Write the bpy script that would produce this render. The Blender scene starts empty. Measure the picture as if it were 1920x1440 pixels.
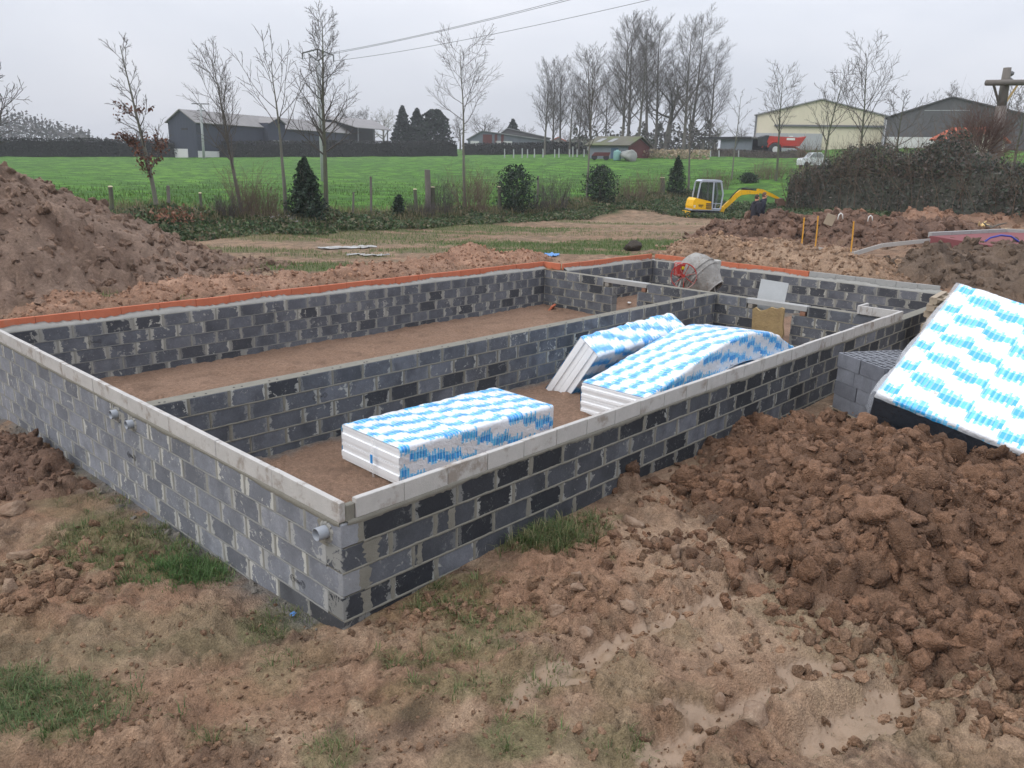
import bpy, bmesh, math, random
import numpy as np
from mathutils import Vector, Matrix
R = math.radians
sc = bpy.context.scene
COL = sc.collection
rnd = random.Random(7)
NP = np.random.RandomState(11)

# ------------------------------------------------------------------ camera
CAM = np.array([-3.0711, -4.4817, 2.5737]); YAW, PITCH, ROLL, FPX = 0.7445, 0.2720, 0.0268, 1498.64
def _basis():
    f = np.array([math.cos(YAW)*math.cos(PITCH), math.sin(YAW)*math.cos(PITCH), -math.sin(PITCH)])
    r = np.cross(f, [0, 0, 1]); r /= np.linalg.norm(r); u = np.cross(r, f)
    return math.cos(ROLL)*r+math.sin(ROLL)*u, -math.sin(ROLL)*r+math.cos(ROLL)*u, f
CR, CU, CF = _basis()
cd = bpy.data.cameras.new('camera'); co = bpy.data.objects.new('camera', cd); COL.objects.link(co)
co.matrix_world = Matrix(((CR[0], CU[0], -CF[0], CAM[0]), (CR[1], CU[1], -CF[1], CAM[1]), (CR[2], CU[2], -CF[2], CAM[2]), (0, 0, 0, 1)))
cd.sensor_fit = 'HORIZONTAL'; cd.sensor_width = 36.0; cd.lens = FPX/1920*36.0
cd.clip_start = 0.05; cd.clip_end = 4000
sc.camera = co
# surveying helpers: a sight line meets a level, a vertical plane or a distance
def ray(x, y): return CF+CR*(x-960)/FPX-CU*(y-720)/FPX
def onz(x, y, z): d = ray(x, y); return CAM+d*(z-CAM[2])/d[2]
def ony(x, y, Y): d = ray(x, y); return CAM+d*(Y-CAM[1])/d[1]
def onx(x, y, X): d = ray(x, y); return CAM+d*(X-CAM[0])/d[0]
def at(x, y, dep): d = ray(x, y); return CAM+d*dep/math.hypot(d[0], d[1])

# ------------------------------------------------------------------ sky, sun, exposure
SUN_EL, SUN_AZ = R(38), R(-70)      # soft glow of the sun behind cloud, from the left
w = bpy.data.worlds.new('World'); sc.world = w; w.use_nodes = True
nt = w.node_tree; nt.nodes.clear()
def wn(t, **k):
    n = nt.nodes.new(t)
    for a, b in k.items(): setattr(n, a, b)
    return n
sky = wn('ShaderNodeTexSky', sky_type='NISHITA', sun_disc=False, sun_elevation=SUN_EL, sun_rotation=SUN_AZ, air_density=1.0, dust_density=4.0)
tc = wn('ShaderNodeTexCoord'); sep = wn('ShaderNodeSeparateXYZ'); nt.links.new(tc.outputs['Generated'], sep.inputs[0])
mx = wn('ShaderNodeMath', operation='MAXIMUM'); nt.links.new(sep.outputs['Z'], mx.inputs[0]); mx.inputs[1].default_value = 0
ci = wn('ShaderNodeMath', operation='MULTIPLY_ADD'); nt.links.new(mx.outputs[0], ci.inputs[0]); ci.inputs[1].default_value = 2.0; ci.inputs[2].default_value = 1.0   # overcast law 1+2 sin(h)
# layered cloud
mp = wn('ShaderNodeMapping'); mp.inputs['Scale'].default_value = (1.0, 1.0, 2.6); nt.links.new(tc.outputs['Generated'], mp.inputs[0])
nz = wn('ShaderNodeTexNoise'); nz.inputs['Scale'].default_value = 3.2; nz.inputs['Detail'].default_value = 5; nz.inputs['Roughness'].default_value = .5; nz.inputs['Distortion'].default_value = .4
nt.links.new(mp.outputs[0], nz.inputs['Vector'])
rp = wn('ShaderNodeValToRGB'); rp.color_ramp.elements[0].position = .32; rp.color_ramp.elements[1].position = .68
rp.color_ramp.elements[0].color = (.545, .572, .635, 1); rp.color_ramp.elements[1].color = (.645, .66, .712, 1)
nt.links.new(nz.outputs['Fac'], rp.inputs[0])
mul = wn('ShaderNodeVectorMath', operation='SCALE'); nt.links.new(rp.outputs[0], mul.inputs[0]); nt.links.new(ci.outputs[0], mul.inputs['Scale'])
SKYK = 9.0
mul2 = wn('ShaderNodeVectorMath', operation='SCALE'); nt.links.new(mul.outputs[0], mul2.inputs[0]); mul2.inputs['Scale'].default_value = SKYK
mix = wn('ShaderNodeMix', data_type='RGBA'); mix.inputs['Factor'].default_value = .94
nt.links.new(sky.outputs[0], mix.inputs['A']); nt.links.new(mul2.outputs[0], mix.inputs['B'])
bg = wn('ShaderNodeBackground'); bg.inputs['Strength'].default_value = 0.10
nt.links.new(mix.outputs['Result'], bg.inputs['Color'])
wo = wn('ShaderNodeOutputWorld'); nt.links.new(bg.outputs[0], wo.inputs[0])
sl = bpy.data.lights.new('sun', 'SUN'); sl.energy = 0.9; sl.angle = R(35); sl.color = (1, .97, .92)
so = bpy.data.objects.new('sun', sl); COL.objects.link(so)
sd = Vector((math.sin(SUN_AZ)*math.cos(SUN_EL), math.cos(SUN_AZ)*math.cos(SUN_EL), math.sin(SUN_EL)))
so.rotation_euler = (-sd).to_track_quat('-Z', 'Y').to_euler(); so.location = (-20, 5, 30)
sc.view_settings.view_transform = 'Standard'; sc.view_settings.look = 'None'
sc.view_settings.exposure = 0.34; sc.view_settings.gamma = 1.0; sc.view_settings.use_curve_mapping = False
sc.render.engine = 'CYCLES'
sc.cycles.use_denoising = True; sc.cycles.max_bounces = 4; sc.cycles.diffuse_bounces = 3; sc.cycles.glossy_bounces = 3
sc.cycles.transmission_bounces = 4; sc.cycles.transparent_max_bounces = 12; sc.cycles.caustics_reflective = False; sc.cycles.caustics_refractive = False

# ------------------------------------------------------------------ helpers
def S(r, g, b):
    def l(c):
        c /= 255.0
        return c/12.92 if c <= .04045 else ((c+.055)/1.055)**2.4
    return (l(r), l(g), l(b))
def tag(o, label=None, cat=None, group=None, kind=None):
    if label: o['label'] = label
    if cat: o['category'] = cat
    if group: o['group'] = group
    if kind: o['kind'] = kind
    return o
def empty(name, loc=(0, 0, 0), rz=0.0):
    o = bpy.data.objects.new(name, None); COL.objects.link(o); o.location = [float(v) for v in loc]; o.rotation_euler = (0, 0, rz)
    o.empty_display_size = .1
    return o
def thing(name, label, cat, loc=(0, 0, 0), rz=0.0, group=None):
    return tag(empty(name, loc, rz), label, cat, group)
def link_mesh(name, me, mat=None, parent=None, loc=None, rot=None):
    o = bpy.data.objects.new(name, me); COL.objects.link(o)
    if mat is not None and len(me.materials) == 0: me.materials.append(mat)
    if parent is not None: o.parent = parent
    if loc is not None: o.location = [float(v) for v in loc]
    if rot is not None: o.rotation_euler = rot
    return o
def np_mesh(name, V, F, smooth=False, col=None, fattr=None):
    """V (n,3) array, F (m,k) int array of tris or quads"""
    me = bpy.data.meshes.new(name); V = np.asarray(V, np.float32); F = np.asarray(F, np.int32)
    k = F.shape[1]; n = len(F)
    me.vertices.add(len(V)); me.vertices.foreach_set('co', V.ravel())
    me.loops.add(n*k); me.loops.foreach_set('vertex_index', F.ravel())
    me.polygons.add(n); me.polygons.foreach_set('loop_start', np.arange(0, n*k, k, dtype=np.int32))
    try: me.polygons.foreach_set('loop_total', np.full(n, k, np.int32))
    except Exception: pass
    me.polygons.foreach_set('use_smooth', np.full(n, smooth, bool))
    me.update(calc_edges=True)
    if col is not None:
        a = me.attributes.new('Col', 'FLOAT_COLOR', 'POINT')
        c = np.ones((len(V), 4), np.float32); c[:, :3] = col; a.data.foreach_set('color', c.ravel())
    if fattr:
        for nm, v in fattr.items():
            a = me.attributes.new(nm, 'FLOAT', 'POINT'); a.data.foreach_set('value', np.asarray(v, np.float32).ravel())
    return me
def rotm(rx=0, ry=0, rz=0): return np.array(Matrix.Rotation(rz, 3, 'Z') @ Matrix.Rotation(ry, 3, 'Y') @ Matrix.Rotation(rx, 3, 'X'))
class MB:
    """collects shapes that become ONE mesh"""
    def __init__(s): s.v = []; s.f = []; s.m = []; s.cm = 0
    def add(s, V, F):
        o = len(s.v); s.v.extend([tuple(float(c) for c in p) for p in V])
        for f in F: s.f.append(tuple(i+o for i in f)); s.m.append(s.cm)
        return s
    def box(s, c, size, rot=None, bev=0.0):
        hx, hy, hz = [d/2 for d in size]
        if bev <= 0:
            V = np.array([(x, y, z) for x in (-hx, hx) for y in (-hy, hy) for z in (-hz, hz)], float)
            F = [(0, 1, 3, 2), (4, 6, 7, 5), (0, 4, 5, 1), (2, 3, 7, 6), (0, 2, 6, 4), (1, 5, 7, 3)]
        else:
            b = min(bev, hx*.9, hy*.9, hz*.9); V = []; idx = {}
            for sx in (-1, 1):
                for sy in (-1, 1):
                    for sz in (-1, 1):
                        for a in range(3):
                            p = [sx*(hx-b), sy*(hy-b), sz*(hz-b)]; h = (hx, hy, hz)[a]; p[a] = (sx, sy, sz)[a]*h
                            idx[(sx, sy, sz, a)] = len(V); V.append(p)
            F = []
            for a in range(3):
                o1, o2 = [i for i in range(3) if i != a]
                for sg in (-1, 1):
                    q = []
                    for (s1, s2) in ((-1, -1), (1, -1), (1, 1), (-1, 1)):
                        t = [0, 0, 0]; t[a] = sg; t[o1] = s1; t[o2] = s2; q.append(idx[(*t, a)])
                    fl = (sg > 0) != (a == 1)
                    F.append(tuple(q if fl else q[::-1]))
            for a in range(3):       # edges
                o1, o2 = [i for i in range(3) if i != a]
                for s1 in (-1, 1):
                    for s2 in (-1, 1):
                        t0 = [0, 0, 0]; t1 = [0, 0, 0]; t0[a] = -1; t1[a] = 1
                        for t in (t0, t1): t[o1] = s1; t[o2] = s2
                        F.append((idx[(*t0, o1)], idx[(*t1, o1)], idx[(*t1, o2)], idx[(*t0, o2)]))
            for sx in (-1, 1):
                for sy in (-1, 1):
                    for sz in (-1, 1): F.append(tuple(idx[(sx, sy, sz, a)] for a in range(3)))
            V = np.array(V, float)
        if rot is not None: V = V @ np.array(rot).T
        return s.add(V+np.array(c, float), F)
    def tube(s, pts, rad, n=8, cap=True):
        pts = [np.array(p, float) for p in pts]; m = len(pts)
        if not hasattr(rad, '__len__'): rad = [rad]*m
        V = []; prev = None
        for i, p in enumerate(pts):
            t = pts[min(i+1, m-1)]-pts[max(i-1, 0)]; t = t/(np.linalg.norm(t)+1e-9)
            a = np.array([0, 0, 1.]) if abs(t[2]) < .9 else np.array([1., 0, 0])
            if prev is not None: a = prev
            u = a-t*(a@t); u /= np.linalg.norm(u)+1e-9; prev = u; v = np.cross(t, u)
            for k in range(n):
                an = 2*math.pi*k/n; V.append(p+rad[i]*(u*math.cos(an)+v*math.sin(an)))
        F = [(i*n+k, i*n+(k+1) % n, (i+1)*n+(k+1) % n, (i+1)*n+k) for i in range(m-1) for k in range(n)]
        if cap: F += [tuple(range(n))[::-1], tuple((m-1)*n+k for k in range(n))]
        return s.add(V, F)
    def lathe(s, prof, n=24, mtx=None, close=False):
        """prof list of (r, z) along local z"""
        V = [(r*math.cos(2*math.pi*k/n), r*math.sin(2*math.pi*k/n), z) for r, z in prof for k in range(n)]
        m = len(prof); F = [(i*n+k, i*n+(k+1) % n, (i+1)*n+(k+1) % n, (i+1)*n+k) for i in range(m-1) for k in range(n)]
        V = np.array(V)
        if mtx is not None: V = (np.array(mtx)[:3, :3] @ V.T).T+np.array(mtx)[:3, 3]
        return s.add(V, F)
    def prism(s, poly, d, o=(0, 0, 0), ax=((1, 0, 0), (0, 0, 1), (0, 1, 0))):
        """2D polygon extruded by d along third axis"""
        a, b, c = [np.array(q, float) for q in ax]; o = np.array(o, float); n = len(poly)
        V = [o+a*x+b*y for x, y in poly]+[o+a*x+b*y+c*d for x, y in poly]
        F = [tuple(range(n))[::-1], tuple(range(n, 2*n))]+[(i, (i+1) % n, n+(i+1) % n, n+i) for i in range(n)]
        return s.add(V, F)
    def mesh(s, name, smooth=False):
        me = bpy.data.meshes.new(name); me.from_pydata(s.v, [], s.f)
        if smooth: me.polygons.foreach_set('use_smooth', [True]*len(me.polygons))
        if any(s.m): me.polygons.foreach_set('material_index', s.m)
        me.update(); return me
    def build(s, name, mat, parent=None, smooth=False, world=False):
        if world and parent is not None:
            l = np.array(parent.location); s.v = [tuple(np.array(p)-l) for p in s.v]
        me = s.mesh(name, smooth)
        bm = bmesh.new(); bm.from_mesh(me); bmesh.ops.recalc_face_normals(bm, faces=bm.faces); bm.to_mesh(me); bm.free()
        for mm in (mat if isinstance(mat, (list, tuple)) else [mat]): me.materials.append(mm)
        return link_mesh(name, me, None, parent)
def copy_tree(o, parent=None):
    c = o.copy(); COL.objects.link(c); c.parent = parent
    for ch in o.children: copy_tree(ch, c)
    return c

# ------------------------------------------------------------------ noise in numpy
def _hash(ix, iy, iz, seed):
    h = (ix.astype(np.int64)*374761393+iy.astype(np.int64)*668265263+iz.astype(np.int64)*2147483647+seed*1274126177) & 0xffffffff
    h = ((h ^ (h >> 13))*1274126177) & 0xffffffff
    return ((h ^ (h >> 16)) & 0xffffff)/float(0xffffff)
def vn(x, y, z=None, seed=0):
    if z is None: z = np.zeros_like(x)
    ix, iy, iz = np.floor(x), np.floor(y), np.floor(z); fx, fy, fz = x-ix, y-iy, z-iz
    sx, sy, sz = [t*t*t*(t*(t*6-15)+10) for t in (fx, fy, fz)]; r = 0
    flat = not np.any(z)
    for dz in ((0,) if flat else (0, 1)):
        wz = (1-sz if dz == 0 else sz) if not flat else 1
        for dx in (0, 1):
            for dy in (0, 1):
                r = r+_hash(ix+dx, iy+dy, iz+dz, seed)*(sx if dx else 1-sx)*(sy if dy else 1-sy)*wz
    return r*2-1
def fbm(x, y, s=1.0, o=4, seed=0, g=.5, z=None):
    a, r, t = 1.0, 0, 0
    for i in range(o):
        r = r+a*vn(x*s+i*17.3, y*s-i*9.1, None if z is None else z*s+i*3.7, seed+i); t += a; a *= g; s *= 2.03
    return r/t
def billow(x, y, s=1.0, o=4, seed=0, g=.5):
    a, r, t = 1.0, 0, 0
    for i in range(o):
        r = r+a*np.abs(vn(x*s+i*11.7, y*s+i*5.3, None, seed+i)); t += a; a *= g; s *= 2.1
    return r/t
# ------------------------------------------------------------------ materials
class NB:
    def __init__(s, name):
        s.m = bpy.data.materials.new(name); s.m.use_nodes = True; s.t = s.m.node_tree; s.b = s.t.nodes['Principled BSDF']
        s.b.inputs['Specular IOR Level'].default_value = .3
    def n(s, t, **k):
        n = s.t.nodes.new(t)
        for a, b in k.items(): setattr(n, a, b)
        return n
    def l(s, a, b): s.t.links.new(a, b)
    def coord(s, kind='Object', scale=(1, 1, 1), rand=False, obj=None):
        c = s.n('ShaderNodeTexCoord'); o = c.outputs[kind]
        if kind == 'World': pass
        if rand:
            oi = s.n('ShaderNodeObjectInfo'); sc_ = s.n('ShaderNodeVectorMath', operation='SCALE'); sc_.inputs[0].default_value = (37.1, 91.7, 53.3)
            s.l(oi.outputs['Random'], sc_.inputs['Scale']); ad = s.n('ShaderNodeVectorMath', operation='ADD'); s.l(o, ad.inputs[0]); s.l(sc_.outputs[0], ad.inputs[1]); o = ad.outputs[0]
        if tuple(scale) != (1, 1, 1):
            m = s.n('ShaderNodeMapping'); m.inputs['Scale'].default_value = scale; s.l(o, m.inputs[0]); o = m.outputs[0]
        return o
    def pos(s): return s.n('ShaderNodeNewGeometry').outputs['Position']
    def noise(s, vec, scale, detail=4, rough=.55, dist=0.0):
        n = s.n('ShaderNodeTexNoise'); n.inputs['Scale'].default_value = scale; n.inputs['Detail'].default_value = detail
        n.inputs['Roughness'].default_value = rough; n.inputs['Distortion'].default_value = dist
        if vec is not None: s.l(vec, n.inputs['Vector'])
        return n.outputs['Fac']
    def math(s, op, a, b=None, c=None, clamp=False):
        n = s.n('ShaderNodeMath', operation=op); n.use_clamp = clamp
        for i, v in enumerate((a, b, c)):
            if v is None: continue
            if isinstance(v, (int, float)): n.inputs[i].default_value = v
            else: s.l(v, n.inputs[i])
        return n.outputs[0]
    def ramp(s, fac, stops):
        r = s.n('ShaderNodeValToRGB'); e = r.color_ramp.elements
        while len(e) < len(stops): e.new(.5)
        for i, (p, c) in enumerate(stops):
            e[i].position = p; e[i].color = (*c, 1) if hasattr(c, '__len__') else (c, c, c, 1)
        s.l(fac, r.inputs[0]); return r.outputs[0]
    def mix(s, fac, a, b, mode='MIX'):
        n = s.n('ShaderNodeMix', data_type='RGBA', blend_type=mode)
        for sock, v in (('Factor', fac), ('A', a), ('B', b)):
            if isinstance(v, (int, float)): n.inputs[sock].default_value = v if sock == 'Factor' else (v, v, v, 1)
            elif isinstance(v, tuple): n.inputs[sock].default_value = (*v, 1)
            else: s.l(v, n.inputs[sock])
        return n.outputs['Result']
    def attr(s, name, out='Color'): return s.n('ShaderNodeAttribute', attribute_name=name).outputs[out]
    def color(s, c):
        if isinstance(c, tuple): s.b.inputs['Base Color'].default_value = (*c, 1)
        else: s.l(c, s.b.inputs['Base Color'])
    def rough(s, v):
        if isinstance(v, (int, float)): s.b.inputs['Roughness'].default_value = v
        else: s.l(v, s.b.inputs['Roughness'])
    def bump(s, h, dist=.01, st=1.0, prev=None):
        n = s.n('ShaderNodeBump'); n.inputs['Distance'].default_value = dist; n.inputs['Strength'].default_value = st
        s.l(h, n.inputs['Height'])
        if prev is not None: s.l(prev, n.inputs['Normal'])
        s.l(n.outputs[0], s.b.inputs['Normal']); return n.outputs[0]
def simple(name, c, rough=.7, metal=0.0, var=.18, vs=8.0, bump=0.0, bs=60.0, spec=None, rand=True, dirt=None):
    """plain procedural material: base colour broken up by two noises, fine relief"""
    b = NB(name); v = b.coord('Object', rand=rand)
    n1 = b.noise(v, vs, 5, .6); n2 = b.noise(v, vs*9, 3, .6)
    k = b.math('MULTIPLY_ADD', n1, var*2, 1-var); k2 = b.math('MULTIPLY_ADD', n2, var, 1-var*.5); k = b.math('MULTIPLY', k, k2)
    sc_ = b.n('ShaderNodeVectorMath', operation='SCALE'); sc_.inputs[0].default_value = c; b.l(k, sc_.inputs['Scale']); cc = sc_.outputs[0]
    if dirt:
        dm = b.ramp(b.noise(v, vs*.7, 6, .65), [(dirt[1], 0.0), (dirt[1]+.12, 1.0)]); cc = b.mix(b.math('MULTIPLY', dm, dirt[2] if len(dirt) > 2 else .8), cc, dirt[0])
    b.color(cc); b.rough(rough); b.b.inputs['Metallic'].default_value = metal
    if spec is not None: b.b.inputs['Specular IOR Level'].default_value = spec
    if bump: b.bump(b.noise(v, bs, 4, .6), bump)
    return b.m
def soil_mat(name, rough=.9, fine=80.0, bumpd=.012):
    b = NB(name); p = b.pos(); c = b.attr('Col')
    n1 = b.noise(p, fine*.25, 5, .65); n2 = b.noise(p, fine, 5, .7); n3 = b.noise(p, fine*4, 2, .6)
    k = b.math('MULTIPLY', b.math('MULTIPLY_ADD', n1, 1.3, .35), b.math('MULTIPLY_ADD', n2, 1.1, .45))
    s_ = b.n('ShaderNodeVectorMath', operation='SCALE'); b.l(c, s_.inputs[0]); b.l(k, s_.inputs['Scale'])
    # pale grit
    vo_ = b.n('ShaderNodeTexVoronoi'); vo_.inputs['Scale'].default_value = fine*.75; b.l(p, vo_.inputs['Vector']); g = b.ramp(n3, [(.62, 0.0), (.72, 1.0)]); wet = b.attr('wet', 'Fac')
    dry = b.math('SUBTRACT', 1.0, wet, clamp=True)
    cc = b.mix(b.math('MULTIPLY', b.math('MULTIPLY', g, .22), dry), s_.outputs[0], S(196, 176, 158))
    b.color(b.mix(wet, cc, c)); b.rough(b.math('MULTIPLY_ADD', wet, -.50, rough, clamp=True))
    b.l(b.math('MULTIPLY_ADD', wet, .10, .18), b.b.inputs['Specular IOR Level'])
    h = b.math('MULTIPLY', b.math('ADD', b.math('ADD', b.math('MULTIPLY', n2, .6), b.math('MULTIPLY', vo_.outputs['Distance'], -.7)), b.math('MULTIPLY', n1, 1.4)), b.math('MULTIPLY_ADD', wet, -.93, 1.0, clamp=True))
    b.bump(h, bumpd*2.2, .9)
    return b.m
def attr_mat(name, rough=.6, sub=None, spec=.3, twosided=False):
    b = NB(name); b.color(b.attr('Col')); b.rough(rough); b.b.inputs['Specular IOR Level'].default_value = spec
    if sub:
        b.b.inputs['Transmission Weight'].default_value = 0
        tr = b.n('ShaderNodeBsdfTranslucent'); b.l(b.attr('Col'), tr.inputs[0]); ms = b.n('ShaderNodeMixShader'); ms.inputs[0].default_value = sub
        o = b.t.nodes['Material Output']; b.l(b.b.outputs[0], ms.inputs[1]); b.l(tr.outputs[0], ms.inputs[2]); b.l(ms.outputs[0], o.inputs['Surface'])
    return b.m
def block_mat(name, mid, dark, light, pdark, plight, white, whitecol=(.44, .44, .40), top=(.50, .505, .50)):
    """hollow concrete block: every block its own grey, lime smears that gather at the joints, pale cast upper side"""
    b = NB(name); v = b.coord('Object', rand=True); vo = b.coord('Object')
    rn = b.n('ShaderNodeObjectInfo').outputs['Random']
    r = b.n('ShaderNodeValToRGB'); r.color_ramp.interpolation = 'LINEAR'; e = r.color_ramp.elements
    st = [(0, dark), (max(.001, pdark-.06), dark), (pdark+.06, mid), (1-plight-.05, tuple(c*1.12 for c in mid)), (min(.999, 1-plight+.05), light)]
    while len(e) < len(st): e.new(.5)
    for i, (p_, c_) in enumerate(st): e[i].position = max(0, min(1, p_)); e[i].color = (*c_, 1)
    b.l(rn, r.inputs[0])
    n1 = b.noise(v, 5, 6, .6); n2 = b.noise(v, 42, 4, .65); n3 = b.noise(v, 150, 2, .6)
    k = b.math('MULTIPLY', b.math('MULTIPLY_ADD', n1, .9, .55), b.math('MULTIPLY_ADD', n2, .5, .75))
    s_ = b.n('ShaderNodeVectorMath', operation='SCALE'); b.l(r.outputs[0], s_.inputs[0]); b.l(k, s_.inputs['Scale']); c = s_.outputs[0]
    # damp darkening blotches
    dm = b.ramp(b.noise(v, 2.6, 4, .55), [(.50, 0.0), (.66, 1.0)]); c = b.mix(b.math('MULTIPLY', dm, .55), c, dark)
    # pores
    po = b.ramp(n3, [(.30, 1.0), (.38, 0.0)]); c = b.mix(b.math('MULTIPLY', po, .5), c, (.02, .02, .022))
    # lime / mortar smears near block ends
    sx = b.n('ShaderNodeSeparateXYZ'); b.l(vo, sx.inputs[0])
    ax = b.math('ABSOLUTE', sx.outputs['X']); edge = b.math('MULTIPLY_ADD', ax, 1/.06, -.15/.06, clamp=True)
    wn_ = b.noise(v, 7.5, 7, .62, 1.2); wf = b.noise(v, 60, 5, .7)
    f = b.math('ADD', b.math('MULTIPLY', wn_, .85), b.math('MULTIPLY', wf, .22)); f = b.math('ADD', f, b.math('MULTIPLY', edge, .145*white))
    wm = b.ramp(f, [(.715-.05*white, 0.0), (.745-.05*white, 1.0)])
    rn2 = b.math('FRACT', b.math('MULTIPLY', rn, 17.31)); wm = b.math('MULTIPLY', wm, b.math('MULTIPLY_ADD', rn2, .95, .08, clamp=True))
    c = b.mix(wm, c, whitecol)
    # fine salt bloom
    bl = b.ramp(b.noise(v, 33, 6, .75), [(.56, 0.0), (.66, 1.0)]); lm = b.ramp(b.noise(v, 4.2, 3, .5), [(.5, 0.0), (.62, 1.0)])
    c = b.mix(b.math('MULTIPLY', b.math('MULTIPLY', bl, lm), .42*white), c, whitecol)
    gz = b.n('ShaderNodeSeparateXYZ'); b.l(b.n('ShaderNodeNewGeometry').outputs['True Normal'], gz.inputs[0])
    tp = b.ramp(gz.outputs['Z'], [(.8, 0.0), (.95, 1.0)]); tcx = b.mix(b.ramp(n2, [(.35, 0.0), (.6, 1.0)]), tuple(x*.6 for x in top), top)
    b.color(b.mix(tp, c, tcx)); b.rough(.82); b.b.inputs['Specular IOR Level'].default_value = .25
    b.bump(b.math('ADD', b.math('MULTIPLY', n3, .5), b.math('MULTIPLY', n2, 1.0)), .004, .8)
    return b.m
M = {}
M['soil'] = soil_mat('mud'); M['soil_far'] = soil_mat('soil_far', fine=28, bumpd=.02)
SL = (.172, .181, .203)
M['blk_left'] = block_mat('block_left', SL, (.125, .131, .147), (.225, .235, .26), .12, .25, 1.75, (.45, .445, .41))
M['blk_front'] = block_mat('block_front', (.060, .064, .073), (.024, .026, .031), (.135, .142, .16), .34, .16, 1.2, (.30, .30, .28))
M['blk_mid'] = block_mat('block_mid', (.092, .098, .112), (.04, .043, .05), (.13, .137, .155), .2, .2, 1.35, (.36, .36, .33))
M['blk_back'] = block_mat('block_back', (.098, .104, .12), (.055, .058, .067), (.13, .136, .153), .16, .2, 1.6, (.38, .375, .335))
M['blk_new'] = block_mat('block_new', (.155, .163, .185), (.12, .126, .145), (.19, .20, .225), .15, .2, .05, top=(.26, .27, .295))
M['blk_damp'] = block_mat('block_damp', (.085, .088, .095), (.05, .052, .057), (.12, .124, .135), .3, .25, .9, (.30, .29, .26))
M['mortar'] = simple('mortar', (.19, .18, .15), .9, var=.22, vs=9, bump=.006, bs=80)
M['mortar_pale'] = simple('mortar_pale', (.255, .25, .225), .9, var=.25, vs=9, bump=.006, bs=80)
M['mortar_mid'] = simple('mortar_mid', (.205, .205, .195), .9, var=.25, vs=9, bump=.006, bs=80)
M['clay'] = simple('clay', S(180, 104, 76), .75, var=.22, vs=5, bump=.002, bs=90, dirt=((.33, .2, .14), .60, .5))
M['coping'] = simple('coping', (.43, .415, .395), .85, var=.2, vs=6, bump=.004, bs=90, dirt=((.20, .16, .125), .53, .7))
M['lintel'] = simple('lintel', (.31, .31, .30), .85, var=.15, vs=6, bump=.002, bs=90, dirt=((.2, .19, .17), .6, .5))
M['pvc'] = simple('pvc', (.26, .28, .31), .35, var=.06, vs=4)
M['eps'] = simple('polystyrene', (.80, .81, .82), .6, var=.05, vs=6, bump=.0015, bs=180)
M['wood'] = simple('pallet_wood', (.33, .27, .20), .8, var=.28, vs=4, bump=.002, bs=60)
M['wood_grey'] = simple('wood_grey', (.15, .135, .12), .85, var=.25, vs=4, bump=.003, bs=60)
M['bark'] = simple('bark', (.125, .115, .10), .9, var=.35, vs=5, bump=.01, bs=30)
M['bark_green'] = simple('bark_green', (.10, .10, .075), .9, var=.35, vs=4, bump=.008, bs=30, dirt=((.11, .13, .06), .5, .6))
M['bark_pale'] = simple('bark_pale', (.15, .145, .12), .85, var=.25, vs=5, bump=.005, bs=30, dirt=((.14, .15, .10), .55, .7))
M['twig'] = simple('twig', (.095, .084, .075), .9, var=.2, vs=3)
M['twig_brown'] = simple('twig_brown', (.15, .11, .08), .9, var=.25, vs=3)
M['leaf'] = attr_mat('leaf', .55, .25); M['grass'] = attr_mat('grass', .6, .35)
M['steel'] = simple('steel', (.16, .165, .17), .5, .5, var=.2)
M['white'] = simple('white_paint', (.7, .7, .68), .6, var=.08)
M['black'] = simple('black_rubber', (.02, .02, .021), .7, var=.2)
# ------------------------------------------------------------------ terrain
FX, FY = 16.25, 8.69          # outer size of the foundation
TREE_Y = 22.4                 # line of the ditch and young trees
ctl = [(0, 8.5, -1.27), (0, 5.7, -1.10), (0, 3.8, -1.06), (0, 2.6, -1.05), (0, 1.5, -1.01), (0, .3, -.94),
       (.05, -.05, -.84), (1, 0, -.80), (2, 0, -.76), (2.8, 0, -.78), (4, 0, -.74), (5.3, -.2, -.8), (8, 0, -.85), (12, -.3, -.8), (16.4, -.5, -.5),
       (-2, 2, -.98), (-2.2, .3, -.95), (-1.1, -.8, -.92), (-.1, -1.8, -.88), (1.2, -3, -.88), (2.2, -4, -.88), (-4, 5, -1.15), (-3, -4.5, -.95),
       (5, -3, -.85), (8, -3, -.85), (12, -4, -.75), (16, -6, -.6), (-8, 0, -1.1), (0, -10, -.9), (-8, 9, -1.2),
       (.3, 8.8, .0), (3, 9.0, .02), (6, 9.0, .03), (10, 9.0, .03), (13, 8.9, .03), (16.5, 8.6, .03), (16.6, 5, .03), (16.6, 1, .0), (18, -2, -.1), (-3, 11, -.3),
       (8.6, 20.1, -.12), (13.4, 20.3, -.12), (17.6, 20.3, -.12), (22.9, 20.1, -.12), (28.8, 20.0, -.12), (36.5, 19.1, -.1), (-5, 20, -.1), (5, 14, -.02), (14, 14, .0), (24, 14, 0.0), (30, 9, .1), (22, 0, .1), (26, -6, .2),
       (8.6, 22.3, .75), (15.4, 22.6, .42), (22.1, 22.6, .38), (30.8, 22.4, .55), (36.9, 21.8, .7), (-5, 22.3, .8),
       (39, 8, .95), (36.5, 8, .7), (33, 3, .8), (36, -6, 1.2)]
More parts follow.
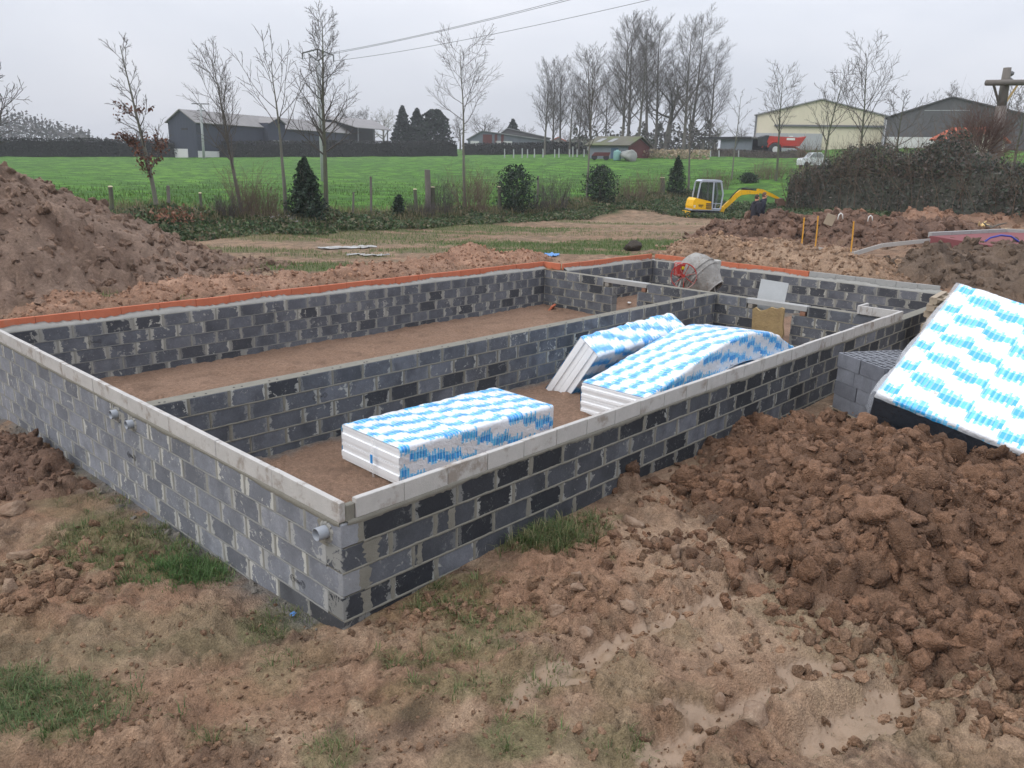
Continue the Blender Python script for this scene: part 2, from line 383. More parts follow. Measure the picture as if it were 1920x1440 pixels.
for q in [(1150, 297, 103), (1290, 298, 108), (1400, 298, 112), (1020, 295, 118), (0, 293, 140), (400, 293, 145), (850, 292, 150), (1150, 294, 130), (1450, 297, 115), (800, 340, 70), (300, 342, 62), (1300, 335, 75), (1600, 306, 90), (1800, 300, 90), (1530, 281, 130), (1750, 272, 130), (1880, 285, 70),
          (1000, 283, 170), (300, 274, 200), (0, 279, 300), (960, 283, 320), (1900, 280, 300), (0, 265, 1000), (960, 290, 1000), (1900, 300, 1000), (-1500, 262, 800), (3400, 330, 800), (-800, 280, 150), (2600, 330, 150)]:
    ctl.append(tuple(at(*q)))
ctl += [(-400, -400, -2), (400, -500, 2), (-700, 200, 0)]
ctl = np.array(ctl, float)
def _rbf():
    D = np.hypot(ctl[:, None, 0]-ctl[None, :, 0], ctl[:, None, 1]-ctl[None, :, 1]); n = len(ctl)
    A = np.zeros((n+3, n+3)); A[:n, :n] = D; A[:n, n:] = np.c_[np.ones(n), ctl[:, :2]]; A[n:, :n] = A[:n, n:].T
    return np.linalg.solve(A, np.r_[ctl[:, 2], 0, 0, 0])
_W = _rbf()
def Hb(x, y):
    x = np.asarray(x, float); y = np.asarray(y, float); r = _W[-3]+_W[-2]*x+_W[-1]*y
    for (cx, cy, _), wt in zip(ctl, _W): r = r+wt*np.hypot(x-cx, y-cy)
    return r
def hz(x, y): return float(_W[-3]+_W[-2]*x+_W[-1]*y+_W[:-3] @ np.hypot(ctl[:, 0]-x, ctl[:, 1]-y))
def ground_at(px, py):
    """where the sight line through a picture point meets the terrain"""
    lo, hi = 1.0, 1200.0; d = ray(px, py); hd = math.hypot(d[0], d[1]); prev = 1.0; s = 1.0
    while s < 1200:
        p = CAM+d*s/hd
        if p[2] < hz(p[0], p[1]): lo, hi = prev, s; break
        prev = s; s *= 1.03
    else: return CAM+d*300/hd
    for _ in range(24):
        m = (lo+hi)/2; p = CAM+d*m/hd
        if p[2] < hz(p[0], p[1]): hi = m
        else: lo = m
    return CAM+d*hi/hd
RT = np.array([CR[0], CR[1]]); RT = RT/np.linalg.norm(RT); FW = np.array([CF[0], CF[1]]); FW = FW/np.linalg.norm(FW)
def patch(X, Y, lst, hard=1.0, seed=5, rag=.5):
    """union of ragged oval patches (px, py, half length across, half length away, strength)"""
    m = np.zeros_like(X); nzv = fbm(X, Y, 2.3, 4, seed)*rag+fbm(X, Y, 9, 3, seed+9)*rag*.6
    for (px, py, a, b_, st) in lst:
        c = ground_at(px, py); u = (X-c[0])*RT[0]+(Y-c[1])*RT[1]; v = (X-c[0])*FW[0]+(Y-c[1])*FW[1]
        d = np.sqrt((u/a)**2+(v/b_)**2)+nzv
        m = np.maximum(m, np.clip((1.15-d)/.35*hard, 0, 1)*st)
    return m
GRASS = [(300, 1030, .85, .55, .9), (360, 1075, .45, .22, 1.0), (230, 985, .6, .35, .55), (170, 950, .5, .3, .35), (60, 1300, .5, .22, .6), (70, 1355, .45, .18, .55), (150, 1310, .4, .2, .6),
         (510, 1165, .2, .3, .7), (560, 1230, .35, .2, .3), (850, 1125, .38, .35, .8), (930, 1170, .4, .22, .7), (880, 1215, .45, .15, .7), (750, 1235, .25, .1, .7), (860, 1285, .5, .14, .7), (990, 1270, .4, .18, .5), (1010, 1010, .42, .3, .95), (1085, 1000, .3, .2, .6), (1150, 970, .14, .12, .7),
         (625, 1415, .2, .12, .7), (960, 1385, .2, .14, .6), (1110, 1400, .3, .1, .45), (1145, 1050, .06, .06, .9), (700, 1150, .5, .1, .4), (200, 880, .4, .3, .3), (230, 800, .3, .25, .2), (720, 1090, .3, .1, .5), (330, 1230, .5, .2, .25), (470, 1290, .35, .15, .2), (420, 1380, .3, .12, .3), (760, 1330, .3, .1, .25)]
LAWN = [(1130, 462, 4.5, 1.1, 1.0), (1030, 472, 2.6, .8, .95), (1240, 455, 3.0, 1.0, .95), (950, 460, 2.4, 1.2, .7), (780, 470, 1.6, .8, .6), (560, 500, 2.0, .9, .85), (620, 480, 1.6, .9, .5), (690, 440, 3.5, 1.0, .6), (900, 430, 4, 1.0, .7), (480, 440, 2.5, 1.0, .6), (160, 552, 1.6, .6, .6), (60, 560, 1.2, .4, .4), (260, 545, .9, .5, .6), (1480, 500, 2.0, .4, .5), (1380, 488, 1.5, .3, .5), (1000, 500, 1.5, .4, .5), (1700, 520, 1.4, .5, .9), (1180, 440, 6, 1.0, .35), (1330, 380, 8, 2.2, .9), (1480, 388, 6, 2.5, .9), (1560, 385, 3, 1.5, .8), (820, 455, 4, 1.2, .5), (560, 440, 5, .5, .7), (760, 434, 5, .5, .7), (960, 427, 5, .5, .7), (1100, 418, 5, .5, .6), (880, 470, 2.4, .5, .6), (480, 470, 2, .8, .6), (330, 530, 1.4, .5, .5), (400, 505, 1.5, .6, .5)]
WET = [(1535, 1262, .30, .17, 1), (1720, 1300, .32, .09, .9), (1640, 1360, .22, .12, .9), (1470, 1085, .10, .05, 1), (1290, 1335, .18, .07, .8), (1240, 1415, .2, .07, .8), (1060, 1280, .16, .06, .7), (285, 900, .14, .4, .3)]
PALE = [(1250, 1040, 1.3, .75, .75), (1480, 1180, 1.1, .6, .7), (1650, 1320, 1.2, .5, .7), (1180, 1250, 1.0, .4, .5), (300, 1200, .9, .4, .3), (150, 870, .6, .9, .65), (620, 1250, .9, .4, .25), (700, 1400, .9, .2, .3), (1000, 430, 9, 1.2, .35), (1240, 420, 7, 1.4, .6), (620, 460, 4, 1.2, .35), (450, 460, 2.5, 1.2, .35), (1100, 1400, .9, .2, .5)]
RED = [(80, 1130, .9, .9, .9), (760, 1010, .001, .001, 0), (700, 1260, 1.2, .4, .4), (800, 1140, .5, .25, .9), (1000, 1120, 1.0, .5, .7), (560, 1300, .8, .3, .5), (1060, 1060, .6, .5, .8), (1800, 400, 12, 2.5, .9), (1650, 392, 5, 1.5, .8), (1100, 1250, 1, .3, .3), (60, 950, .7, .5, .5)]
DARKP = [(60, 880, .6, .8, .9), (20, 830, .6, .9, .9), (120, 940, .4, .3, .5), (860, 1400, .3, .15, .8), (1030, 1390, .4, .1, .4), (250, 1220, .6, .12, .5), (700, 1240, .5, .08, .4), (980, 1210, .3, .12, .5), (1450, 470, 4, 1, .5)]
C_MUD = np.array((.245, .155, .098)); C_PALE = np.array((.39, .275, .186)); C_RED = np.array((.275, .150, .091)); C_DARK = np.array((.088, .058, .041)); C_STRAW = np.array((.27, .215, .125)); C_GRASS = np.array((.055, .105, .026)); C_WET = np.array((.25, .178, .122))
def mixc(c, m, t): return c*(1-m[..., None])+np.asarray(t)*m[..., None]
def splat(Z, xs, ys, X, Y, cl, wx, wy):
    """press rounded clods into a height grid: each keeps its own outline"""
    for (cx, cy, r, z0, hh) in cl:
        i0, i1 = np.searchsorted(xs, (cx-r*1.5, cx+r*1.5)); j0, j1 = np.searchsorted(ys, (cy-r*1.5, cy+r*1.5))
        if i1-i0 < 2 or j1-j0 < 2: continue
        sl_ = (slice(i0, i1), slice(j0, j1))
        d2 = ((X[sl_]+wx[sl_]*r*.55-cx)**2+(Y[sl_]+wy[sl_]*r*.55-cy)**2)/(r*r)
        t = np.where(d2 < 1, z0+hh*np.sqrt(np.clip(1-d2, 0, 1)), -9)
        Z[sl_] = np.maximum(Z[sl_], t)
def grid_faces(nx, ny, keep=None):
    i, j = np.meshgrid(np.arange(nx-1), np.arange(ny-1), indexing='ij'); a = i*ny+j
    F = np.stack([a, a+ny, a+ny+1, a+1], -1).reshape(-1, 4)
    return F if keep is None else F[keep.reshape(-1)]
def compact(V, F, *arr):
    u, inv = np.unique(F, return_inverse=True)
    return (V[u], inv.reshape(F.shape).astype(np.int32))+tuple(a[u] for a in arr)
def lines(*seg):
    out = [seg[0][0]]
    for a, b_, s_ in seg:
        n = max(1, int(round((b_-a)/s_))); out += list(np.linspace(a, b_, n+1)[1:])
    return np.array(out)
xs = lines((-14, -4, .35), (-4, -2.6, .06), (-2.6, 3.6, .027), (3.6, 9, .055), (9, 17, .11), (17, 40, .25))
ys = lines((-12, -5, .4), (-5, -4, .06), (-4, .3, .027), (.3, 4.5, .04), (4.5, 9.4, .08), (9.4, 13, .10), (13, TREE_Y+.6, .14))
X, Y = np.meshgrid(xs, ys, indexing='ij')
Zb = Hb(X, Y)
mg = np.maximum(patch(X, Y, GRASS, 1, 5, .55), patch(X, Y, LAWN, 1.5, 6, .5)); mw = patch(X, Y, WET, 1.6, 8, .45); mp_ = patch(X, Y, PALE, .6, 12, .6); mr = patch(X, Y, RED, .6, 15, .6); md = patch(X, Y, DARKP, .7, 18, .6)
bank = np.clip((Y-20.0)/.6+fbm(X, Y, .8, 3, 31)*.8, 0, 1)
near = np.clip(1.25-np.hypot(X+1, Y+1)/16, .25, 1)
wallx = np.clip(-X/.35, 0, 1)*(Y > -.3)+np.clip(-Y/.35, 0, 1)*(Y <= 0); wallx = np.clip(wallx+(Y > 8.6)+(X > 16.2), .12, 1)
flat = 1-np.clip(mw*1.1, 0, 1)
# wheel ruts and trampled ridges run across the front of the plot
def rut(p0, p1, wd, dp):
    a = ground_at(*p0)[:2]; b_ = ground_at(*p1)[:2]; t = b_-a; L = np.linalg.norm(t); t = t/L; u = (X-a[0])*t[0]+(Y-a[1])*t[1]; v = (X-a[0])*-t[1]+(Y-a[1])*t[0]+fbm(X, Y, 1.3, 2, 77)*.10
    k = np.clip(u/.3, 0, 1)*np.clip((L-u)/.3, 0, 1); g = np.exp(-(v/wd)**2); sh = np.exp(-((np.abs(v)-wd*1.8)/(wd*.8))**2)
    RW.append(np.clip((g*k-.35)*2.2+fbm(X, Y, 5, 3, 78)*.5, 0, 1)*(g*k > .2)); return (-dp*g+dp*.55*sh)*k
RW = []
warpx, warpy = fbm(X, Y, 2.2, 2, 44)*.22, fbm(X, Y, 2.2, 2, 45)*.22
det = fbm(X, Y, .55, 2, 3)*.05+(billow(X, Y, 1.5, 2, 21)-.3)*.11+(billow((X+warpx)*1.25+Y*.9, (Y+warpy)*.95-X*.4, 3.6, 3, 41, .62)-.3)*.15+(billow(X+warpx*.4, Y+warpy*.4, 9, 3, 46, .7)-.3)*.12+fbm(X, Y, 19, 1, 51)*.016
trod = np.clip(fbm(X, Y, 1.3, 2, 55)*1.3+.75, .25, 1.25); det = det*trod
det = det*near
det += rut((1480, 1440), (1850, 1195), .17, .13)+rut((900, 1330), (1430, 1085), .13, .08)+rut((1150, 1440), (1560, 1240), .15, .09)+rut((560, 1440), (1000, 1300), .1, .03)+rut((300, 1250), (900, 1230), .12, .025)
mw = np.maximum(mw, .75*np.maximum.reduce(RW[:3])); flat = np.minimum(flat, 1-.55*np.maximum.reduce(RW[:3]))
rough_zone = np.clip(mp_*.7+mr*.7+md*.5, 0, 1)
Z = Zb+det*wallx
wx, wy = fbm(X, Y, 7, 3, 61), fbm(X, Y, 7, 3, 62)
cl = []
def clod_field(lst, n, r0, r1, lift=.55):
    for (px, py, a, b_, st) in lst:
        c = ground_at(px, py)
        for _ in range(int(n*st*a*b_)):
            u, v = NP.normal(0, .6, 2); x = c[0]+RT[0]*a*u+FW[0]*b_*v; y = c[1]+RT[1]*a*u+FW[1]*b_*v
            if (x > -.06 and -.06 < y < FY): continue
            r = r0*(r1/r0)**(NP.rand()**2.2); cl.append((x, y, r, None, r*lift*(.5+NP.rand()*.6)))
clod_field(RED[:1], 700, .02, .12); clod_field(PALE[:2], 420, .015, .09); clod_field(PALE[2:4], 260, .015, .07); clod_field([(1100, 1150, 1.1, .8, 1), (1300, 1330, 1.0, .5, 1), (60, 900, .8, .9, 1), (1750, 1400, .7, .3, 1), (300, 1300, 1.2, .7, .35), (700, 1350, 1.2, .5, .4), (820, 1150, .5, .25, 1)], 380, .015, .075)
clod_field([(1000, 1270, 2, 1, .5), (500, 1250, 1.6, 1.0, .5)], 130, .012, .04)
from bisect import bisect
def zat(x, y):
    i = min(max(bisect(xs, x)-1, 0), len(xs)-1); j = min(max(bisect(ys, y)-1, 0), len(ys)-1); return Z[i, j]
cl = [(x, y, r, zat(x, y)-r*.12, h) for x, y, r, _, h in cl]
splat(Z, xs, ys, X, Y, cl, wx, wy)
# standing water levels the hollows
Zp = Zb+det*.25*wallx-.02; Z = Z*flat+(Zp+fbm(X, Y, 3, 2, 71)*.012)*(1-flat)
n1 = np.clip(fbm(X, Y, 1.1, 5, 81)*.9+.5, 0, 1); n2 = np.clip(fbm(X, Y, 4.5, 4, 85)*.8+.5, 0, 1)
c = np.zeros(X.shape+(3,))+C_MUD
c = mixc(c, n1*.45, C_PALE); c = mixc(c, np.clip((n2-.45)*1.8, 0, .85), C_DARK); c = mixc(c, np.clip(fbm(X, Y, 7.5, 3, 87, .6)*1.5-.1, 0, .7), C_PALE); c = mixc(c, np.clip(fbm(X, Y, .8, 3, 91)+.1, 0, 1)*.6, C_RED)
c = mixc(c, mp_*.8, C_PALE); c = mixc(c, mr*.8, C_RED); c = mixc(c, md*.75, C_DARK)
c = mixc(c, np.clip((fbm(X, Y, 1.7, 4, 95)-.05)*1.6, 0, .5)*np.clip(1.3-np.hypot(X, Y)/9, 0, 1), C_STRAW*.8)
c = mixc(c, np.where(Y > 8.7, np.clip((mg-.3)*1.7, 0, .9), mg*.5), np.array((.075, .115, .033))); c = mixc(c, bank, np.array((.045, .062, .022)))
back = np.clip((Y-9)/2, 0, 1)*(1-bank); c = mixc(c, back*.5*np.clip(n2*1.3, 0, 1), np.array((.16, .125, .08)))
cement = np.exp(-np.clip(-X, 0, 9)/.13)*(X < 0.05)*(Y > .3)*(Y < 8.7)*np.clip(.7+fbm(X, Y, 4, 3, 99)*.9, 0, 1); c = mixc(c, np.clip(cement*1.6, 0, .8), (.15, .15, .14))
wetm = np.clip((mw-.35)/.3, 0, 1); c = mixc(c, wetm*.8, C_WET)
keep = ~((X > .08) & (X < FX-.08) & (Y > .08) & (Y < 8.02)) 
kf = keep[:-1, :-1] | keep[1:, 1:]
cell = (X[:-1, :-1]+X[1:, 1:])/2, (Y[:-1, :-1]+Y[1:, 1:])/2
kf &= (cell[1] < TREE_Y+.55) & ~((cell[0] > .08) & (cell[0] < 12.1) & (cell[1] > .08) & (cell[1] < 8.6))
V = np.stack([X, Y, Z], -1).reshape(-1, 3); F = grid_faces(len(xs), len(ys), kf)
V, F, cc, ww = compact(V, F, c.reshape(-1, 3), wetm.reshape(-1))
g = link_mesh('ground', np_mesh('ground', V, F, True, cc, {'wet': ww*.95}), M['soil']); tag(g, kind='structure')
GZ, GXS, GYS, GMG = Z, xs, ys, mg
def gz(x, y):
    """surface height of the site ground"""
    if x < xs[0] or x > xs[-1] or y < ys[0] or y > ys[-1]: return hz(x, y)
    i = min(max(bisect(xs, x)-1, 0), len(xs)-2); j = min(max(bisect(ys, y)-1, 0), len(ys)-2)
    return float(GZ[i, j])

# earth floor inside the walls
fx = lines((.1, 5, .04), (5, 12.1, .06), (12.1, 16.15, .1)); fy = lines((.1, 8.6, .06))
A, B = np.meshgrid(fx, fy, indexing='ij')
FZ = -.90+.03*np.clip((3.8-B)/.4, 0, 1)+fbm(A, B, .6, 3, 7)*.03+(billow(A, B, 3.2, 4, 17)-.3)*.06+fbm(A, B, 11, 2, 27)*.012
w2x, w2y = fbm(A, B, 7, 2, 63), fbm(A, B, 7, 2, 64)
cf = []
for _ in range(1500):
    x, y = NP.uniform(.3, 15.9), NP.uniform(.3, 8.3); r = .012*(5**(NP.rand()**2.5)); i = min(np.searchsorted(fx, x), len(fx)-1); j = min(np.searchsorted(fy, y), len(fy)-1); cf.append((x, y, r*1.6, FZ[i, j], r*.9))
splat(FZ, fx, fy, A, B, cf, w2x, w2y)
fc = np.zeros(A.shape+(3,))+np.array((.245, .155, .105)); fc = mixc(fc, np.clip(fbm(A, B, 1.2, 4, 37)+.35, 0, 1)*.6, (.33, .215, .15)); fc = mixc(fc, np.clip(fbm(A, B, 3.5, 4, 47)-.1, 0, 1)*.9, (.12, .075, .052))
edge = np.minimum.reduce([A-.2, B-.2, np.abs(B-3.81)-.1]); fc = mixc(fc, np.clip(1-edge/.22+fbm(A, B, 4, 3, 57)*.8, 0, .8)*(edge < .4), (.20, .19, .17))
V = np.stack([A, B, FZ], -1).reshape(-1, 3); F = grid_faces(len(fx), len(fy))
fl = link_mesh('earth_floor', np_mesh('earth_floor', V, F, True, fc.reshape(-1, 3)), M['soil']); tag(fl, kind='structure')
def floor_z(x, y):
    i = min(max(bisect(fx, x)-1, 0), len(fx)-1); j = min(max(bisect(fy, y)-1, 0), len(fy)-1); return float(FZ[i, j])

# meadow and everything beyond, out to the horizon
mxs = lines((-1500, -300, 60), (-300, -60, 12), (-60, 140, 1.1), (140, 320, 9), (320, 2000, 80)); mys = lines((-900, -80, 60), (-80, TREE_Y, 4), (TREE_Y, 60, .8), (60, 160, 2.0), (160, 340, 10), (340, 1900, 80))
A, B = np.meshgrid(mxs, mys, indexing='ij'); MZ = Hb(A, B)+fbm(A, B, .35, 4, 5)*.12*np.clip((B-TREE_Y)/3, 0, 1)*(np.hypot(A, B) < 300)+.004
cellx, celly = (A[:-1, :-1]+A[1:, 1:])/2, (B[:-1, :-1]+B[1:, 1:])/2
kf = ~((cellx < 39.2) & (celly < TREE_Y-.05) & (cellx > -13.5) & (celly > -11.5))
V = np.stack([A, B, MZ], -1).reshape(-1, 3); F = grid_faces(len(mxs), len(mys), kf); V, F = compact(V, F)
b = NB('meadow'); p = b.pos()
q1 = b.noise(p, .045, 4, .55); q2 = b.noise(p, .7, 6, .68); q3 = b.noise(p, 3.5, 5, .7)
cm = b.mix(b.ramp(q1, [(.35, 0.0), (.65, 1.0)]), S(76, 122, 36), S(94, 134, 44)); cm = b.mix(b.ramp(q2, [(.46, 0.0), (.60, 1.0)]), S(54, 88, 28), cm)
cm = b.mix(b.math('MULTIPLY', b.ramp(q3, [(.58, 0.0), (.72, 1.0)]), .5), cm, S(112, 138, 58)); b.color(cm); b.rough(.8); b.b.inputs['Specular IOR Level'].default_value = .15
b.bump(b.math('ADD', b.math('MULTIPLY', q2, 1.2), b.math('MULTIPLY', q3, .6)), .35, .8)
M['meadow'] = b.m
m = link_mesh('meadow', np_mesh('meadow', V, F, True), M['meadow']); tag(m, kind='structure')
# ------------------------------------------------------------------ earth heaps
def ico(sub):
    bm = bmesh.new(); bmesh.ops.create_icosphere(bm, subdivisions=sub, radius=1.0); bm.verts.ensure_lookup_table()
    V = np.array([v.co[:] for v in bm.verts]); F = np.array([[v.index for v in f.verts] for f in bm.faces]); bm.free(); return V, F
ICO = {1: ico(1), 2: ico(2), 3: ico(3), 4: ico(4)}
def lump(sub, seed, cuts=11, rough=.10, fr=2.2):
    """broken clod: a block cut by random planes, then roughened"""
    V, F = ICO[sub]; rs = np.random.RandomState(seed); n = rs.normal(0, 1, (cuts, 3)); n /= np.linalg.norm(n, axis=1)[:, None]; d = rs.uniform(.55, 1.0, cuts)
    r = np.min(np.where(V @ n.T > .08, d/np.maximum(V @ n.T, .08), 9), axis=1); r = np.clip(r, .4, 1.25); s_ = seed*7.13
    a = fbm(V[:, 0]*fr+s_, V[:, 1]*fr+s_*.7, 1.0, 3 if sub > 2 else 1, seed, .6, V[:, 2]*fr-s_); bl = np.abs(fbm(V[:, 0]+s_, V[:, 1], 3.5, 2, seed+50, .6, V[:, 2])) if sub > 2 else 0
    return V*(r*(1+rough*1.6*a-rough*1.5*bl))[:, None], F
LUMPS = {1: [lump(1, i, 8, .3) for i in range(12)], 2: [lump(2, 20+i, 10, .22) for i in range(16)], 3: [lump(3, 60+i, 12, .22) for i in range(16)], 4: [lump(4, 90+i, 13, .24) for i in range(10)]}
LUMPS3 = [lump(3, 160+i, 16, .14) for i in range(6)]
def clod_mesh(name, items, mat, parent=None, base=(.12, .07, .045), var=.3):
    """items (x, y, z, r) -> one mesh of crumbly clods"""
    VV, FF, CC = [], [], []; o = 0; off = np.array(parent.location) if parent is not None else np.zeros(3)
    for (x, y, z, r, s_) in items:
        V, F = LUMPS[s_][NP.randint(len(LUMPS[s_]))]
        a = NP.uniform(0, 6.28, 3); Rm_ = rotm(*a); q = (V*(r*np.array((1, NP.uniform(.65, 1), NP.uniform(.5, .85))))) @ Rm_.T+np.array((x, y, z))
        VV.append(q-off); FF.append(F+o); o += len(V); k = 1+NP.uniform(-var, var); cb = np.array(base)*k; cb = cb*(1+np.array((0, -.05, -.1))*NP.rand()); CC.append(np.tile(cb, (len(V), 1)))
    FA = np.concatenate(FF); me = np_mesh(name, np.concatenate(VV), FA, False, np.concatenate(CC)); big = np.concatenate([np.full(len(f), q[4] >= 3) for f, q in zip(FF, items)]); me.polygons.foreach_set('use_smooth', big)
    ob = link_mesh(name, me, mat, parent); tag(ob, kind='stuff'); return ob
LOD = [.03, .07, .16]
def lod(r, k=1.0): return 1 if r < LOD[0]*k else 2 if r < LOD[1]*k else 3 if r < LOD[2]*k else 4
def heap(name, label, blobs, bb, sp, col, col2, seed, nclod=600, r0=.03, r1=.14, rough=.12, loose=300, lr=(.02, .09), mat='soil', p=1.15, hole=None, ground=None, edgec=(.215, .142, .095), lodk=1.0, fine_n=0, slabs=0):
    xs_, ys_ = np.arange(bb[0], bb[1], sp), np.arange(bb[2], bb[3], sp); X, Y = np.meshgrid(xs_, ys_, indexing='ij')
    B0 = Hb(X, Y) if ground is None else np.full_like(X, ground)
    wxx = X+fbm(X, Y, .9, 3, seed)*.35; wyy = Y+fbm(X, Y, .9, 3, seed+1)*.35
    T = np.zeros_like(X)-.5
    for (cx, cy, rx, ry, top) in blobs:
        h = top-hz(cx, cy) if ground is None else top-ground; d = np.sqrt(((wxx-cx)/rx)**2+((wyy-cy)/ry)**2)
        t = np.where(d < 1, h*np.clip(1-d**1.5, 0, 1)**p, -.6*(d-1)); T = np.logaddexp(T*9, t*9)/9
    wq = fbm(X, Y, 2.4, 2, seed+6)*.2; T = T-.06+(billow(X, Y, 1.1, 2, seed+3)-.28)*rough*1.8+(billow(X+wq, Y-wq, 2.7, 2, seed+5)-.3)*rough*1.5+(billow(X-wq*.5, Y+wq*.5, 7, 2, seed+8, .65)-.3)*rough*.6
    if hole: 
        for (hx, hy, hr, hd) in hole: T -= hd*np.exp(-(((X-hx)**2+(Y-hy)**2)/hr**2)**2)
    Z = B0+T; wx_, wy_ = fbm(X, Y, 6, 3, seed+11), fbm(X, Y, 6, 3, seed+12); base = Z.copy(); inside = np.argwhere(T > .03); rim = np.argwhere((T > -.13) & (T < .05)); cl = []
    if len(inside):
        for _ in range(nclod):
            i, j = inside[NP.randint(len(inside))]; r = r0*(r1/r0)**(NP.rand()**2.0); cl.append((xs_[i]+NP.uniform(-.5, .5)*sp, ys_[j], r, Z[i, j]-r*.25, r*NP.uniform(.5, 1.0)))
        cl.sort(key=lambda q: -q[2]); splat(Z, xs_, ys_, X, Y, cl, wx_, wy_)
    n = np.clip(fbm(X, Y, 1.3, 5, seed+21)*.9+.5, 0, 1); c = np.zeros(X.shape+(3,))+np.array(col); c = mixc(c, n, col2)
    c = mixc(c, np.clip(fbm(X, Y, 5, 4, seed+25)*1.1-.1, 0, .8), np.array(col)*.5); c = mixc(c, np.clip(fbm(X, Y, 2.2, 3, seed+27)*1.2-.2, 0, .7), np.array(col2)*1.3); c = mixc(c, np.clip(1-(T+.05)/.16+fbm(X, Y, 4, 3, seed+29)*.5, 0, .9), edgec)
    k = T > -.07; kf = k[:-1, :-1] | k[1:, 1:] | k[:-1, 1:] | k[1:, :-1]
    V = np.stack([X, Y, Z], -1).reshape(-1, 3); F = grid_faces(len(xs_), len(ys_), kf); V, F, cc = compact(V, F, c.reshape(-1, 3))
    o = np.array((V[:, 0].mean(), V[:, 1].mean(), V[:, 2].min())); V = V-o
    ob = link_mesh(name, np_mesh(name, V, F, True, cc), M[mat], None, o); tag(ob, label, 'earth heap')
    bpy.context.view_layer.update()
    if loose and len(inside):
        it = []
        for q_ in range(loose):
            i, j = (rim if q_ % 6 == 0 and len(rim) else inside)[NP.randint(len(rim) if q_ % 6 == 0 and len(rim) else len(inside))]; r = lr[0]*(lr[1]/lr[0])**(NP.rand()**1.9)*(.7 if q_ % 6 == 0 else 1); zz_ = max(Z[i, j], gz(xs_[i], ys_[j])); it.append((xs_[i]+NP.uniform(-.5, .5)*sp, ys_[j]+NP.uniform(-.5, .5)*sp, zz_+r*NP.uniform(-.2, .35), r, lod(r, lodk)))
        for q_ in range(fine_n):
            i, j = inside[NP.randint(len(inside))]; r = NP.uniform(.006, .02); it.append((xs_[i]+NP.uniform(-.5, .5)*sp, ys_[j]+NP.uniform(-.5, .5)*sp, Z[i, j]+NP.uniform(0, .07), r, 1))
        for q_ in range(slabs):
            i, j = inside[NP.randint(len(inside))]; r = NP.uniform(.16, .27); it.append((xs_[i], ys_[j], Z[i, j]-r*.15, r, 4))
        cm_ = clod_mesh('clods', it, M[mat], None, (np.array(col)+np.array(col2))/2, .38); cm_.parent = ob
        me = cm_.data; arr = np.empty(len(me.vertices)*3, np.float32); me.vertices.foreach_get('co', arr); arr = arr.reshape(-1, 3)-o.astype(np.float32); me.vertices.foreach_set('co', arr.ravel()); me.update()
    def zf(x, y):
        if not (xs_[0] <= x < xs_[-1] and ys_[0] <= y < ys_[-1]): return -99
        return float(Z[int((x-xs_[0])/sp), int((y-ys_[0])/sp)])
    ob_z[name+label] = zf
    return ob, zf
ob_z = {}
HR, HR2 = (.150, .085, .053), (.228, .135, .086)
h1, h1z = heap('earth_heap', 'freshly dug dark brown clod heap in front of the tilted insulation pack', [(6.0, -.85, 1.5, .8, -.52), (5.0, -1.35, 1.7, 1.3, -.42), (4.4, -2.5, 1.7, 1.6, -.34), (5.7, -2.2, 1.8, 1.5, -.36), (5.0, -3.6, 2.0, 1.5, -.27), (4.1, -3.9, 1.15, 1.0, -.42), (6.6, -3.9, 1.7, 1.1, -.42)],
     (2.0, 8.6, -5.4, .02), .028, HR, HR2, 101, 1500, .03, .17, .17, 6000, (.012, .135), fine_n=3500, slabs=26)
h2, h2z = heap('earth_heap', 'large grey-brown earth heap rising at the left edge behind the wall', [(-2.2, 14.2, 6.2, 4.6, 2.9), (.8, 14.0, 4.8, 4.0, 2.35), (3.2, 14.2, 3.4, 3.0, 1.25), (-3, 11.8, 3.0, 1.8, .9), (.6, 11.6, 2.2, 1.5, .55)],
     (-8, 7.6, 9.3, 19), .065, (.17, .112, .082), (.255, .18, .135), 201, 2600, .04, .16, .15, 6500, (.02, .12), p=1.0, lodk=2.4, hole=[(.4, 10.9, .35, .35), (-.6, 10.75, .3, .3)])
h3, h3z = heap('earth_heap', 'low ridge of orange sandy soil along the terracotta edging', [(1.5, 9.6, 1.4, .7, .22), (3.6, 9.75, 1.6, .8, .36), (5.6, 9.7, 1.4, .7, .33), (7.6, 9.8, 1.6, .7, .34), (9.2, 9.9, 1.4, .7, .34)],
     (-.2, 10.9, 8.72, 11.0), .05, (.27, .155, .10), (.36, .225, .155), 301, 1500, .025, .08, .09, 1500, (.015, .06), lodk=2.0)
h4, h4z = heap('earth_heap', 'small orange-brown soil mound beyond the far wall near the grass', [(11.0, 10.0, 1.5, .8, .55), (12.6, 9.7, 1.0, .6, .35)], (9, 14.4, 8.75, 11.2), .05, (.28, .155, .10), (.38, .23, .155), 401, 800, .025, .08, .08, 700, (.015, .06), lodk=2.0)
h5, h5z = heap('earth_heap', 'light brown sandy soil heap behind the right-hand wall', [(18.6, 7.4, 1.6, 1.4, .60), (18.6, 5.6, 1.7, 1.7, .66), (18.4, 3.9, 1.5, 1.6, .52), (18.0, 2.6, 1.3, 1.3, .42), (19.6, 8.2, 1.4, 1.0, .45)], (16.32, 22, .6, 10), .06, (.25, .16, .105), (.36, .25, .17), 501, 2200, .03, .10, .11, 2600, (.02, .10), lodk=3.0)
h6, h6z = heap('earth_heap', 'dark brown earth mound with yellow stakes in front of it', [(25, 8.8, 2.6, 2.0, .95), (26.5, 6.8, 2.6, 2.0, 1.05), (27, 5.2, 2.6, 1.6, .9), (28.5, 4.0, 2.4, 1.4, .8), (23.6, 9.9, 1.6, 1.2, .6)], (20.5, 32, 2, 12), .09, (.13, .08, .058), (.20, .125, .09), 601, 1500, .06, .25, .18, 1800, (.04, .22), lodk=4.0)
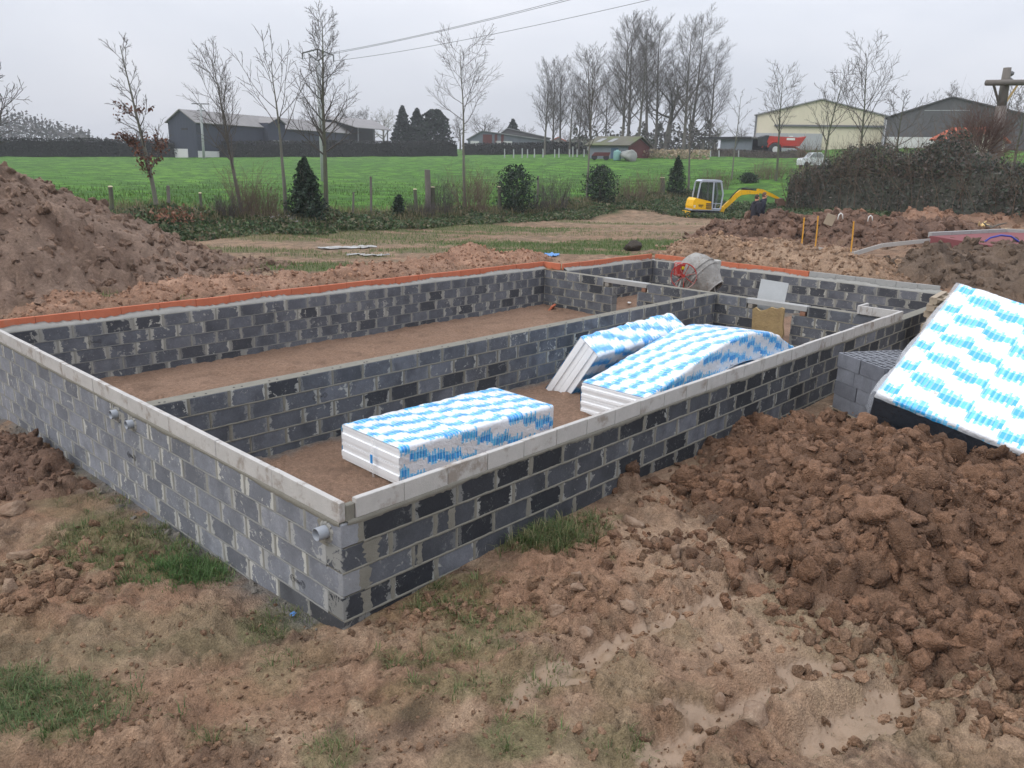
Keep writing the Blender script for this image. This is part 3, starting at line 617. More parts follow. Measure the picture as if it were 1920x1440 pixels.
h7, h7z = heap('earth_heap', 'dark earth heap with turf at its foot behind the large tilted pack', [(19.4, 1.4, 2.0, 1.6, .70), (20.8, -.2, 2.8, 2.0, .80), (21.5, -2.6, 3.2, 2.2, .92), (18.6, -2.2, 2.0, 1.6, .5), (23, 1.0, 2.4, 1.6, .66), (24.4, 2.3, 1.6, 1.3, .5)], (16.4, 26, -6, 3.2), .07, (.095, .066, .047), (.17, .122, .088), 701, 2600, .04, .16, .17, 2000, (.025, .15), lodk=3.0)
h8, h8z = heap('earth_heap', 'orange-brown spoil ridge along the foot of the dark hedge', [(31, 8.2, 2.6, 1.4, .95), (33, 6.0, 2.6, 1.6, 1.05), (34, 3.5, 2.6, 1.6, 1.1), (34.5, 0.5, 2.6, 2, 1.2)], (27, 38, -3, 11), .14, (.22, .125, .08), (.30, .18, .12), 801, 500, .08, .3, .12, 500, (.05, .2), lodk=5.0)
qd = ground_at(25, 880); heap('earth_heap', 'dark wet soil heap beside the left wall at the left edge', [(qd[0]-.1, qd[1], .75, 1.0, qd[2]+.30), (qd[0]-.5, qd[1]+1.0, .8, 1.1, qd[2]+.32), (qd[0]+.1, qd[1]-.7, .5, .6, qd[2]+.14)], (qd[0]-1.8, -.12, qd[1]-1.8, qd[1]+2.4), .035, (.12, .073, .050), (.19, .117, .082), 951, 300, .03, .12, .12, 700, (.012, .09))
# crumbs and broken clods lying loose on the mud in front
it = []
for (px, py, n, sx, sy, a, b_) in [(1250, 1060, 420, 1.2, .8, .008, .07), (1450, 1230, 190, 1.1, .6, .008, .06), (80, 1100, 420, .7, .8, .01, .09), (1050, 1150, 320, .8, .6, .008, .06), (1650, 1240, 260, .9, .3, .01, .09), (1850, 1350, 260, .6, .35, .01, .08), (1300, 1400, 130, 1.0, .25, .007, .05), (700, 1330, 560, 1.6, .7, .006, .03), (60, 880, 300, .5, .8, .015, .1), (820, 1150, 300, .5, .25, .008, .05), (300, 1250, 650, 1.6, 1.0, .006, .03), (900, 1200, 320, 1.3, .5, .006, .03), (1100, 1000, 260, .5, .4, .007, .05), (450, 1400, 320, 1.3, .3, .006, .03)]:
    q = ground_at(px, py)
    for _ in range(n):
        u, v = NP.normal(0, .55, 2); x, y = q[0]+RT[0]*sx*u+FW[0]*sy*v, q[1]+RT[1]*sx*u+FW[1]*sy*v
        if (x > -.06 and y > -.06): continue
        r = a*(b_/a)**(NP.rand()**2.6); it.append((x, y, gz(x, y)+r*.12, r, lod(r)))
clod_mesh('loose_clods', it, M['soil'], None, (.235, .148, .095), .35)['label'] = 'crumbs of mud strewn over the trampled ground'
# ------------------------------------------------------------------ block walls
BL, BH, TH = .46, .20, .20
def block_mesh(nm, mat, L=.437, T=.196, H=.188):
    mb = MB(); mb.box((0, 0, 0), (L, T, H), None, .006); me = mb.mesh(nm)
    bm = bmesh.new(); bm.from_mesh(me); bmesh.ops.recalc_face_normals(bm, faces=bm.faces); bm.to_mesh(me); bm.free(); me.materials.append(mat); return me
def smear(mb, o, t, n, L, hw, up, seg=.035, bulge=.006, wob=1.0):
    """mortar bead along direction t at o, face normal n, across direction up"""
    k = max(3, int(L/seg)+1); o, t, n, up = [np.array(q, float) for q in (o, t, n, up)]; V = []
    ph = NP.uniform(0, 99)
    for i in range(k):
        s_ = L*i/(k-1); a = hw*(.7+.75*abs(math.sin(ph+s_*9))*NP.rand()*wob+NP.uniform(0, .35)); b_ = hw*(.7+.75*abs(math.cos(ph*1.7+s_*7))*NP.rand()*wob+NP.uniform(0, .35))
        c_ = o+t*s_; V += [c_-up*a-n*.004, c_-up*(a*.45)+n*bulge*NP.uniform(.4, 1), c_+up*(b_*.45)+n*bulge*NP.uniform(.4, 1), c_+up*b_-n*.004]
    F = [(i*4+j, i*4+j+1, (i+1)*4+j+1, (i+1)*4+j) for i in range(k-1) for j in range(3)]
    mb.add(V, F)
def wall(label, axis, c, s, e, nc, mat, mort, sides, par0=0, ext=(0, 0), gaps=(), hw=.017, wob=1.0, vshift=0.0, skip_top=()):
    """axis 'x': runs along x with its low face at y=c. sides: +1 / -1 faces that get pointed joints. gaps: (a, b, first course missing)"""
    P = lambda u, v, z: (u, v, z) if axis == 'x' else (v, u, z)
    root = thing('block_wall', label, 'wall', P(s, c, -BH*nc), 0.0)
    rl = np.array(root.location); me = block_mesh('block', M[mat]); me_damp = block_mesh('block', M['blk_damp']); core = MB(); sm = MB(); sb_ = MB(); rot = (0, 0, 0) if axis == 'x' else (0, 0, R(90))
    tdir = P(1, 0, 0); nrm = P(0, 1, 0)
    for k in range(nc):
        z1, z0 = -BH*k, -BH*(k+1); a0, a1 = s, e
        if (k+par0) % 2 and ext[0]: a0 = s+TH
        if (k+par0) % 2 == 0 and ext[1]: a1 = e-TH
        segs = [(a0, a1)]
        for (ga, gb, gk) in list(gaps)+[(q[0], q[1], 0) for q in skip_top if k == 0]:
            if k >= gk: segs = [x for (p, q) in segs for x in ((p, min(q, ga)), (max(p, gb), q)) if x[1]-x[0] > .03]
        for (p, q) in segs:
            core.box(P((p+q)/2, c+TH/2, (z0+z1)/2-.001), tuple(abs(v) for v in P(q-p-.05, TH-.014, BH-.003)))
            cuts = [p]; x = s+(0 if (k+par0) % 2 == 0 else BL*.5)+vshift
            while x < p+.12: x += BL
            while x < q-.10: cuts.append(x+NP.uniform(-.015, .015)); x += BL
            cuts.append(q)
            for i in range(len(cuts)-1):
                u0, u1 = cuts[i], cuts[i+1]; L = u1-u0; jl = .012 if i == 0 else .022
                if L < .06: continue
                o = bpy.data.objects.new('block', me_damp if (mat == 'blk_left' and k >= 4 and u0 < (.9 if k == 4 else 2.6) and NP.rand() < .75) else me); COL.objects.link(o); o.parent = root
                ctr = np.array(P((u0+u1)/2-(.0055 if i == 0 else 0), c+TH/2+NP.uniform(-.0015, .0015), (z0+z1)/2))-rl; o.location = ctr
                o.rotation_euler = (NP.normal(0, .003), NP.normal(0, .003), rot[2]+NP.normal(0, .002)+(math.pi if NP.rand() < .5 else 0)); o.scale = ((L-(.010 if i == 0 else .022))/.437, 1, 1)
                for sd_ in sides:
                    fo = c if sd_ < 0 else c+TH; n_ = np.array(nrm)*sd_
                    if i > 0: smear(sm, P(u0, fo, z0+.008), (0, 0, 1), n_, BH-.016, hw*NP.uniform(.7, 1.5), tdir, wob=wob)
            for sd_ in sides:
                fo = c if sd_ < 0 else c+TH; smear(sb_, P(p, fo, z0), tdir, np.array(nrm)*sd_, q-p, hw*(.62 if mort == 'mortar' else .45), (0, 0, 1), .045, .005, wob)
    core.build('mortar_core', M['mortar'], root, world=True); sm.build('cross_joints', M[mort], root, True, world=True); sb_.build('bed_joints', M['mortar' if mort == 'mortar' else 'mortar_mid'], root, True, world=True)
    return root
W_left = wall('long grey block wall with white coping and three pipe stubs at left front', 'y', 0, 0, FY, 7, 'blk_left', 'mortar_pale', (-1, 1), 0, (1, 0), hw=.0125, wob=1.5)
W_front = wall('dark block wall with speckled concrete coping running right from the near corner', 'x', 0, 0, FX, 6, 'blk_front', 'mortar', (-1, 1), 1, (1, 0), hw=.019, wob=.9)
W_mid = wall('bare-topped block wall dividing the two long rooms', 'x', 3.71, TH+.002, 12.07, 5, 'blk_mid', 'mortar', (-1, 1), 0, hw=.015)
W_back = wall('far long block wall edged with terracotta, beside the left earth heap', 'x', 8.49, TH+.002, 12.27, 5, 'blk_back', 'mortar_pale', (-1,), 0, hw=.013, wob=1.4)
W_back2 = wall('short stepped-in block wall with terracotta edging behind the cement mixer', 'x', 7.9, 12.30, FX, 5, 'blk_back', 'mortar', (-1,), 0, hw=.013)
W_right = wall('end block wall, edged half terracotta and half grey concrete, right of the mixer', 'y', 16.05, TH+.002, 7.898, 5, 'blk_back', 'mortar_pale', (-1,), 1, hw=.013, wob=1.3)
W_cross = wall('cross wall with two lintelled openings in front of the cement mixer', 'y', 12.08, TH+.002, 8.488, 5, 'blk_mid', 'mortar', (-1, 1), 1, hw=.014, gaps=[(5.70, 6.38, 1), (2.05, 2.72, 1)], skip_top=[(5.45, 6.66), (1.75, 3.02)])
bpy.context.view_layer.update()
# lintels and the brick packing under their ends
def part(mb, nm, mt, root, smooth=False): return mb.build(nm, mt, root, smooth, world=True)
for (a, b_) in ((5.45, 6.66), (1.75, 3.02)):
    mb = MB(); mb.box((12.18, (a+b_)/2, -.052), (.19, b_-a-.02, .10), None, .004); part(mb, 'lintel', M['lintel'], W_cross)
    for y0 in (a+.03, a+.15, b_-.15, b_-.27):
        if (b_-a) < 1.3 and y0 in (a+.15, b_-.27): continue
        mb = MB(); mb.box((12.18, y0+.06, -.152), (.19, .105, .085), rotm(0, 0, NP.normal(0, .04)), .006); part(mb, 'packing_brick', simple('old_brick', (.22, .115, .075) if y0 < b_-.2 else (.25, .23, .20), .9, var=.3), W_cross)
# edging
def edging(root, nm, mt, axis, c, s, e, L=BL, t=.05, h=.155, jit=.003):
    me = None; u = s; P = lambda a, v, z: (a, v, z) if axis == 'x' else (v, a, z)
    rl = np.array(root.location); mb = MB(); mb.box((0, 0, 0), (L-.005, t, h), None, .004); me = mb.mesh(nm)
    bm = bmesh.new(); bm.from_mesh(me); bmesh.ops.recalc_face_normals(bm, faces=bm.faces); bm.to_mesh(me); bm.free(); me.materials.append(M[mt])
    while u < e-.04:
        l = min(L, e-u); o = bpy.data.objects.new(nm, me); COL.objects.link(o); o.parent = root
        o.location = np.array(P(u+l/2, c+t/2+NP.normal(0, jit*.5), .010+h/2+NP.normal(0, jit*.5)))-rl; o.rotation_euler = (NP.normal(0, .006), NP.normal(0, .002), (0 if axis == 'x' else R(90))+NP.normal(0, .003)); o.scale = (l/L, 1, 1); u += l
def fillet(root, axis, c, s, e, sg, w_=.11, h=.07):
    """rough mortar bank between edging and block top"""
    P = lambda a, v, z: (a, v, z) if axis == 'x' else (v, a, z); V = []; k = int((e-s)/.05)+2
    for i in range(k):
        a = s+(e-s)*i/(k-1); hh = h*(1+.35*math.sin(a*3.1)+NP.uniform(-.25, .3)); ww = w_*(1+NP.uniform(-.15, .12))
        V += [P(a, c, -.006), P(a, c, hh), P(a, c+sg*ww*.45, hh*.55+NP.uniform(0, .01)), P(a, c+sg*ww, .006), P(a, c+sg*ww, -.006)]
    F = [(i*5+j, i*5+j+1, (i+1)*5+j+1, (i+1)*5+j) for i in range(k-1) for j in range(4)]
    mb = MB(); mb.add(V, F); part(mb, 'mortar_bed', M['mortar_bed'], root, True)
M['mortar_bed'] = simple('mortar_bed', (.27, .265, .245), .9, var=.2, vs=7, bump=.008, bs=50)
def bed(root, axis, c, s, e, w_=.06, sg=-1):
    """squeezed-out mortar below the coping, on the outer face"""
    P = lambda a, v, z: (a, v, z) if axis == 'x' else (v, a, z); V = []; k = int((e-s)/.035)+2
    for i in range(k):
        a = s+(e-s)*i/(k-1); dn = .016+.022*max(0, math.sin(a*2.3+math.sin(a*5)))+NP.uniform(0, .014)
        V += [P(a, c+.004, .014), P(a, c-.004-NP.uniform(0, .003), .008), P(a, c-.004-NP.uniform(0, .003), -dn*.6), P(a, c+.004, -dn)]
    F = [(i*4+j, i*4+j+1, (i+1)*4+j+1, (i+1)*4+j) for i in range(k-1) for j in range(3)]
    mb = MB(); mb.add(V, F); part(mb, 'bed_joint', M['mortar'], root, True)
edging(W_left, 'coping_block', 'coping', 'y', 0, .004, FY-.06, L=.92); fillet(W_left, 'y', .05, .06, FY-.2, 1, .13, .05); bed(W_left, 'y', 0, .01, FY-.05)
edging(W_front, 'coping_block', 'coping', 'x', 0, .135, 12.08); fillet(W_front, 'x', .05, .14, 12.0, 1, .13, .05); bed(W_front, 'x', 0, .06, 12.08)
mb = MB(); mb.box((.092, .027, .07), (.085, .05, .135), rotm(0, .02, .05), .008); part(mb, 'corner_mortar', M['mortar'], W_front)
edging(W_front, 'coping_block', 'coping', 'y', 12.03, .056, .74); edging(W_front, 'coping_block', 'coping', 'x', .745, 12.03, 12.5)
edging(W_back, 'clay_edging', 'clay', 'x', FY-.05, .06, 12.27, L=.62); fillet(W_back, 'x', FY-.05, .1, 12.2, -1, .13, .055)
edging(W_back, 'clay_edging', 'clay', 'y', 12.225, 8.115, 8.62)
edging(W_back2, 'clay_edging', 'clay', 'x', 8.05, 12.29, 16.2, L=.62); fillet(W_back2, 'x', 8.05, 12.3, 16.0, -1, .13, .055)
edging(W_right, 'clay_edging', 'clay', 'y', 16.20, 3.52, 7.95, L=.62); edging(W_right, 'coping_block', 'lintel', 'y', 16.20, .55, 3.50); fillet(W_right, 'y', 16.20, .5, 7.9, -1, .13, .06)
# pipe stubs
def pipe(root, y, z, r, out, mt='pvc', ax=(-1, 0, 0)):
    mb = MB(); o = np.array((0., y, z)); n = 24; pr = [(r, -.05), (r, out), (r*.88, out), (r*.88, -.05)]
    m4 = np.eye(4); a = np.array(ax, float); u = np.array((0, 1., 0)); m4[:3, 0] = u; m4[:3, 1] = np.cross(a, u); m4[:3, 2] = a; m4[:3, 3] = o
    mb.lathe(pr, n, m4); ob = part(mb, 'pipe_stub', M[mt], root, True); return ob
for (px, py, r, out) in ((207, 778, .048, .07), (236, 797, .045, .07), (592, 1003, .05, .09)):
    q = onx(px, py, -out); pipe(W_left, q[1], q[2], r, out)
    sm = MB(); 
    for i in range(10):
        a = 2*math.pi*i/10; smear(sm, (-.001, q[1]+r*1.25*math.cos(a), q[2]+r*1.25*math.sin(a)), (0, -math.sin(a), math.cos(a)), (-1, 0, 0), r*.95, .022, (0, math.cos(a), math.sin(a)), .02, .009)
    part(sm, 'pipe_mortar', M['mortar_bed'], W_left, True)
for (dy, dz, sx, sz) in ((.17, -.02, .06, .10), (-.12, .02, .05, .11)):        # patches of render round the stubs
    q = onx(222, 790, 0); mb = MB(); smear(mb, (0, q[1]+dy, q[2]+dz-sz), (0, 0, 1), (-1, 0, 0), sz*2, sx, (0, 1, 0), .03, .006); part(mb, 'render_patch', M['mortar_pale'], W_left, True)
q = onx(606, 990, 0); mb = MB(); smear(mb, (0, q[1], q[2]-.13), (0, 0, 1), (-1, 0, 0), .2, .07, (0, 1, 0), .03, .006); part(mb, 'render_patch', M['mortar'], W_left, True)
for (u, k, hw_) in ((.18, 0, .03), (.28, 1, .06), (.2, 2, .05), (1.1, 1, .04), (.75, 2, .03), (.22, 3, .05)):
    mb = MB(); smear(mb, (u, 0, -BH*(k+1)+.01), (0, 0, 1), (0, -1, 0), .18, hw_, (1, 0, 0), .02, .005, 1.4); part(mb, 'render_patch', M['mortar'], W_front, True)
# maker's stamp on a few blocks: an oval bracket round a scrawl, too worn to read
M['stamp'] = simple('stamp_ink', (.05, .05, .055), .9, var=.4, vs=40)
def stamp(root, o, t, n, wd=.21, ht=.045):
    o, t, n = [np.array(q, float) for q in (o, t, n)]; up = np.array((0, 0, 1.)); mb = MB(); P = lambda a, z: o+t*a+up*z+n*.0025
    for s_ in (-1, 1):
        for q in (1.0, .84): mb.tube([P(s_*wd*.5*q*math.cos(an), ht*q*math.sin(an)) for an in np.linspace(-.9, .9, 7)], .0017, 4)
    a = -wd*.30
    for i in range(6):
        mb.tube([P(a+.3*wd*.1*j+i*wd*.1, ht*.42*math.sin(j*1.9+i*2.3)) for j in range(4)], .0018, 4)
    part(mb, 'stamp', M['stamp'], root)
q = onx(558, 1078, 0); stamp(W_left, (-.001, q[1], -.2*3-.1), (0, -1, 0), (-1, 0, 0))
q = onx(250, 880, 0); stamp(W_left, (-.001, q[1], -.5), (0, -1, 0), (-1, 0, 0)); q = ony(178, 641, 8.49); stamp(W_back, (q[0], 8.489, -.3), (1, 0, 0), (0, -1, 0)); q = ony(600, 745, 3.71); stamp(W_mid, (q[0], 3.709, -.3), (1, 0, 0), (0, -1, 0))
# black discs on the dividing wall's bare top paint the shade of finger holes
me = None
for i in range(26):
    for s_ in (-.035, .035):
        mb = MB(); x = .35+i*.455+NP.normal(0, .02); mb.lathe([(.014, 0), (.011, .003), (.0, .0035)], 8, np.array(Matrix.Translation((x+s_, 3.775+NP.normal(0, .012), -.0015)))); part(mb, 'hole_shade_disc', M['black'], W_mid)
# cement crumbs spilled along the foot of the left wall
it = []
for _ in range(110):
    y = NP.uniform(.2, FY-.3); x = -.02-abs(NP.normal(0, .09)); r = .010*(4.5**(NP.rand()**2)); it.append((x, y, gz(x, y)+r*.1, r, 2 if r > .02 else 1))
cs_ = clod_mesh('cement_crumbs', it, simple('cement_crumb', (.15, .135, .115), .95, var=.3, vs=20), W_left, (.2, .2, .19), .2)
# ------------------------------------------------------------------ insulation packs
def wrap_mat(name, per=.30, stepu=.20, dens=.5, col1=S(70, 180, 232), col2=S(28, 140, 214), worn=.0):
    b = NB(name); u = b.attr('pu', 'Fac'); v = b.attr('pv', 'Fac')
    # stepped bands of stretched lettering: strokes run across the pack
    st = b.math('FLOOR', b.math('DIVIDE', u, stepu)); ph = b.math('MULTIPLY', st, per*.27)
    wob = b.noise(b.pos(), 1.6, 2, .5); wst = b.n('ShaderNodeTexWhiteNoise', noise_dimensions='1D'); b.l(st, wst.inputs['W']); vv = b.math('ADD', b.math('ADD', v, ph), b.math('ADD', b.math('MULTIPLY', wob, .16), b.math('MULTIPLY', wst.outputs['Value'], per*.16)))
    si = b.math('FLOOR', b.math('DIVIDE', u, per*.072)); wnz = b.n('ShaderNodeTexWhiteNoise', noise_dimensions='1D'); b.l(si, wnz.inputs['W']); h1_ = wnz.outputs['Value']
    w2_ = b.n('ShaderNodeTexWhiteNoise', noise_dimensions='1D'); b.l(b.math('ADD', si, 77.7), w2_.inputs['W']); h2_ = w2_.outputs['Value']
    fr = b.math('FRACT', b.math('DIVIDE', vv, per)); lo = b.math('MULTIPLY', h1_, .20); hi = b.math('MULTIPLY_ADD', h2_, .24, dens+.02)
    ink = b.math('MULTIPLY', b.math('GREATER_THAN', fr, lo), b.math('LESS_THAN', fr, hi))
    # thin white gaps between strokes
    fs = b.math('FRACT', b.math('DIVIDE', u, per*.144)); gp = b.math('GREATER_THAN', fs, .30); mid = b.math('LESS_THAN', b.math('ABSOLUTE', b.math('SUBTRACT', fr, .28)), .13)
    tone = b.math('ADD', b.math('MULTIPLY', gp, .75), b.math('MULTIPLY', mid, .5), clamp=True); ink = b.math('MULTIPLY', ink, b.math('MULTIPLY_ADD', tone, .5, .5))
    cm = b.mix(b.math('MULTIPLY', mid, b.math('GREATER_THAN', h2_, .35)), col1, col2); c = b.mix(ink, (.73, .75, .78), cm)
    # mud splashes on the film
    dn = b.ramp(b.noise(b.pos(), 5.5, 6, .7), [(.69-.06*worn, 0.0), (.73-.06*worn, 1.0)]); c = b.mix(b.math('MULTIPLY', dn, .7), c, (.34, .27, .2))
    b.color(c); b.rough(.25); b.b.inputs['Specular IOR Level'].default_value = .5; b.b.inputs['Coat Weight'].default_value = .35; b.b.inputs['Coat Roughness'].default_value = .15
    wr = b.noise(b.pos(), 16, 4, .55, .6); wr2 = b.noise(b.pos(), 55, 3, .5); b.bump(b.math('ADD', wr, b.math('MULTIPLY', wr2, .3)), .022, .85)
    return b.m
M['wrap'] = wrap_mat('printed_film', .29, .25, .42, S(80, 184, 236), S(36, 146, 220)); M['wrap_big'] = wrap_mat('printed_film_large', .44, .38, .39, S(92, 194, 240), S(50, 166, 232), worn=.6)
b = NB('clear_film'); b.color((.9, .92, .95)); b.rough(.12); b.b.inputs['Alpha'].default_value = .32; b.b.inputs['Specular IOR Level'].default_value = .8
b.bump(b.noise(b.pos(), 22, 4, .6, 1.0), .02, 1.0); M['film'] = b.m
def pack(label, mtx, L, w_, h, ns, deform=None, seed=1, mt='wrap', cover=(.0, .0), wrinkle=.012, tails=True, bottom=False, name='insulation_pack', gv=.010):
    m4 = np.array(mtx); root = thing(name, label, 'insulation pack', m4[:3, 3])
    T = lambda V: (np.array(deform(np.array(V)) if deform else V) @ m4[:3, :3].T)
    th = h/ns
    for k in range(ns):
        z0 = k*th; ox = NP.uniform(-.006, .006); a = gv
        pr = [(0, .002), (0, th*.18), (-a, th*.20), (-a, th*.52), (a*.9, th*.56), (a*.9, th*.80), (0, th*.83), (0, th-.002)]; pr2 = [(L, th-.002), (L, th*.83), (L-a*.9, th*.80), (L-a*.9, th*.56), (L+a, th*.52), (L+a, th*.20), (L, th*.18), (L, .002)]
        poly = [(x+ox, z+z0) for x, z in pr]; top = []
        n = 24 if deform else 6
        up = [(L*i/n, th-.002+z0) for i in range(1, n)]; dn_ = [(L*i/n, .002+z0) for i in range(n-1, 0, -1)]
        full = poly+up+[(x+ox, z+z0) for x, z in pr2]+dn_; nv = len(full); V = [(x, -w_/2, z) for x, z in full]+[(x, w_/2, z) for x, z in full]
        F = [(i, (i+1) % nv, nv+(i+1) % nv, nv+i) for i in range(nv)]
        # end caps as strips between the upper and lower outline
        half = nv//2
        low = [0]+[nv-1-i for i in range(n-1)]
        F += [tuple(range(nv))[::-1], tuple(range(nv, 2*nv))]
        mb = MB(); mb.add(T(V), F); mb.build('slab', M['eps'], root)
    # printed film over both long sides and the top
    nu, prof = int(L/.035), []
    e = .010; r = .03; zz = np.linspace(.015, h-r, 12)
    for z in zz: prof.append((-w_/2-e, z))
    for a in np.linspace(0, math.pi/2, 4)[1:]: prof.append((-w_/2-e+r-r*math.cos(a), h-r+(r+e)*math.sin(a)))
    for y in np.linspace(-w_/2+.06, w_/2-.06, 30): prof.append((y, h+e))
    for a in np.linspace(math.pi/2, 0, 4)[:-1]: prof.append((w_/2+e-r+r*math.cos(a), h-r+(r+e)*math.sin(a)))
    for z in zz[::-1]: prof.append((w_/2+e, z))
    if bottom: prof = prof+[(y, -e) for y in np.linspace(w_/2, -w_/2, 14)]
    prof = np.array(prof); s_ = np.r_[0, np.cumsum(np.hypot(*np.diff(prof, axis=0).T))]; x0, x1 = .0+cover[0], L-cover[1]
    U, K = np.meshgrid(np.linspace(x0, x1, nu), np.arange(len(prof)), indexing='ij'); PY, PZ, PS = prof[K, 0], prof[K, 1], s_[K]
    nrm = np.gradient(prof, axis=0); nrm = np.stack([-nrm[:, 1], nrm[:, 0]], -1); nrm /= np.linalg.norm(nrm, axis=1)[:, None]+1e-9
    wr = np.abs(fbm(U*1.6+seed*3, PS*.8, 3.2, 3, seed))*2-.2+np.clip(fbm(U+seed, PS, 2.2, 2, seed+9), 0, 1)*1.6; wr = wr*wrinkle*np.clip(np.minimum(U-x0, x1-U)/.08+.25, 0, 1)
    hem = 1+0*U; PY2, PZ2 = PY+nrm[K, 0]*wr, PZ+nrm[K, 1]*wr; PZ2 = np.where(PZ < .03, PZ2+np.abs(fbm(U, PS, 5, 2, seed+4))*.05, PZ2) if not bottom else PZ2
    V = np.stack([U, PY2, PZ2], -1).reshape(-1, 3); me = np_mesh('film', T(V), grid_faces(nu, len(prof))[:, ::-1], True, None, {'pu': U.ravel()+seed*.37, 'pv': PS.ravel()+seed*.113})
    link_mesh('film', me, M[mt], root)
    return root, T
def mat4(X, Y, Z, o): m = np.eye(4); m[:3, 0], m[:3, 1], m[:3, 2], m[:3, 3] = X, Y, Z, o; return m
def unit(v): v = np.array(v, float); return v/np.linalg.norm(v)
# one flat on the earth floor near the front wall
a = R(-2.0); X1, Y1 = np.array((math.cos(a), math.sin(a), 0)), np.array((-math.sin(a), math.cos(a), 0))
p1, T1 = pack('blue and white wrapped insulation pack lying alone near the front corner', mat4(X1, Y1, (0, 0, 1), np.array((2.08, 2.42, -.865))), 2.46, 1.10, .42, 2, seed=1)
# lettering that can still be read on its long side
M['ink'] = simple('blue_ink', S(34, 140, 214), .4, var=.1)
def lettering(root, T, x, z, wd, ht, y):
    cu = bpy.data.curves.new('lettering', 'FONT'); cu.body = 'KNAUF'; cu.size = 1.0; cu.resolution_u = 2; cu.extrude = .0
    to = bpy.data.objects.new('t', cu); COL.objects.link(to); dg = bpy.context.evaluated_depsgraph_get(); me = bpy.data.meshes.new_from_object(to.evaluated_get(dg)); bpy.data.objects.remove(to)
    v = np.array([q.co[:] for q in me.vertices]); lo, hi = v.min(0), v.max(0); V = np.stack([x+(v[:, 0]-lo[0])/(hi[0]-lo[0])*wd, np.full(len(v), y), z+(v[:, 1]-lo[1])/(hi[1]-lo[1])*ht], -1)
    me.vertices.foreach_set('co', T(V).astype(np.float32).ravel()); me.update(); me.name = 'lettering'; me.materials.append(M['ink']); link_mesh('lettering', me, None, root)
for (x, z, wd, ht) in ((.03, .03, .19, .055), (2.2, .14, .2, .06)): lettering(p1, T1, x, z, wd, ht, -.55-.030)
# dangling end of a strap at the near end
mb = MB(); V = []
for i in range(9):
    t = i/8; yy = -.12+.01*math.sin(t*5); V += [(-.035-.02*math.sin(t*3), yy-.022, .42-.50*t), (-.035-.02*math.sin(t*3), yy+.022, .42-.50*t)]
mb.add(T1(V), [(2*i, 2*i+1, 2*i+3, 2*i+2) for i in range(8)]); mb.build('strap', M['film'], p1)
mb = MB(); mb.box((0, 0, 0), (.004, .04, .1)); mb.v = [tuple(q) for q in T1(np.array(mb.v)+np.array((-.058, -.115, .20)))]; mb.build('strap_print', M['ink'], p1)
# pack underneath, then the one that sags over it
pk, _ = pack('flat blue wrapped pack half hidden under the sagging insulation pack', mat4((1, 0, 0), (0, 1, 0), (0, 0, 1), np.array((7.5, 1.28, -.88))), 2.4, .9, .42, 4, seed=5, wrinkle=.02)
def arch(V):
    V = np.array(V, float); xk = np.array((-.1, 0, 1.1, 1.75, 2.55, 3.1, 3.7, 4.45, 4.6)); zk = np.array((-.88, -.87, -.63, -.47, -.35, -.38, -.50, -.84, -.87))
    t = V[:, 0]; z = np.interp(t, xk, zk); z = (z+np.interp(t-.15, xk, zk)+np.interp(t+.15, xk, zk)+np.interp(t-.3, xk, zk)+np.interp(t+.3, xk, zk))/5
    tilt = np.interp(t, (0, 1.5, 4.5), (0, .05, .02)); return np.stack([t, V[:, 1]+t*-.015, V[:, 2]+z+tilt*-V[:, 1]], -1)
pack('long insulation pack sagging in an arch beside the leaning pack', mat4((1, 0, 0), (0, 1, 0), (0, 0, 1), np.array((5.66, 1.68, -.02))), 4.45, 1.06, .44, 4, arch, 9, wrinkle=.016)
# the one that leans on it
Zl = unit((0, -.825, -.565)); Xl = unit((1, .012, 0.02)); Yl = np.cross(Zl, Xl); Yl = unit(Yl); Zl = np.cross(Xl, Yl)
pack('insulation pack propped on its edge between dividing wall and sagging pack', mat4(Xl, Yl, Zl, np.array((6.2, 3.34, -.88))+Yl*.575), 2.55, 1.15, .40, 2, seed=13, gv=.013, wrinkle=.02, bottom=True)
# large pack tipped against the block stack
A0 = np.array((6.86, -1.38, -.04)); Ub = unit(np.array((9.07, -1.55, 1.11))-A0); Vb = unit(np.array((6.91, -3.00, -.38))-A0); Vb = unit(Vb-Ub*(Ub@Vb)); Nb = unit(np.cross(Vb, Ub))
if Nb[2] < 0: Nb = -Nb
# local x runs along the low edge, local y up the slope
WB, LB, HB = 2.5, 2.1, .42
Yb = Ub; Xb = Vb
if np.cross(Xb, Yb) @ Nb < 0: Xb = -Xb; org = A0+Vb*LB+Ub*WB/2-Nb*HB
else: org = A0+Ub*WB/2-Nb*HB
BIGM = mat4(Xb, Yb, Nb, org)
pb, Tb = pack('large insulation pack tipped over the block stack at the right edge', BIGM, LB, WB, HB, 4, None, 21, 'wrap_big', wrinkle=.014, bottom=True)
b = NB('shade_film'); b.color((.035, .045, .06)); b.rough(.15); b.b.inputs['Specular IOR Level'].default_value = .6; b.bump(b.noise(b.pos(), 14, 4, .6, .8), .03, .8); M['shade_film'] = b.m  # dark sheet added over the low side, shade painted into its colour
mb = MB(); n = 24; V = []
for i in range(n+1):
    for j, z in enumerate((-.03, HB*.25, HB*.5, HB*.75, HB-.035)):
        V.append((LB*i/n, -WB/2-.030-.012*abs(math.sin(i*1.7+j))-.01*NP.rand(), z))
mb.add(Tb(V), [(i*5+j, (i+1)*5+j, (i+1)*5+j+1, i*5+j+1) for i in range(n) for j in range(4)]); mb.build('underside_shade', M['shade_film'], pb, True)
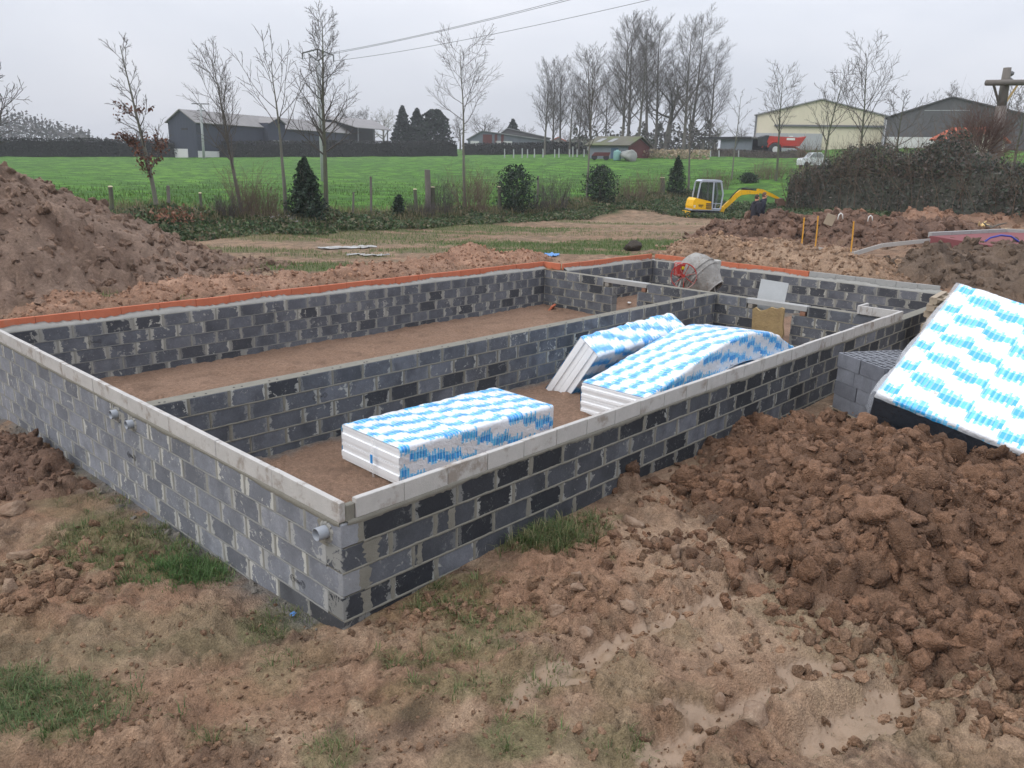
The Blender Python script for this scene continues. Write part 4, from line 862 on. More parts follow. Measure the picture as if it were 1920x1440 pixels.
# loose clear film at its left-hand edge
V = []; n = 40
xe = 0.0 if abs((np.array(Tb([(0, 0, HB)]))[0]+org-A0-Ub*WB/2) @ Vb) < .5 else LB; sg = -1 if xe == 0 else 1
for i in range(n+1):
    y = -WB/2+WB*i/n; k = .06+.05*math.sin(i*.5)+.03*NP.rand()
    V += [(xe-sg*.05, y, HB+.02), (xe+sg*k*.4, y, HB+.012+.02*NP.rand()), (xe+sg*k*.8, y+.02*NP.rand(), HB*.65), (xe+sg*k, y, HB*.3+.04*NP.rand()), (xe+sg*k*.5, y, .02)]
mb = MB(); mb.add(Tb(V), [(i*5+j, i*5+j+1, (i+1)*5+j+1, (i+1)*5+j) for i in range(n) for j in range(4)]); mb.build('loose_film', M['film'], pb, True)

# ------------------------------------------------------------------ stack of hollow blocks on a pallet
SX = unit((.53, .85, 0)); SY = unit((.85, -.53, 0)); S0 = np.array((7.62, -1.20, -.70)); rzS = math.atan2(SX[1], SX[0])
def hollow_mesh():
    L, T_, H = .452, .192, .196; mb = MB(); nx, ny = 3, 2; wx_, wy_ = .020, .020
    cx = (L-wx_*(nx+1))/nx; cy = (T_-wy_*(ny+1))/ny; z0, z1 = -H/2, H/2
    xs_ = [-L/2]; 
    for i in range(nx): xs_ += [xs_[-1]+wx_, xs_[-1]+wx_+cx]
    xs_.append(L/2); ys_ = [-T_/2]
    for i in range(ny): ys_ += [ys_[-1]+wy_, ys_[-1]+wy_+cy]
    ys_.append(T_/2)
    for i in range(len(xs_)-1):
        for j in range(len(ys_)-1):
            hol = (i % 2 == 1) and (j % 2 == 1); a, b_, c_, d = xs_[i], xs_[i+1], ys_[j], ys_[j+1]
            if not hol: mb.add([(a, c_, z1), (b_, c_, z1), (b_, d, z1), (a, d, z1)], [(0, 1, 2, 3)])
            else:
                zb = z1-.16; q = .004
                mb.add([(a, c_, z1), (b_, c_, z1), (b_, d, z1), (a, d, z1), (a+q, c_+q, zb), (b_-q, c_+q, zb), (b_-q, d-q, zb), (a+q, d-q, zb)], [(0, 4, 5, 1), (1, 5, 6, 2), (2, 6, 7, 3), (3, 7, 4, 0), (4, 7, 6, 5)])
    mb.add([(sx*L/2, sy*T_/2, z) for z in (z0, z1) for sx, sy in ((-1, -1), (1, -1), (1, 1), (-1, 1))], [(3, 2, 1, 0), (0, 1, 5, 4), (1, 2, 6, 5), (2, 3, 7, 6), (3, 0, 4, 7)])
    me = mb.mesh('hollow_block'); me.materials.append(M['blk_new']); return me
HM = hollow_mesh(); lay = ['bottom', 'second', 'third', 'top']
for k in range(4):
    for i in range(2):
        for j in range(5):
            o = link_mesh('hollow_block', HM)
            if k % 2 == 1 or True:
                p = S0+SX*(.235+i*.465)+SY*(.10+j*.205); rz_ = rzS
            if k in (0, 2): p = S0+SX*(.105+j*.18)+SY*(.235+i*.465); rz_ = rzS+math.pi/2
            p = p+SX*NP.normal(0, .004)+SY*NP.normal(0, .004); o.location = (p[0], p[1], S0[2]+.10+k*.201); o.rotation_euler = (0, 0, rz_+NP.normal(0, .006))
            tag(o, 'hollow block, %s layer of pallet stack, %s half, %s row from left face' % (lay[k], ('near', 'far')[i] if k % 2 else ('left', 'right')[i], ('first', 'second', 'third', 'fourth', 'fifth')[j]) if k % 2 else 'hollow block, %s layer of pallet stack, %s half, %s row from near face' % (lay[k], ('left', 'right')[i], ('first', 'second', 'third', 'fourth', 'fifth')[j]), 'concrete block', 'hollow blocks stacked on the pallet')
st = tag(empty('stamp_marks', S0), None, None)
bpy.data.objects.remove(st)
def pallet(label, loc, rz, L=1.05, W_=1.0, mt='wood', tilt=(0, 0), group=None):
    t = thing('pallet', label, 'pallet', loc, rz, group); t.rotation_euler = (tilt[0], tilt[1], rz)
    for j in range(5): mb = MB(); mb.box((0, -W_/2+.06+j*(W_-.12)/4, .112), (L, .095, .02), rotm(0, 0, NP.normal(0, .01)), .002); mb.build('deck_board', M[mt], t)
    for i in (-1, 0, 1):
        mb = MB(); mb.box((i*(L/2-.05), 0, .09), (.095, W_, .02)); mb.build('stringer_board', M[mt], t)
        for j in (-1, 0, 1): mb = MB(); mb.box((i*(L/2-.05), j*(W_/2-.07), .045), (.095, .13, .068), None, .003); mb.build('spacer', M[mt], t)
    for j in (-1, 0, 1): mb = MB(); mb.box((0, j*(W_/2-.07), .006), (L, .1, .016)); mb.build('runner', M[mt], t)
    return t
pc = S0+SX*.47+SY*.5; pallet('weathered pallet under the stack of new hollow blocks', (pc[0], pc[1], S0[2]-.124), rzS)
# pile of empty pallets by the end of the front wall
pp = at(1722, 600, 15.6); nm = ['lowest', 'second', 'third', 'fourth', 'fifth', 'sixth', 'seventh', 'eighth', 'ninth', 'topmost']
pb0 = hz(13.0, -.75)
for k in range(10):
    z = -.78+.124*k
    pallet('empty wooden pallet, %s of the pile beside the front wall' % nm[k], (12.75+NP.normal(0, .02), -.72+NP.normal(0, .02), z), R(4)+NP.normal(0, .03), 1.0, .9, 'wood', (0, 0), 'empty pallets piled beside the wall')

# ------------------------------------------------------------------ cement mixer
mx_ = at(1302, 500, 20.6); fz = floor_z(mx_[0], mx_[1]); rzM = math.atan2(RT[1], RT[0])
t = thing('cement_mixer', 'grey-crusted cement mixer with a red handwheel in the far room', 'cement mixer', (mx_[0], mx_[1], fz), rzM)
b = NB('crusted_drum'); p = b.coord('Object'); n1 = b.noise(p, 3.5, 6, .6); n2 = b.noise(p, 24, 5, .65)
cdr = b.mix(b.ramp(n1, [(.42, 0.0), (.6, 1.0)]), (.23, .22, .205), (.33, .32, .30)); cdr = b.mix(b.ramp(n2, [(.57, 0.0), (.68, 1.0)]), cdr, (.22, .16, .12)); b.color(cdr); b.rough(.9); b.bump(b.math('ADD', n2, n1), .03, .9); M['drum'] = b.m
M['mixred'] = simple('mixer_red', S(150, 40, 34), .6, var=.2, dirt=((.35, .33, .3), .5, .7)); M['mixgrey'] = simple('mixer_grey', (.35, .34, .32), .8, var=.2, dirt=((.5, .5, .47), .5, .7))
# drum: axis tips forward-right and down; local x = picture right, local y = away
dax = unit((.50, -.38, -.48)); dz_ = dax; dx_ = unit(np.cross((0, 1, 0), dz_)); dy_ = np.cross(dz_, dx_); dc = np.array((.12, -.05, .86)); D4 = mat4(dx_, dy_, dz_, dc)
mb = MB(); mb.lathe([(.0, -.50), (.22, -.50), (.34, -.44), (.46, -.22), (.49, -.06), (.49, .10), (.40, .32), (.30, .52), (.285, .56), (.265, .56), (.28, .50), (.38, .3), (.46, .1)], 28, D4); dr = mb.build('drum', M['drum'], t, True)
mb = MB(); mb.lathe([(.494, -.06), (.515, -.05), (.515, -.02), (.494, -.01)], 28, D4); mb.build('drum_seam', M['drum'], dr, True)
mb = MB(); mb.lathe([(.495, .07), (.512, .08), (.512, .10), (.49, .11)], 28, D4); mb.build('drum_seam', M['drum'], dr, True)
mb = MB(); mb.lathe([(.0, -.1), (.44, -.1)], 24, D4); mb.build('drum_inside', M['black'], dr)
mb = MB(); mb.lathe([(.262, .562), (.30, .555), (.30, .535)], 28, D4); mb.build('drum_rim', M['mixgrey'], dr, True)
# handwheel facing the viewer on the left
wc = np.array((-.34, -.42, .86)); wr_ = .31; wax = unit((-.35, -.94, .05)); wx1 = unit(np.cross((0, 0, 1), wax)); wy1 = np.cross(wax, wx1)
mb = MB(); mb.tube([wc+wr_*(wx1*math.cos(a)+wy1*math.sin(a)) for a in np.linspace(0, 2*math.pi, 33)], .014, 6, False); hw_ = mb.build('handwheel', M['mixred'], t, True)
for k in range(7): a = 2*math.pi*k/7+.3; mb = MB(); mb.tube([wc, wc+wr_*(wx1*math.cos(a)+wy1*math.sin(a))], .010, 5); mb.build('spoke', M['mixred'], hw_)
mb = MB(); mb.tube([wc-wax*.02, wc+wax*.04], .04, 10); mb.tube([wc+wax*.02, wc-wax*.5], .02, 8); mb.build('hub', M['mixred'], hw_)
mb = MB(); mb.box((-.36, -.12, .98), (.26, .30, .34), rotm(0, 0, .3), .03); mh = mb.build('motor_housing', M['mixred'], t)
mb = MB(); mb.box((-.345, -.285, 1.04), (.07, .02, .07), rotm(0, 0, .3), .004); mb.build('switch_plate', simple('switch_yellow', S(214, 190, 40), .5), mh)
mb = MB(); mb.box((.52, .22, .98), (.34, .20, .46), rotm(0, .05, .25), .02); mb.build('side_box', M['mixgrey'], t)
for (zz_, a) in ((1.02, .0), (.90, .02)): mb = MB(); mb.box((.50, .105, zz_), (.30, .012, .02), rotm(0, a, .25)); mb.build('side_rib', M['mixgrey'], t)
for (x0, y0, x1_, y1_) in ((-.30, -.12, -.58, -.40), (-.30, .1, -.5, .42), (.44, -.1, .62, -.38), (.46, .16, .62, .44)): mb = MB(); mb.tube([(x0, y0, .80), (x1_, y1_, .0)], .024, 6); mb.build('leg', M['mixgrey'], t)
mb = MB(); mb.tube([(-.4, 0, .8), (-.1, .3, .82), (.3, .36, .82), (.56, .1, .8)], .026, 6); mb.tube([(-.55, -.38, .12), (.6, -.36, .12)], .018, 6); mb.build('yoke', M['mixgrey'], t)

# ------------------------------------------------------------------ boards at the right-hand opening
q0 = onx(1425, 603, 12.32); tb = thing('cement_board', 'pale grey cement board leaning upright at the right-hand wall opening', 'board', (12.34, 2.98, -.30))
M['cboard'] = simple('cement_board', (.40, .415, .42), .7, var=.12, vs=3, dirt=((.55, .55, .53), .58, .5))
mb = MB(); mb.box((.10, -.30, .20), (.014, .60, .92), rotm(0, R(9), 0) @ rotm(R(2), 0, 0), .002); mb.build('panel', M['cboard'], tb)
tb = thing('chipped_board', 'yellow-brown torn insulation board propped in front of the right-hand opening', 'board', (11.86, 2.72, -.87))
M['ybrown'] = simple('yellow_board', (.31, .225, .11), .9, var=.4, vs=6, bump=.02, bs=25, dirt=((.22, .15, .08), .5, .6))
pl = [(0, 0), (.0, .72), (.06, .76), (.16, .70), (.26, .73), (.38, .80), (.50, .78), (.60, .82), (.66, .80), (.64, .5), (.67, .3), (.6, .05), (.4, -.01), (.2, .03)]
mb = MB(); mb.prism(pl, .05, (0, 0, 0), ((0, -1, .02), (-.1, .02, 1), (1, 0, .1))); mb.build('panel', M['ybrown'], tb)
tq = ground_at(0, 0)
tb = tag(MB().box((0, 0, 0), (.30, .05, .16), rotm(R(35), 0, R(25)), .004).build('clay_slip', M['clay']), 'loose terracotta slip lying on the floor in the far corner', 'clay tile'); q = onz(1047, 575, -.86); tb.location = (q[0]-.3, q[1]-.05, -.84)
q = onz(1180, 568, -.86); tb = tag(MB().box((0, 0, 0), (.22, .07, .02), rotm(.1, .1, .5)).build('board_offcut', M['white']), 'white offcut on the floor beyond the left-hand opening', 'offcut'); tb.location = (q[0], q[1], -.85)
# ------------------------------------------------------------------ second plot: slab, formwork, stakes
M['stake'] = simple('stake_yellow', S(206, 150, 54), .8, var=.15); M['fresh'] = simple('fresh_wood', S(214, 186, 132), .8, var=.12); M['form'] = simple('formwork_board', (.42, .40, .37), .85, var=.15)
for (px, pt, pbm, lb) in ((1503, 408, 462, 'leftmost of three thin yellow stakes at the formwork'), (1529, 405, 463, 'middle of three thin yellow stakes, next to the tilted plywood sign'), (1596, 415, 470, 'rightmost of three thin yellow stakes at the formwork')):
    q = at(px, pbm, 24.2 if px < 1590 else 23.4); top = at(px+5, pt, 24.2 if px < 1590 else 23.4)
    mb = MB(); mb.tube([q-np.array((0, 0, .25)), (q+top)/2+np.array((.01, 0, 0)), top], .018, 6); o = mb.build('stake', M['stake']); tag(o, lb, 'stake', 'yellow stakes')
fr = [at(1497, 463, 24.3), at(1527, 461, 24.3), at(1600, 471, 23.4), at(1655, 455, 26), at(1745, 446, 28.5)]
for i in range(4):
    a, b_ = fr[i], fr[i+1]; d = b_-a; L = np.linalg.norm(d[:2]); mid = (a+b_)/2
    mb = MB(); mb.box((0, 0, -.08), (L*.98, .03, .12), rotm(0, -math.atan2(d[2], L), math.atan2(d[1], d[0])), .003); o = mb.build('formwork_board', M['form']); o.location = mid
    tag(o, ['short pale formwork board at the foot of the two left yellow stakes', 'formwork board between the middle and right yellow stakes', 'pale formwork board climbing right from the right yellow stake', 'long pale formwork board leading up to the maroon slab'][i], 'board', 'formwork boards')
q = at(1556, 412, 25.5); o = MB().box((0, 0, 0), (.02, .26, .32), rotm(.3, -.1, .3), .003).build('plywood_sign', M['wood']); o.location = q; tag(o, 'small blank plywood board tilted on the dark mound', 'board')
# maroon slab
cs = [at(1742, 448, 28.8), at(1886, 424, 33.0), at(2150, 432, 34), at(2150, 500, 24.0), at(1900, 475, 25.5)]
zs = float(np.mean([q[2] for q in cs[:2]])); base = hz(30, 0)
sb = thing('floor_slab', 'maroon coated floor slab with pale concrete kerb at the right edge', 'slab', (cs[0][0], cs[0][1], base)); bpy.context.view_layer.update()
poly = [(q[0], q[1]) for q in cs]; mb = MB(); n = len(poly); top = [(x, y, zs-.05) for x, y in poly]; bot = [(x, y, base-.3) for x, y in poly]; mb.add(top+bot, [tuple(range(n)), tuple(range(n, 2*n))[::-1]]+[(i, n+i, n+(i+1) % n, (i+1) % n) for i in range(n)]); mb.build('slab_top', simple('maroon', S(118, 66, 68), .8, var=.12, vs=1.5), sb, world=True)
for i in (0, 1):
    a, b_ = np.array(poly[i]), np.array(poly[i+1]); d = b_-a; L = np.linalg.norm(d); k = int(L/1.2)+1
    for j in range(k): m_ = a+d*(j+.5)/k; mb = MB(); mb.box((m_[0], m_[1], zs-.02), (L/k*.985, .12, .16), rotm(0, 0, math.atan2(d[1], d[0])), .006); mb.build('kerb_block', M['lintel'], sb, world=True)
q = at(1880, 458, 28.0); mb = MB(); mb.tube([q+RT[0]*0+np.array((RT[0]*x, RT[1]*x, z)) for x, z in ((-.75, -.25), (-.62, .0), (-.4, .18), (-.1, .26), (.2, .24), (.45, .1), (.6, -.1), (.66, -.35))], .028, 6); tag(mb.build('conduit_hose', simple('hose_blue', S(52, 62, 150), .4), None, True), 'blue conduit hose arching up out of the maroon slab', 'hose')
for i, (px, py, dd) in enumerate(((1576, 404, 26), (1632, 408, 28))):
    q = at(px, py, dd); mb = MB(); mb.tube([q+np.array((RT[0]*x, RT[1]*x, z)) for x, z in ((-.07, -.12), (-.05, .02), (.0, .07), (.05, .03), (.08, -.1))], .018, 6); tag(mb.build('conduit_end', M['white'], None, True), ['white looped conduit end beside the plywood sign', 'white looped conduit end on the mound, right of the plywood sign'][i], 'conduit', 'white conduit ends')
# grubbed-up roots below the hedge
ORD = ('first', 'second', 'third', 'fourth', 'fifth', 'sixth', 'seventh', 'eighth', 'ninth', 'tenth', 'eleventh', 'twelfth', 'thirteenth', 'fourteenth', 'fifteenth', 'sixteenth')
for i in range(16):
    q = at(1600+i*20+NP.normal(0, 3), 392+NP.normal(0, 7), 34+NP.uniform(-2, 1.5)); z = max(hz(q[0], q[1]), h8z(q[0], q[1])); mb = MB()
    for k in range(4):
        a = NP.uniform(0, 6.28); L = NP.uniform(.2, .55); mb.tube([(0, 0, 0), (math.cos(a)*L*.5, math.sin(a)*L*.5, .12+.1*NP.rand()), (math.cos(a)*L, math.sin(a)*L, NP.uniform(-.02, .3))], [.05, .035, .012], 5)
    o = mb.build('root_stump', M['bark'] if i % 3 else M['fresh'], None, True); o.location = (q[0], q[1], z-.02); tag(o, 'grubbed-up root, %s from the left on the spoil below the dark hedge' % ORD[i], 'root', 'roots on the spoil ridge')

# ------------------------------------------------------------------ mini excavator
ex = ony(1322, 407, 17.6); ez = hz(ex[0], ex[1]); rzE = math.atan2(RT[1], RT[0])
E_ = thing('mini_excavator', 'yellow mini excavator with a grey cab beside the ditch bank', 'excavator', (ex[0], ex[1], ez-.08), rzE+R(6)); E_.scale = (.90, .90, .86)
M['exy'] = simple('excavator_yellow', S(236, 182, 20), .45, var=.1, dirt=((.3, .2, .1), .56, .6)); M['exg'] = simple('cab_grey', (.40, .43, .50), .45, var=.08); M['exd'] = simple('excavator_dark', (.03, .032, .036), .6, var=.2)
b = NB('cab_glass'); b.color((.25, .30, .28)); b.rough(.05); b.b.inputs['Transmission Weight'].default_value = .85; b.b.inputs['IOR'].default_value = 1.1; b.b.inputs['Alpha'].default_value = .55; M['glass'] = b.m
K = .93
for s_ in (-1, 1):
    mb = MB(); n = 20; L, Rr = .72, .24; pts = [(L*.9*math.copysign(1, math.cos(a))*(1 if abs(math.cos(a)) > .2 else .6)+Rr*math.cos(a)*.5, .24+Rr*math.sin(a)) for a in np.linspace(0, 2*math.pi, n, endpoint=False)]
    pl = [(-.85, .12), (-.72, .0), (.72, .0), (.85, .12), (.88, .26), (.78, .42), (.62, .46), (-.62, .46), (-.78, .42), (-.88, .26)]; mb.prism(pl, .3, (0, s_*.55-.15, 0)); tr_ = mb.build('track', M['exd'], E_)
    for xx in (-.62, -.2, .2, .62): mb = MB(); mb.tube([(xx, s_*.71, .2), (xx, s_*.715+.0, .2)], .01, 6); mb.lathe([(0, 0), (.13, .0), (.13, .03), (0, .03)], 14, np.array(Matrix.Translation((xx, s_*.70-.015, .22)) @ Matrix.Rotation(R(90), 4, 'X'))); mb.build('roller', M['steel'], tr_)
mb = MB(); mb.lathe([(0, .44), (.42, .44), (.42, .58), (0, .58)], 20); mb.build('slew_ring', M['exd'], E_)
bp = [(-1.02, .58), (-1.05, .75), (-.98, 1.12), (-.86, 1.26), (.05, 1.06), (.12, .58)]; mb = MB(); mb.prism(bp, 1.30, (0, -.66, 0)); bd = mb.build('engine_cover', M['exy'], E_)
mb = MB(); mb.box((-.2, 0, .56), (1.7, 1.28, .08)); mb.build('turntable', M['exg'], E_)
for k in range(3): mb = MB(); mb.box((-.08, -.668, .68+k*.12), (.32, .016, .075), None, .004); mb.build('vent_louvre', M['exd'], bd)
for (x, z, wd, ht) in ((-.55, .84, .30, .05), (-.55, .77, .22, .03), (-.52, .70, .05, .04)): mb = MB(); mb.box((x, -.668, z), (wd, .012, ht), None, .002); mb.build('lettering', M['exd'], bd)
mb = MB(); mb.box((-.92, -.668, .80), (.12, .012, .05)); mb.box((-.92, -.668, .72), (.10, .012, .06)); mb.build('decal', M['white'], bd)
# cab: posts, roof, panes
cabp = {'bl': (-.72, 1.22), 'tl': (-.56, 2.30), 'tr': (.55, 2.30), 'br': (.72, .95), 'mr': (.18, .95)}
for y in (-.62, .30):
    for a, b_ in (((-.78, 1.2), (-.66, 2.16)), ((.16, .62), (.14, 2.24)), ((.66, .62), (.74, 1.5)), ((.74, 1.5), (.56, 2.26)), ((-.66, 2.16), (-.5, 2.28)), ((-.5, 2.28), (.56, 2.26)), ((.16, .62), (.66, .62))): mb = MB(); mb.tube([(a[0], y, a[1]), (b_[0], y, b_[1])], .045, 6); mb.build('cab_post', M['exg'], E_)
mb = MB(); mb.prism([(-.68, 2.24), (-.52, 2.34), (.5, 2.34), (.64, 2.26), (.6, 2.20), (-.62, 2.20)], .98, (0, -.65, 0)); mb.build('cab_roof', M['exg'], E_)
for y in (-.61, .29):
    mb = MB(); mb.prism([(-.74, 1.2), (-.62, 2.16), (.10, 2.2), (.12, 1.1)], .012, (0, y, 0)); mb.build('window_pane', M['glass'], E_)
    mb = MB(); mb.prism([(.18, 1.0), (.18, 2.2), (.52, 2.2), (.70, 1.5), (.66, 1.0)], .012, (0, y, 0)); mb.build('door_pane', M['glass'], E_)
mb = MB(); mb.box((.42, -.62, .95), (.5, .03, .035)); mb.build('door_rail', M['exg'], E_)
mb = MB(); mb.box((-.25, -.1, 1.1), (.45, .45, .2), None, .05); mb.box((-.45, -.1, 1.5), (.14, .45, .7), rotm(0, -.15, 0), .05); mb.build('seat', M['exd'], E_)
mb = MB(); mb.tube([(.3, -.2, .6), (.32, -.2, 1.3)], .02, 5); mb.tube([(.3, .1, .6), (.32, .1, 1.3)], .02, 5); mb.box((.3, -.05, .8), (.2, .5, .3)); mb.build('control_levers', M['exd'], E_)
# boom: rises from the slew post, kinks over, stick hangs at its end
def beam(pts, hs, wd, nm, mt):
    mb = MB(); V = []; n = len(pts)
    for i, (x, z) in enumerate(pts):
        t_ = np.array(pts[min(i+1, n-1)])-np.array(pts[max(i-1, 0)]); t_ = t_/np.linalg.norm(t_); nn = np.array((-t_[1], t_[0]))*hs[i]
        for y in (-wd/2, wd/2): V += [(x+nn[0], y-.1, z+nn[1]), (x-nn[0], y-.1, z-nn[1])]
    F = [(0, 1, 3, 2), ((n-1)*4, (n-1)*4+2, (n-1)*4+3, (n-1)*4+1)]
    for i in range(n-1): a = i*4; c_ = a+4; F += [(a, c_, c_+1, a+1), (a+2, a+3, c_+3, c_+2), (a, a+2, c_+2, c_), (a+1, c_+1, c_+3, a+3)]
    mb.add(V, F); return mb.build(nm, mt, E_)
mb = MB(); mb.box((.95, -.1, .5), (.25, .3, .5), None, .03); mb.build('swing_post', M['exy'], E_)
beam([(.98, .62), (1.35, 1.0), (1.75, 1.45), (2.0, 1.62), (2.5, 1.66), (3.1, 1.62)], [.10, .12, .14, .15, .12, .09], .20, 'boom', M['exy'])
mb = MB(); mb.tube([(2.02, -.1, 1.84), (2.75, -.1, 1.80)], .055, 8); mb.tube([(2.75, -.1, 1.80), (3.15, -.1, 1.78)], .03, 6); mb.build('boom_ram', M['exd'], E_)
for y_ in (-.04, -.16): mb = MB(); mb.tube([(1.1, y_, .8), (1.5, y_, 1.42), (1.9, y_, 1.86), (2.4, y_, 1.92), (3.0, y_, 1.86)], .018, 5); mb.build('hydraulic_hose', M['exd'], E_, True)
mb = MB(); mb.tube([(1.15, -.1, .62), (1.75, -.1, 1.3)], .05, 8); mb.build('lift_ram', M['exd'], E_)
beam([(2.95, 1.78), (3.25, 1.72), (3.9, 1.50), (4.35, 1.30)], [.10, .13, .09, .06], .16, 'stick', M['exy'])
mb = MB(); mb.prism([(4.2, 1.30), (4.5, 1.34), (4.72, 1.15), (4.75, .85), (4.6, .62), (4.45, .66), (4.38, .9), (4.25, 1.05)], .42, (0, -.31, 0)); bk = mb.build('bucket', simple('rusty_bucket', (.20, .12, .09), .8, var=.3), E_)
for k in range(4): mb = MB(); mb.box((4.56, -.28+k*.12, .58), (.05, .05, .12), rotm(0, .3, 0)); mb.build('tooth', M['steel'], bk)
mb = MB(); mb.prism([(-1.25, .08), (-1.2, .45), (-1.14, .45), (-1.16, .08)], 1.3, (0, -.65, 0)); mb.build('dozer_blade', M['exy'], E_)

# ------------------------------------------------------------------ two people in dark jackets
def person(label, loc, rz, h=1.60, coat=(.02, .022, .03), lean=0.0, hair=(.06, .04, .03), cap=False):
    t = thing('person', label, 'person', loc, rz); k = h/1.75
    J = {'pel': (0, 0, .95), 'sp': (.01, 0, 1.15), 'ch': (.02+lean*.5, 0, 1.36), 'nk': (.02+lean, 0, 1.50), 'hb': (.03+lean*1.1, 0, 1.58), 'ht': (.035+lean*1.2, 0, 1.73),
         'hL': (0, .10, .90), 'kL': (.03, .11, .50), 'aL': (-.01, .11, .09), 'tL': (.16, .12, .04), 'hR': (0, -.10, .90), 'kR': (.05, -.11, .50), 'aR': (.01, -.11, .09), 'tR': (.18, -.13, .04),
         'sL': (.01+lean*.8, .19, 1.42), 'eL': (-.02, .25, 1.14), 'wL': (.12, .20, .92), 'sR': (.01+lean*.8, -.19, 1.42), 'eR': (-.02, -.25, 1.14), 'wR': (.12, -.20, .92)}
    RR = {'pel': .155, 'sp': .15, 'ch': .165, 'nk': .062, 'hb': .082, 'ht': .085, 'hL': .105, 'kL': .07, 'aL': .045, 'tL': .035, 'hR': .105, 'kR': .07, 'aR': .045, 'tR': .035, 'sL': .085, 'eL': .062, 'wL': .045, 'sR': .085, 'eR': .062, 'wR': .045}
    E = [('pel', 'sp'), ('sp', 'ch'), ('ch', 'nk'), ('nk', 'hb'), ('hb', 'ht'), ('pel', 'hL'), ('hL', 'kL'), ('kL', 'aL'), ('aL', 'tL'), ('pel', 'hR'), ('hR', 'kR'), ('kR', 'aR'), ('aR', 'tR'), ('ch', 'sL'), ('sL', 'eL'), ('eL', 'wL'), ('ch', 'sR'), ('sR', 'eR'), ('eR', 'wR')]
    fing = []
    for s_, wn_ in ((1, 'wL'), (-1, 'wR')):
        w0 = np.array(J[wn_]); pn = 'p'+wn_; J[pn] = tuple(w0+(.05, -.01*s_, -.05)); RR[pn] = .034; E.append((wn_, pn)); p0 = np.array(J[pn])
        for i in range(5):
            d_ = np.array((.035-.004*i, (i-1.5)*.017*s_, -.035)) if i < 4 else np.array((.02, -.035*s_, .0)); L_ = (.9, 1.05, 1.0, .8, .7)[i]
            a_, b_ = 'f%s%da' % (wn_, i), 'f%s%db' % (wn_, i); J[a_] = tuple(p0+d_*.9*L_); J[b_] = tuple(p0+d_*1.6*L_+np.array((-.012, 0, -.012))); RR[a_] = .0095; RR[b_] = .008; E += [(pn, a_), (a_, b_)]
    ks = list(J); me = bpy.data.meshes.new('body'); me.from_pydata([tuple(k*c_ for c_ in J[q]) for q in ks], [(ks.index(a), ks.index(b_)) for a, b_ in E], [])
    o = bpy.data.objects.new('body', me); COL.objects.link(o); sk = o.modifiers.new('skin', 'SKIN'); sk.use_smooth_shade = True
    for i, q in enumerate(ks): v = me.skin_vertices[0].data[i]; v.radius = (RR[q]*k, RR[q]*k*(.82 if q in ('pel', 'sp', 'ch') else 1)); v.use_root = (q == 'pel')
    ss = o.modifiers.new('sub', 'SUBSURF'); ss.levels = ss.render_levels = 1
    dg = bpy.context.evaluated_depsgraph_get(); m2 = bpy.data.meshes.new_from_object(o.evaluated_get(dg)); bpy.data.objects.remove(o); m2.name = 'body'
    sk_ = simple('skin', S(205, 150, 125), .6, var=.08); trz = simple('trousers', (.03, .035, .05), .85, var=.2)
    ct = simple('jacket', coat, .8, var=.25, vs=6, bump=.01, bs=14); sh = M['black']
    for mm in (ct, trz, sk_, sh): m2.materials.append(mm)
    for p in m2.polygons:
        z = sum(m2.vertices[i].co.z for i in p.vertices)/len(p.vertices)/k; y = abs(sum(m2.vertices[i].co.y for i in p.vertices)/len(p.vertices)/k); x = sum(m2.vertices[i].co.x for i in p.vertices)/len(p.vertices)/k
        p.material_index = 2 if z > 1.51 else 2 if (z < .93 and y > .15 and x > .08 and z > .7) else 3 if z < .11 else 1 if (z < .88 and y < .22) else 0; p.use_smooth = True
    link_mesh('body', m2, None, t)
    hc = np.array((.035+lean*1.15, 0, 1.66))*k
    mb = MB(); V, F = ICO[2]; V = V*np.array((.098, .084, .122))*k; mb.add([tuple(v*(1+.03*math.sin(i)) + hc+np.array((-.012, 0, .012))) for i, v in enumerate(V) if True], [tuple(f) for f in F if V[list(f)].mean(0)[0] < .045*k and V[list(f)].mean(0)[2] > -.05*k]); mb.build('hair', simple('hair', hair, .8, var=.3), t, True)
    fx_ = hc+np.array((.085, 0, 0))*k
    mb = MB(); mb.add(*[[(fx_+np.array(q)*k) for q in ((.0, -.012, .015), (.0, .012, .015), (.026, 0, -.022), (-.005, 0, .045), (0, 0, -.03))], [(0, 2, 3), (1, 3, 2), (0, 4, 2), (1, 2, 4)]]); mb.build('nose', sk_, t)
    for s_ in (-1, 1):
        mb = MB(); mb.lathe([(0, 0), (.008, .002), (0, .006)], 8, np.array(Matrix.Translation(tuple(fx_+np.array((-.006, s_*.03, .018))*k)) @ Matrix.Rotation(R(90), 4, 'Y'))); mb.build('eye', M['black'], t)
        mb = MB(); V, F = ICO[1]; mb.add(V*np.array((.02, .01, .032))*k+hc+np.array((0, s_*.086, -.005))*k, [tuple(f) for f in F]); mb.build('ear', sk_, t, True)
    mb = MB(); mb.box(fx_+np.array((-.005, 0, -.052))*k, (.012*k, .045*k, .01*k), None, .003); mb.build('mouth', simple('lips', S(150, 90, 80), .6), t)
    # hood lying on the shoulders
    mb = MB(); mb.lathe([(.075*k, .03*k), (.115*k, .02*k), (.14*k, -.03*k), (.12*k, -.08*k)], 14, np.array(Matrix.Translation(((.0+lean)*k, 0, 1.52*k)) @ Matrix.Rotation(-.3, 4, 'Y'))); mb.build('hood', ct, t, True)
    return t
pp1 = at(1418, 366, 30.5); pp2 = at(1431, 362, 31.2)
person('person in a black jacket, left of the two, seen side-on behind the mound', (pp1[0], pp1[1], pp1[2]-1.62), rzE+.25, 1.62, (.022, .022, .03), .02, (.05, .035, .028))
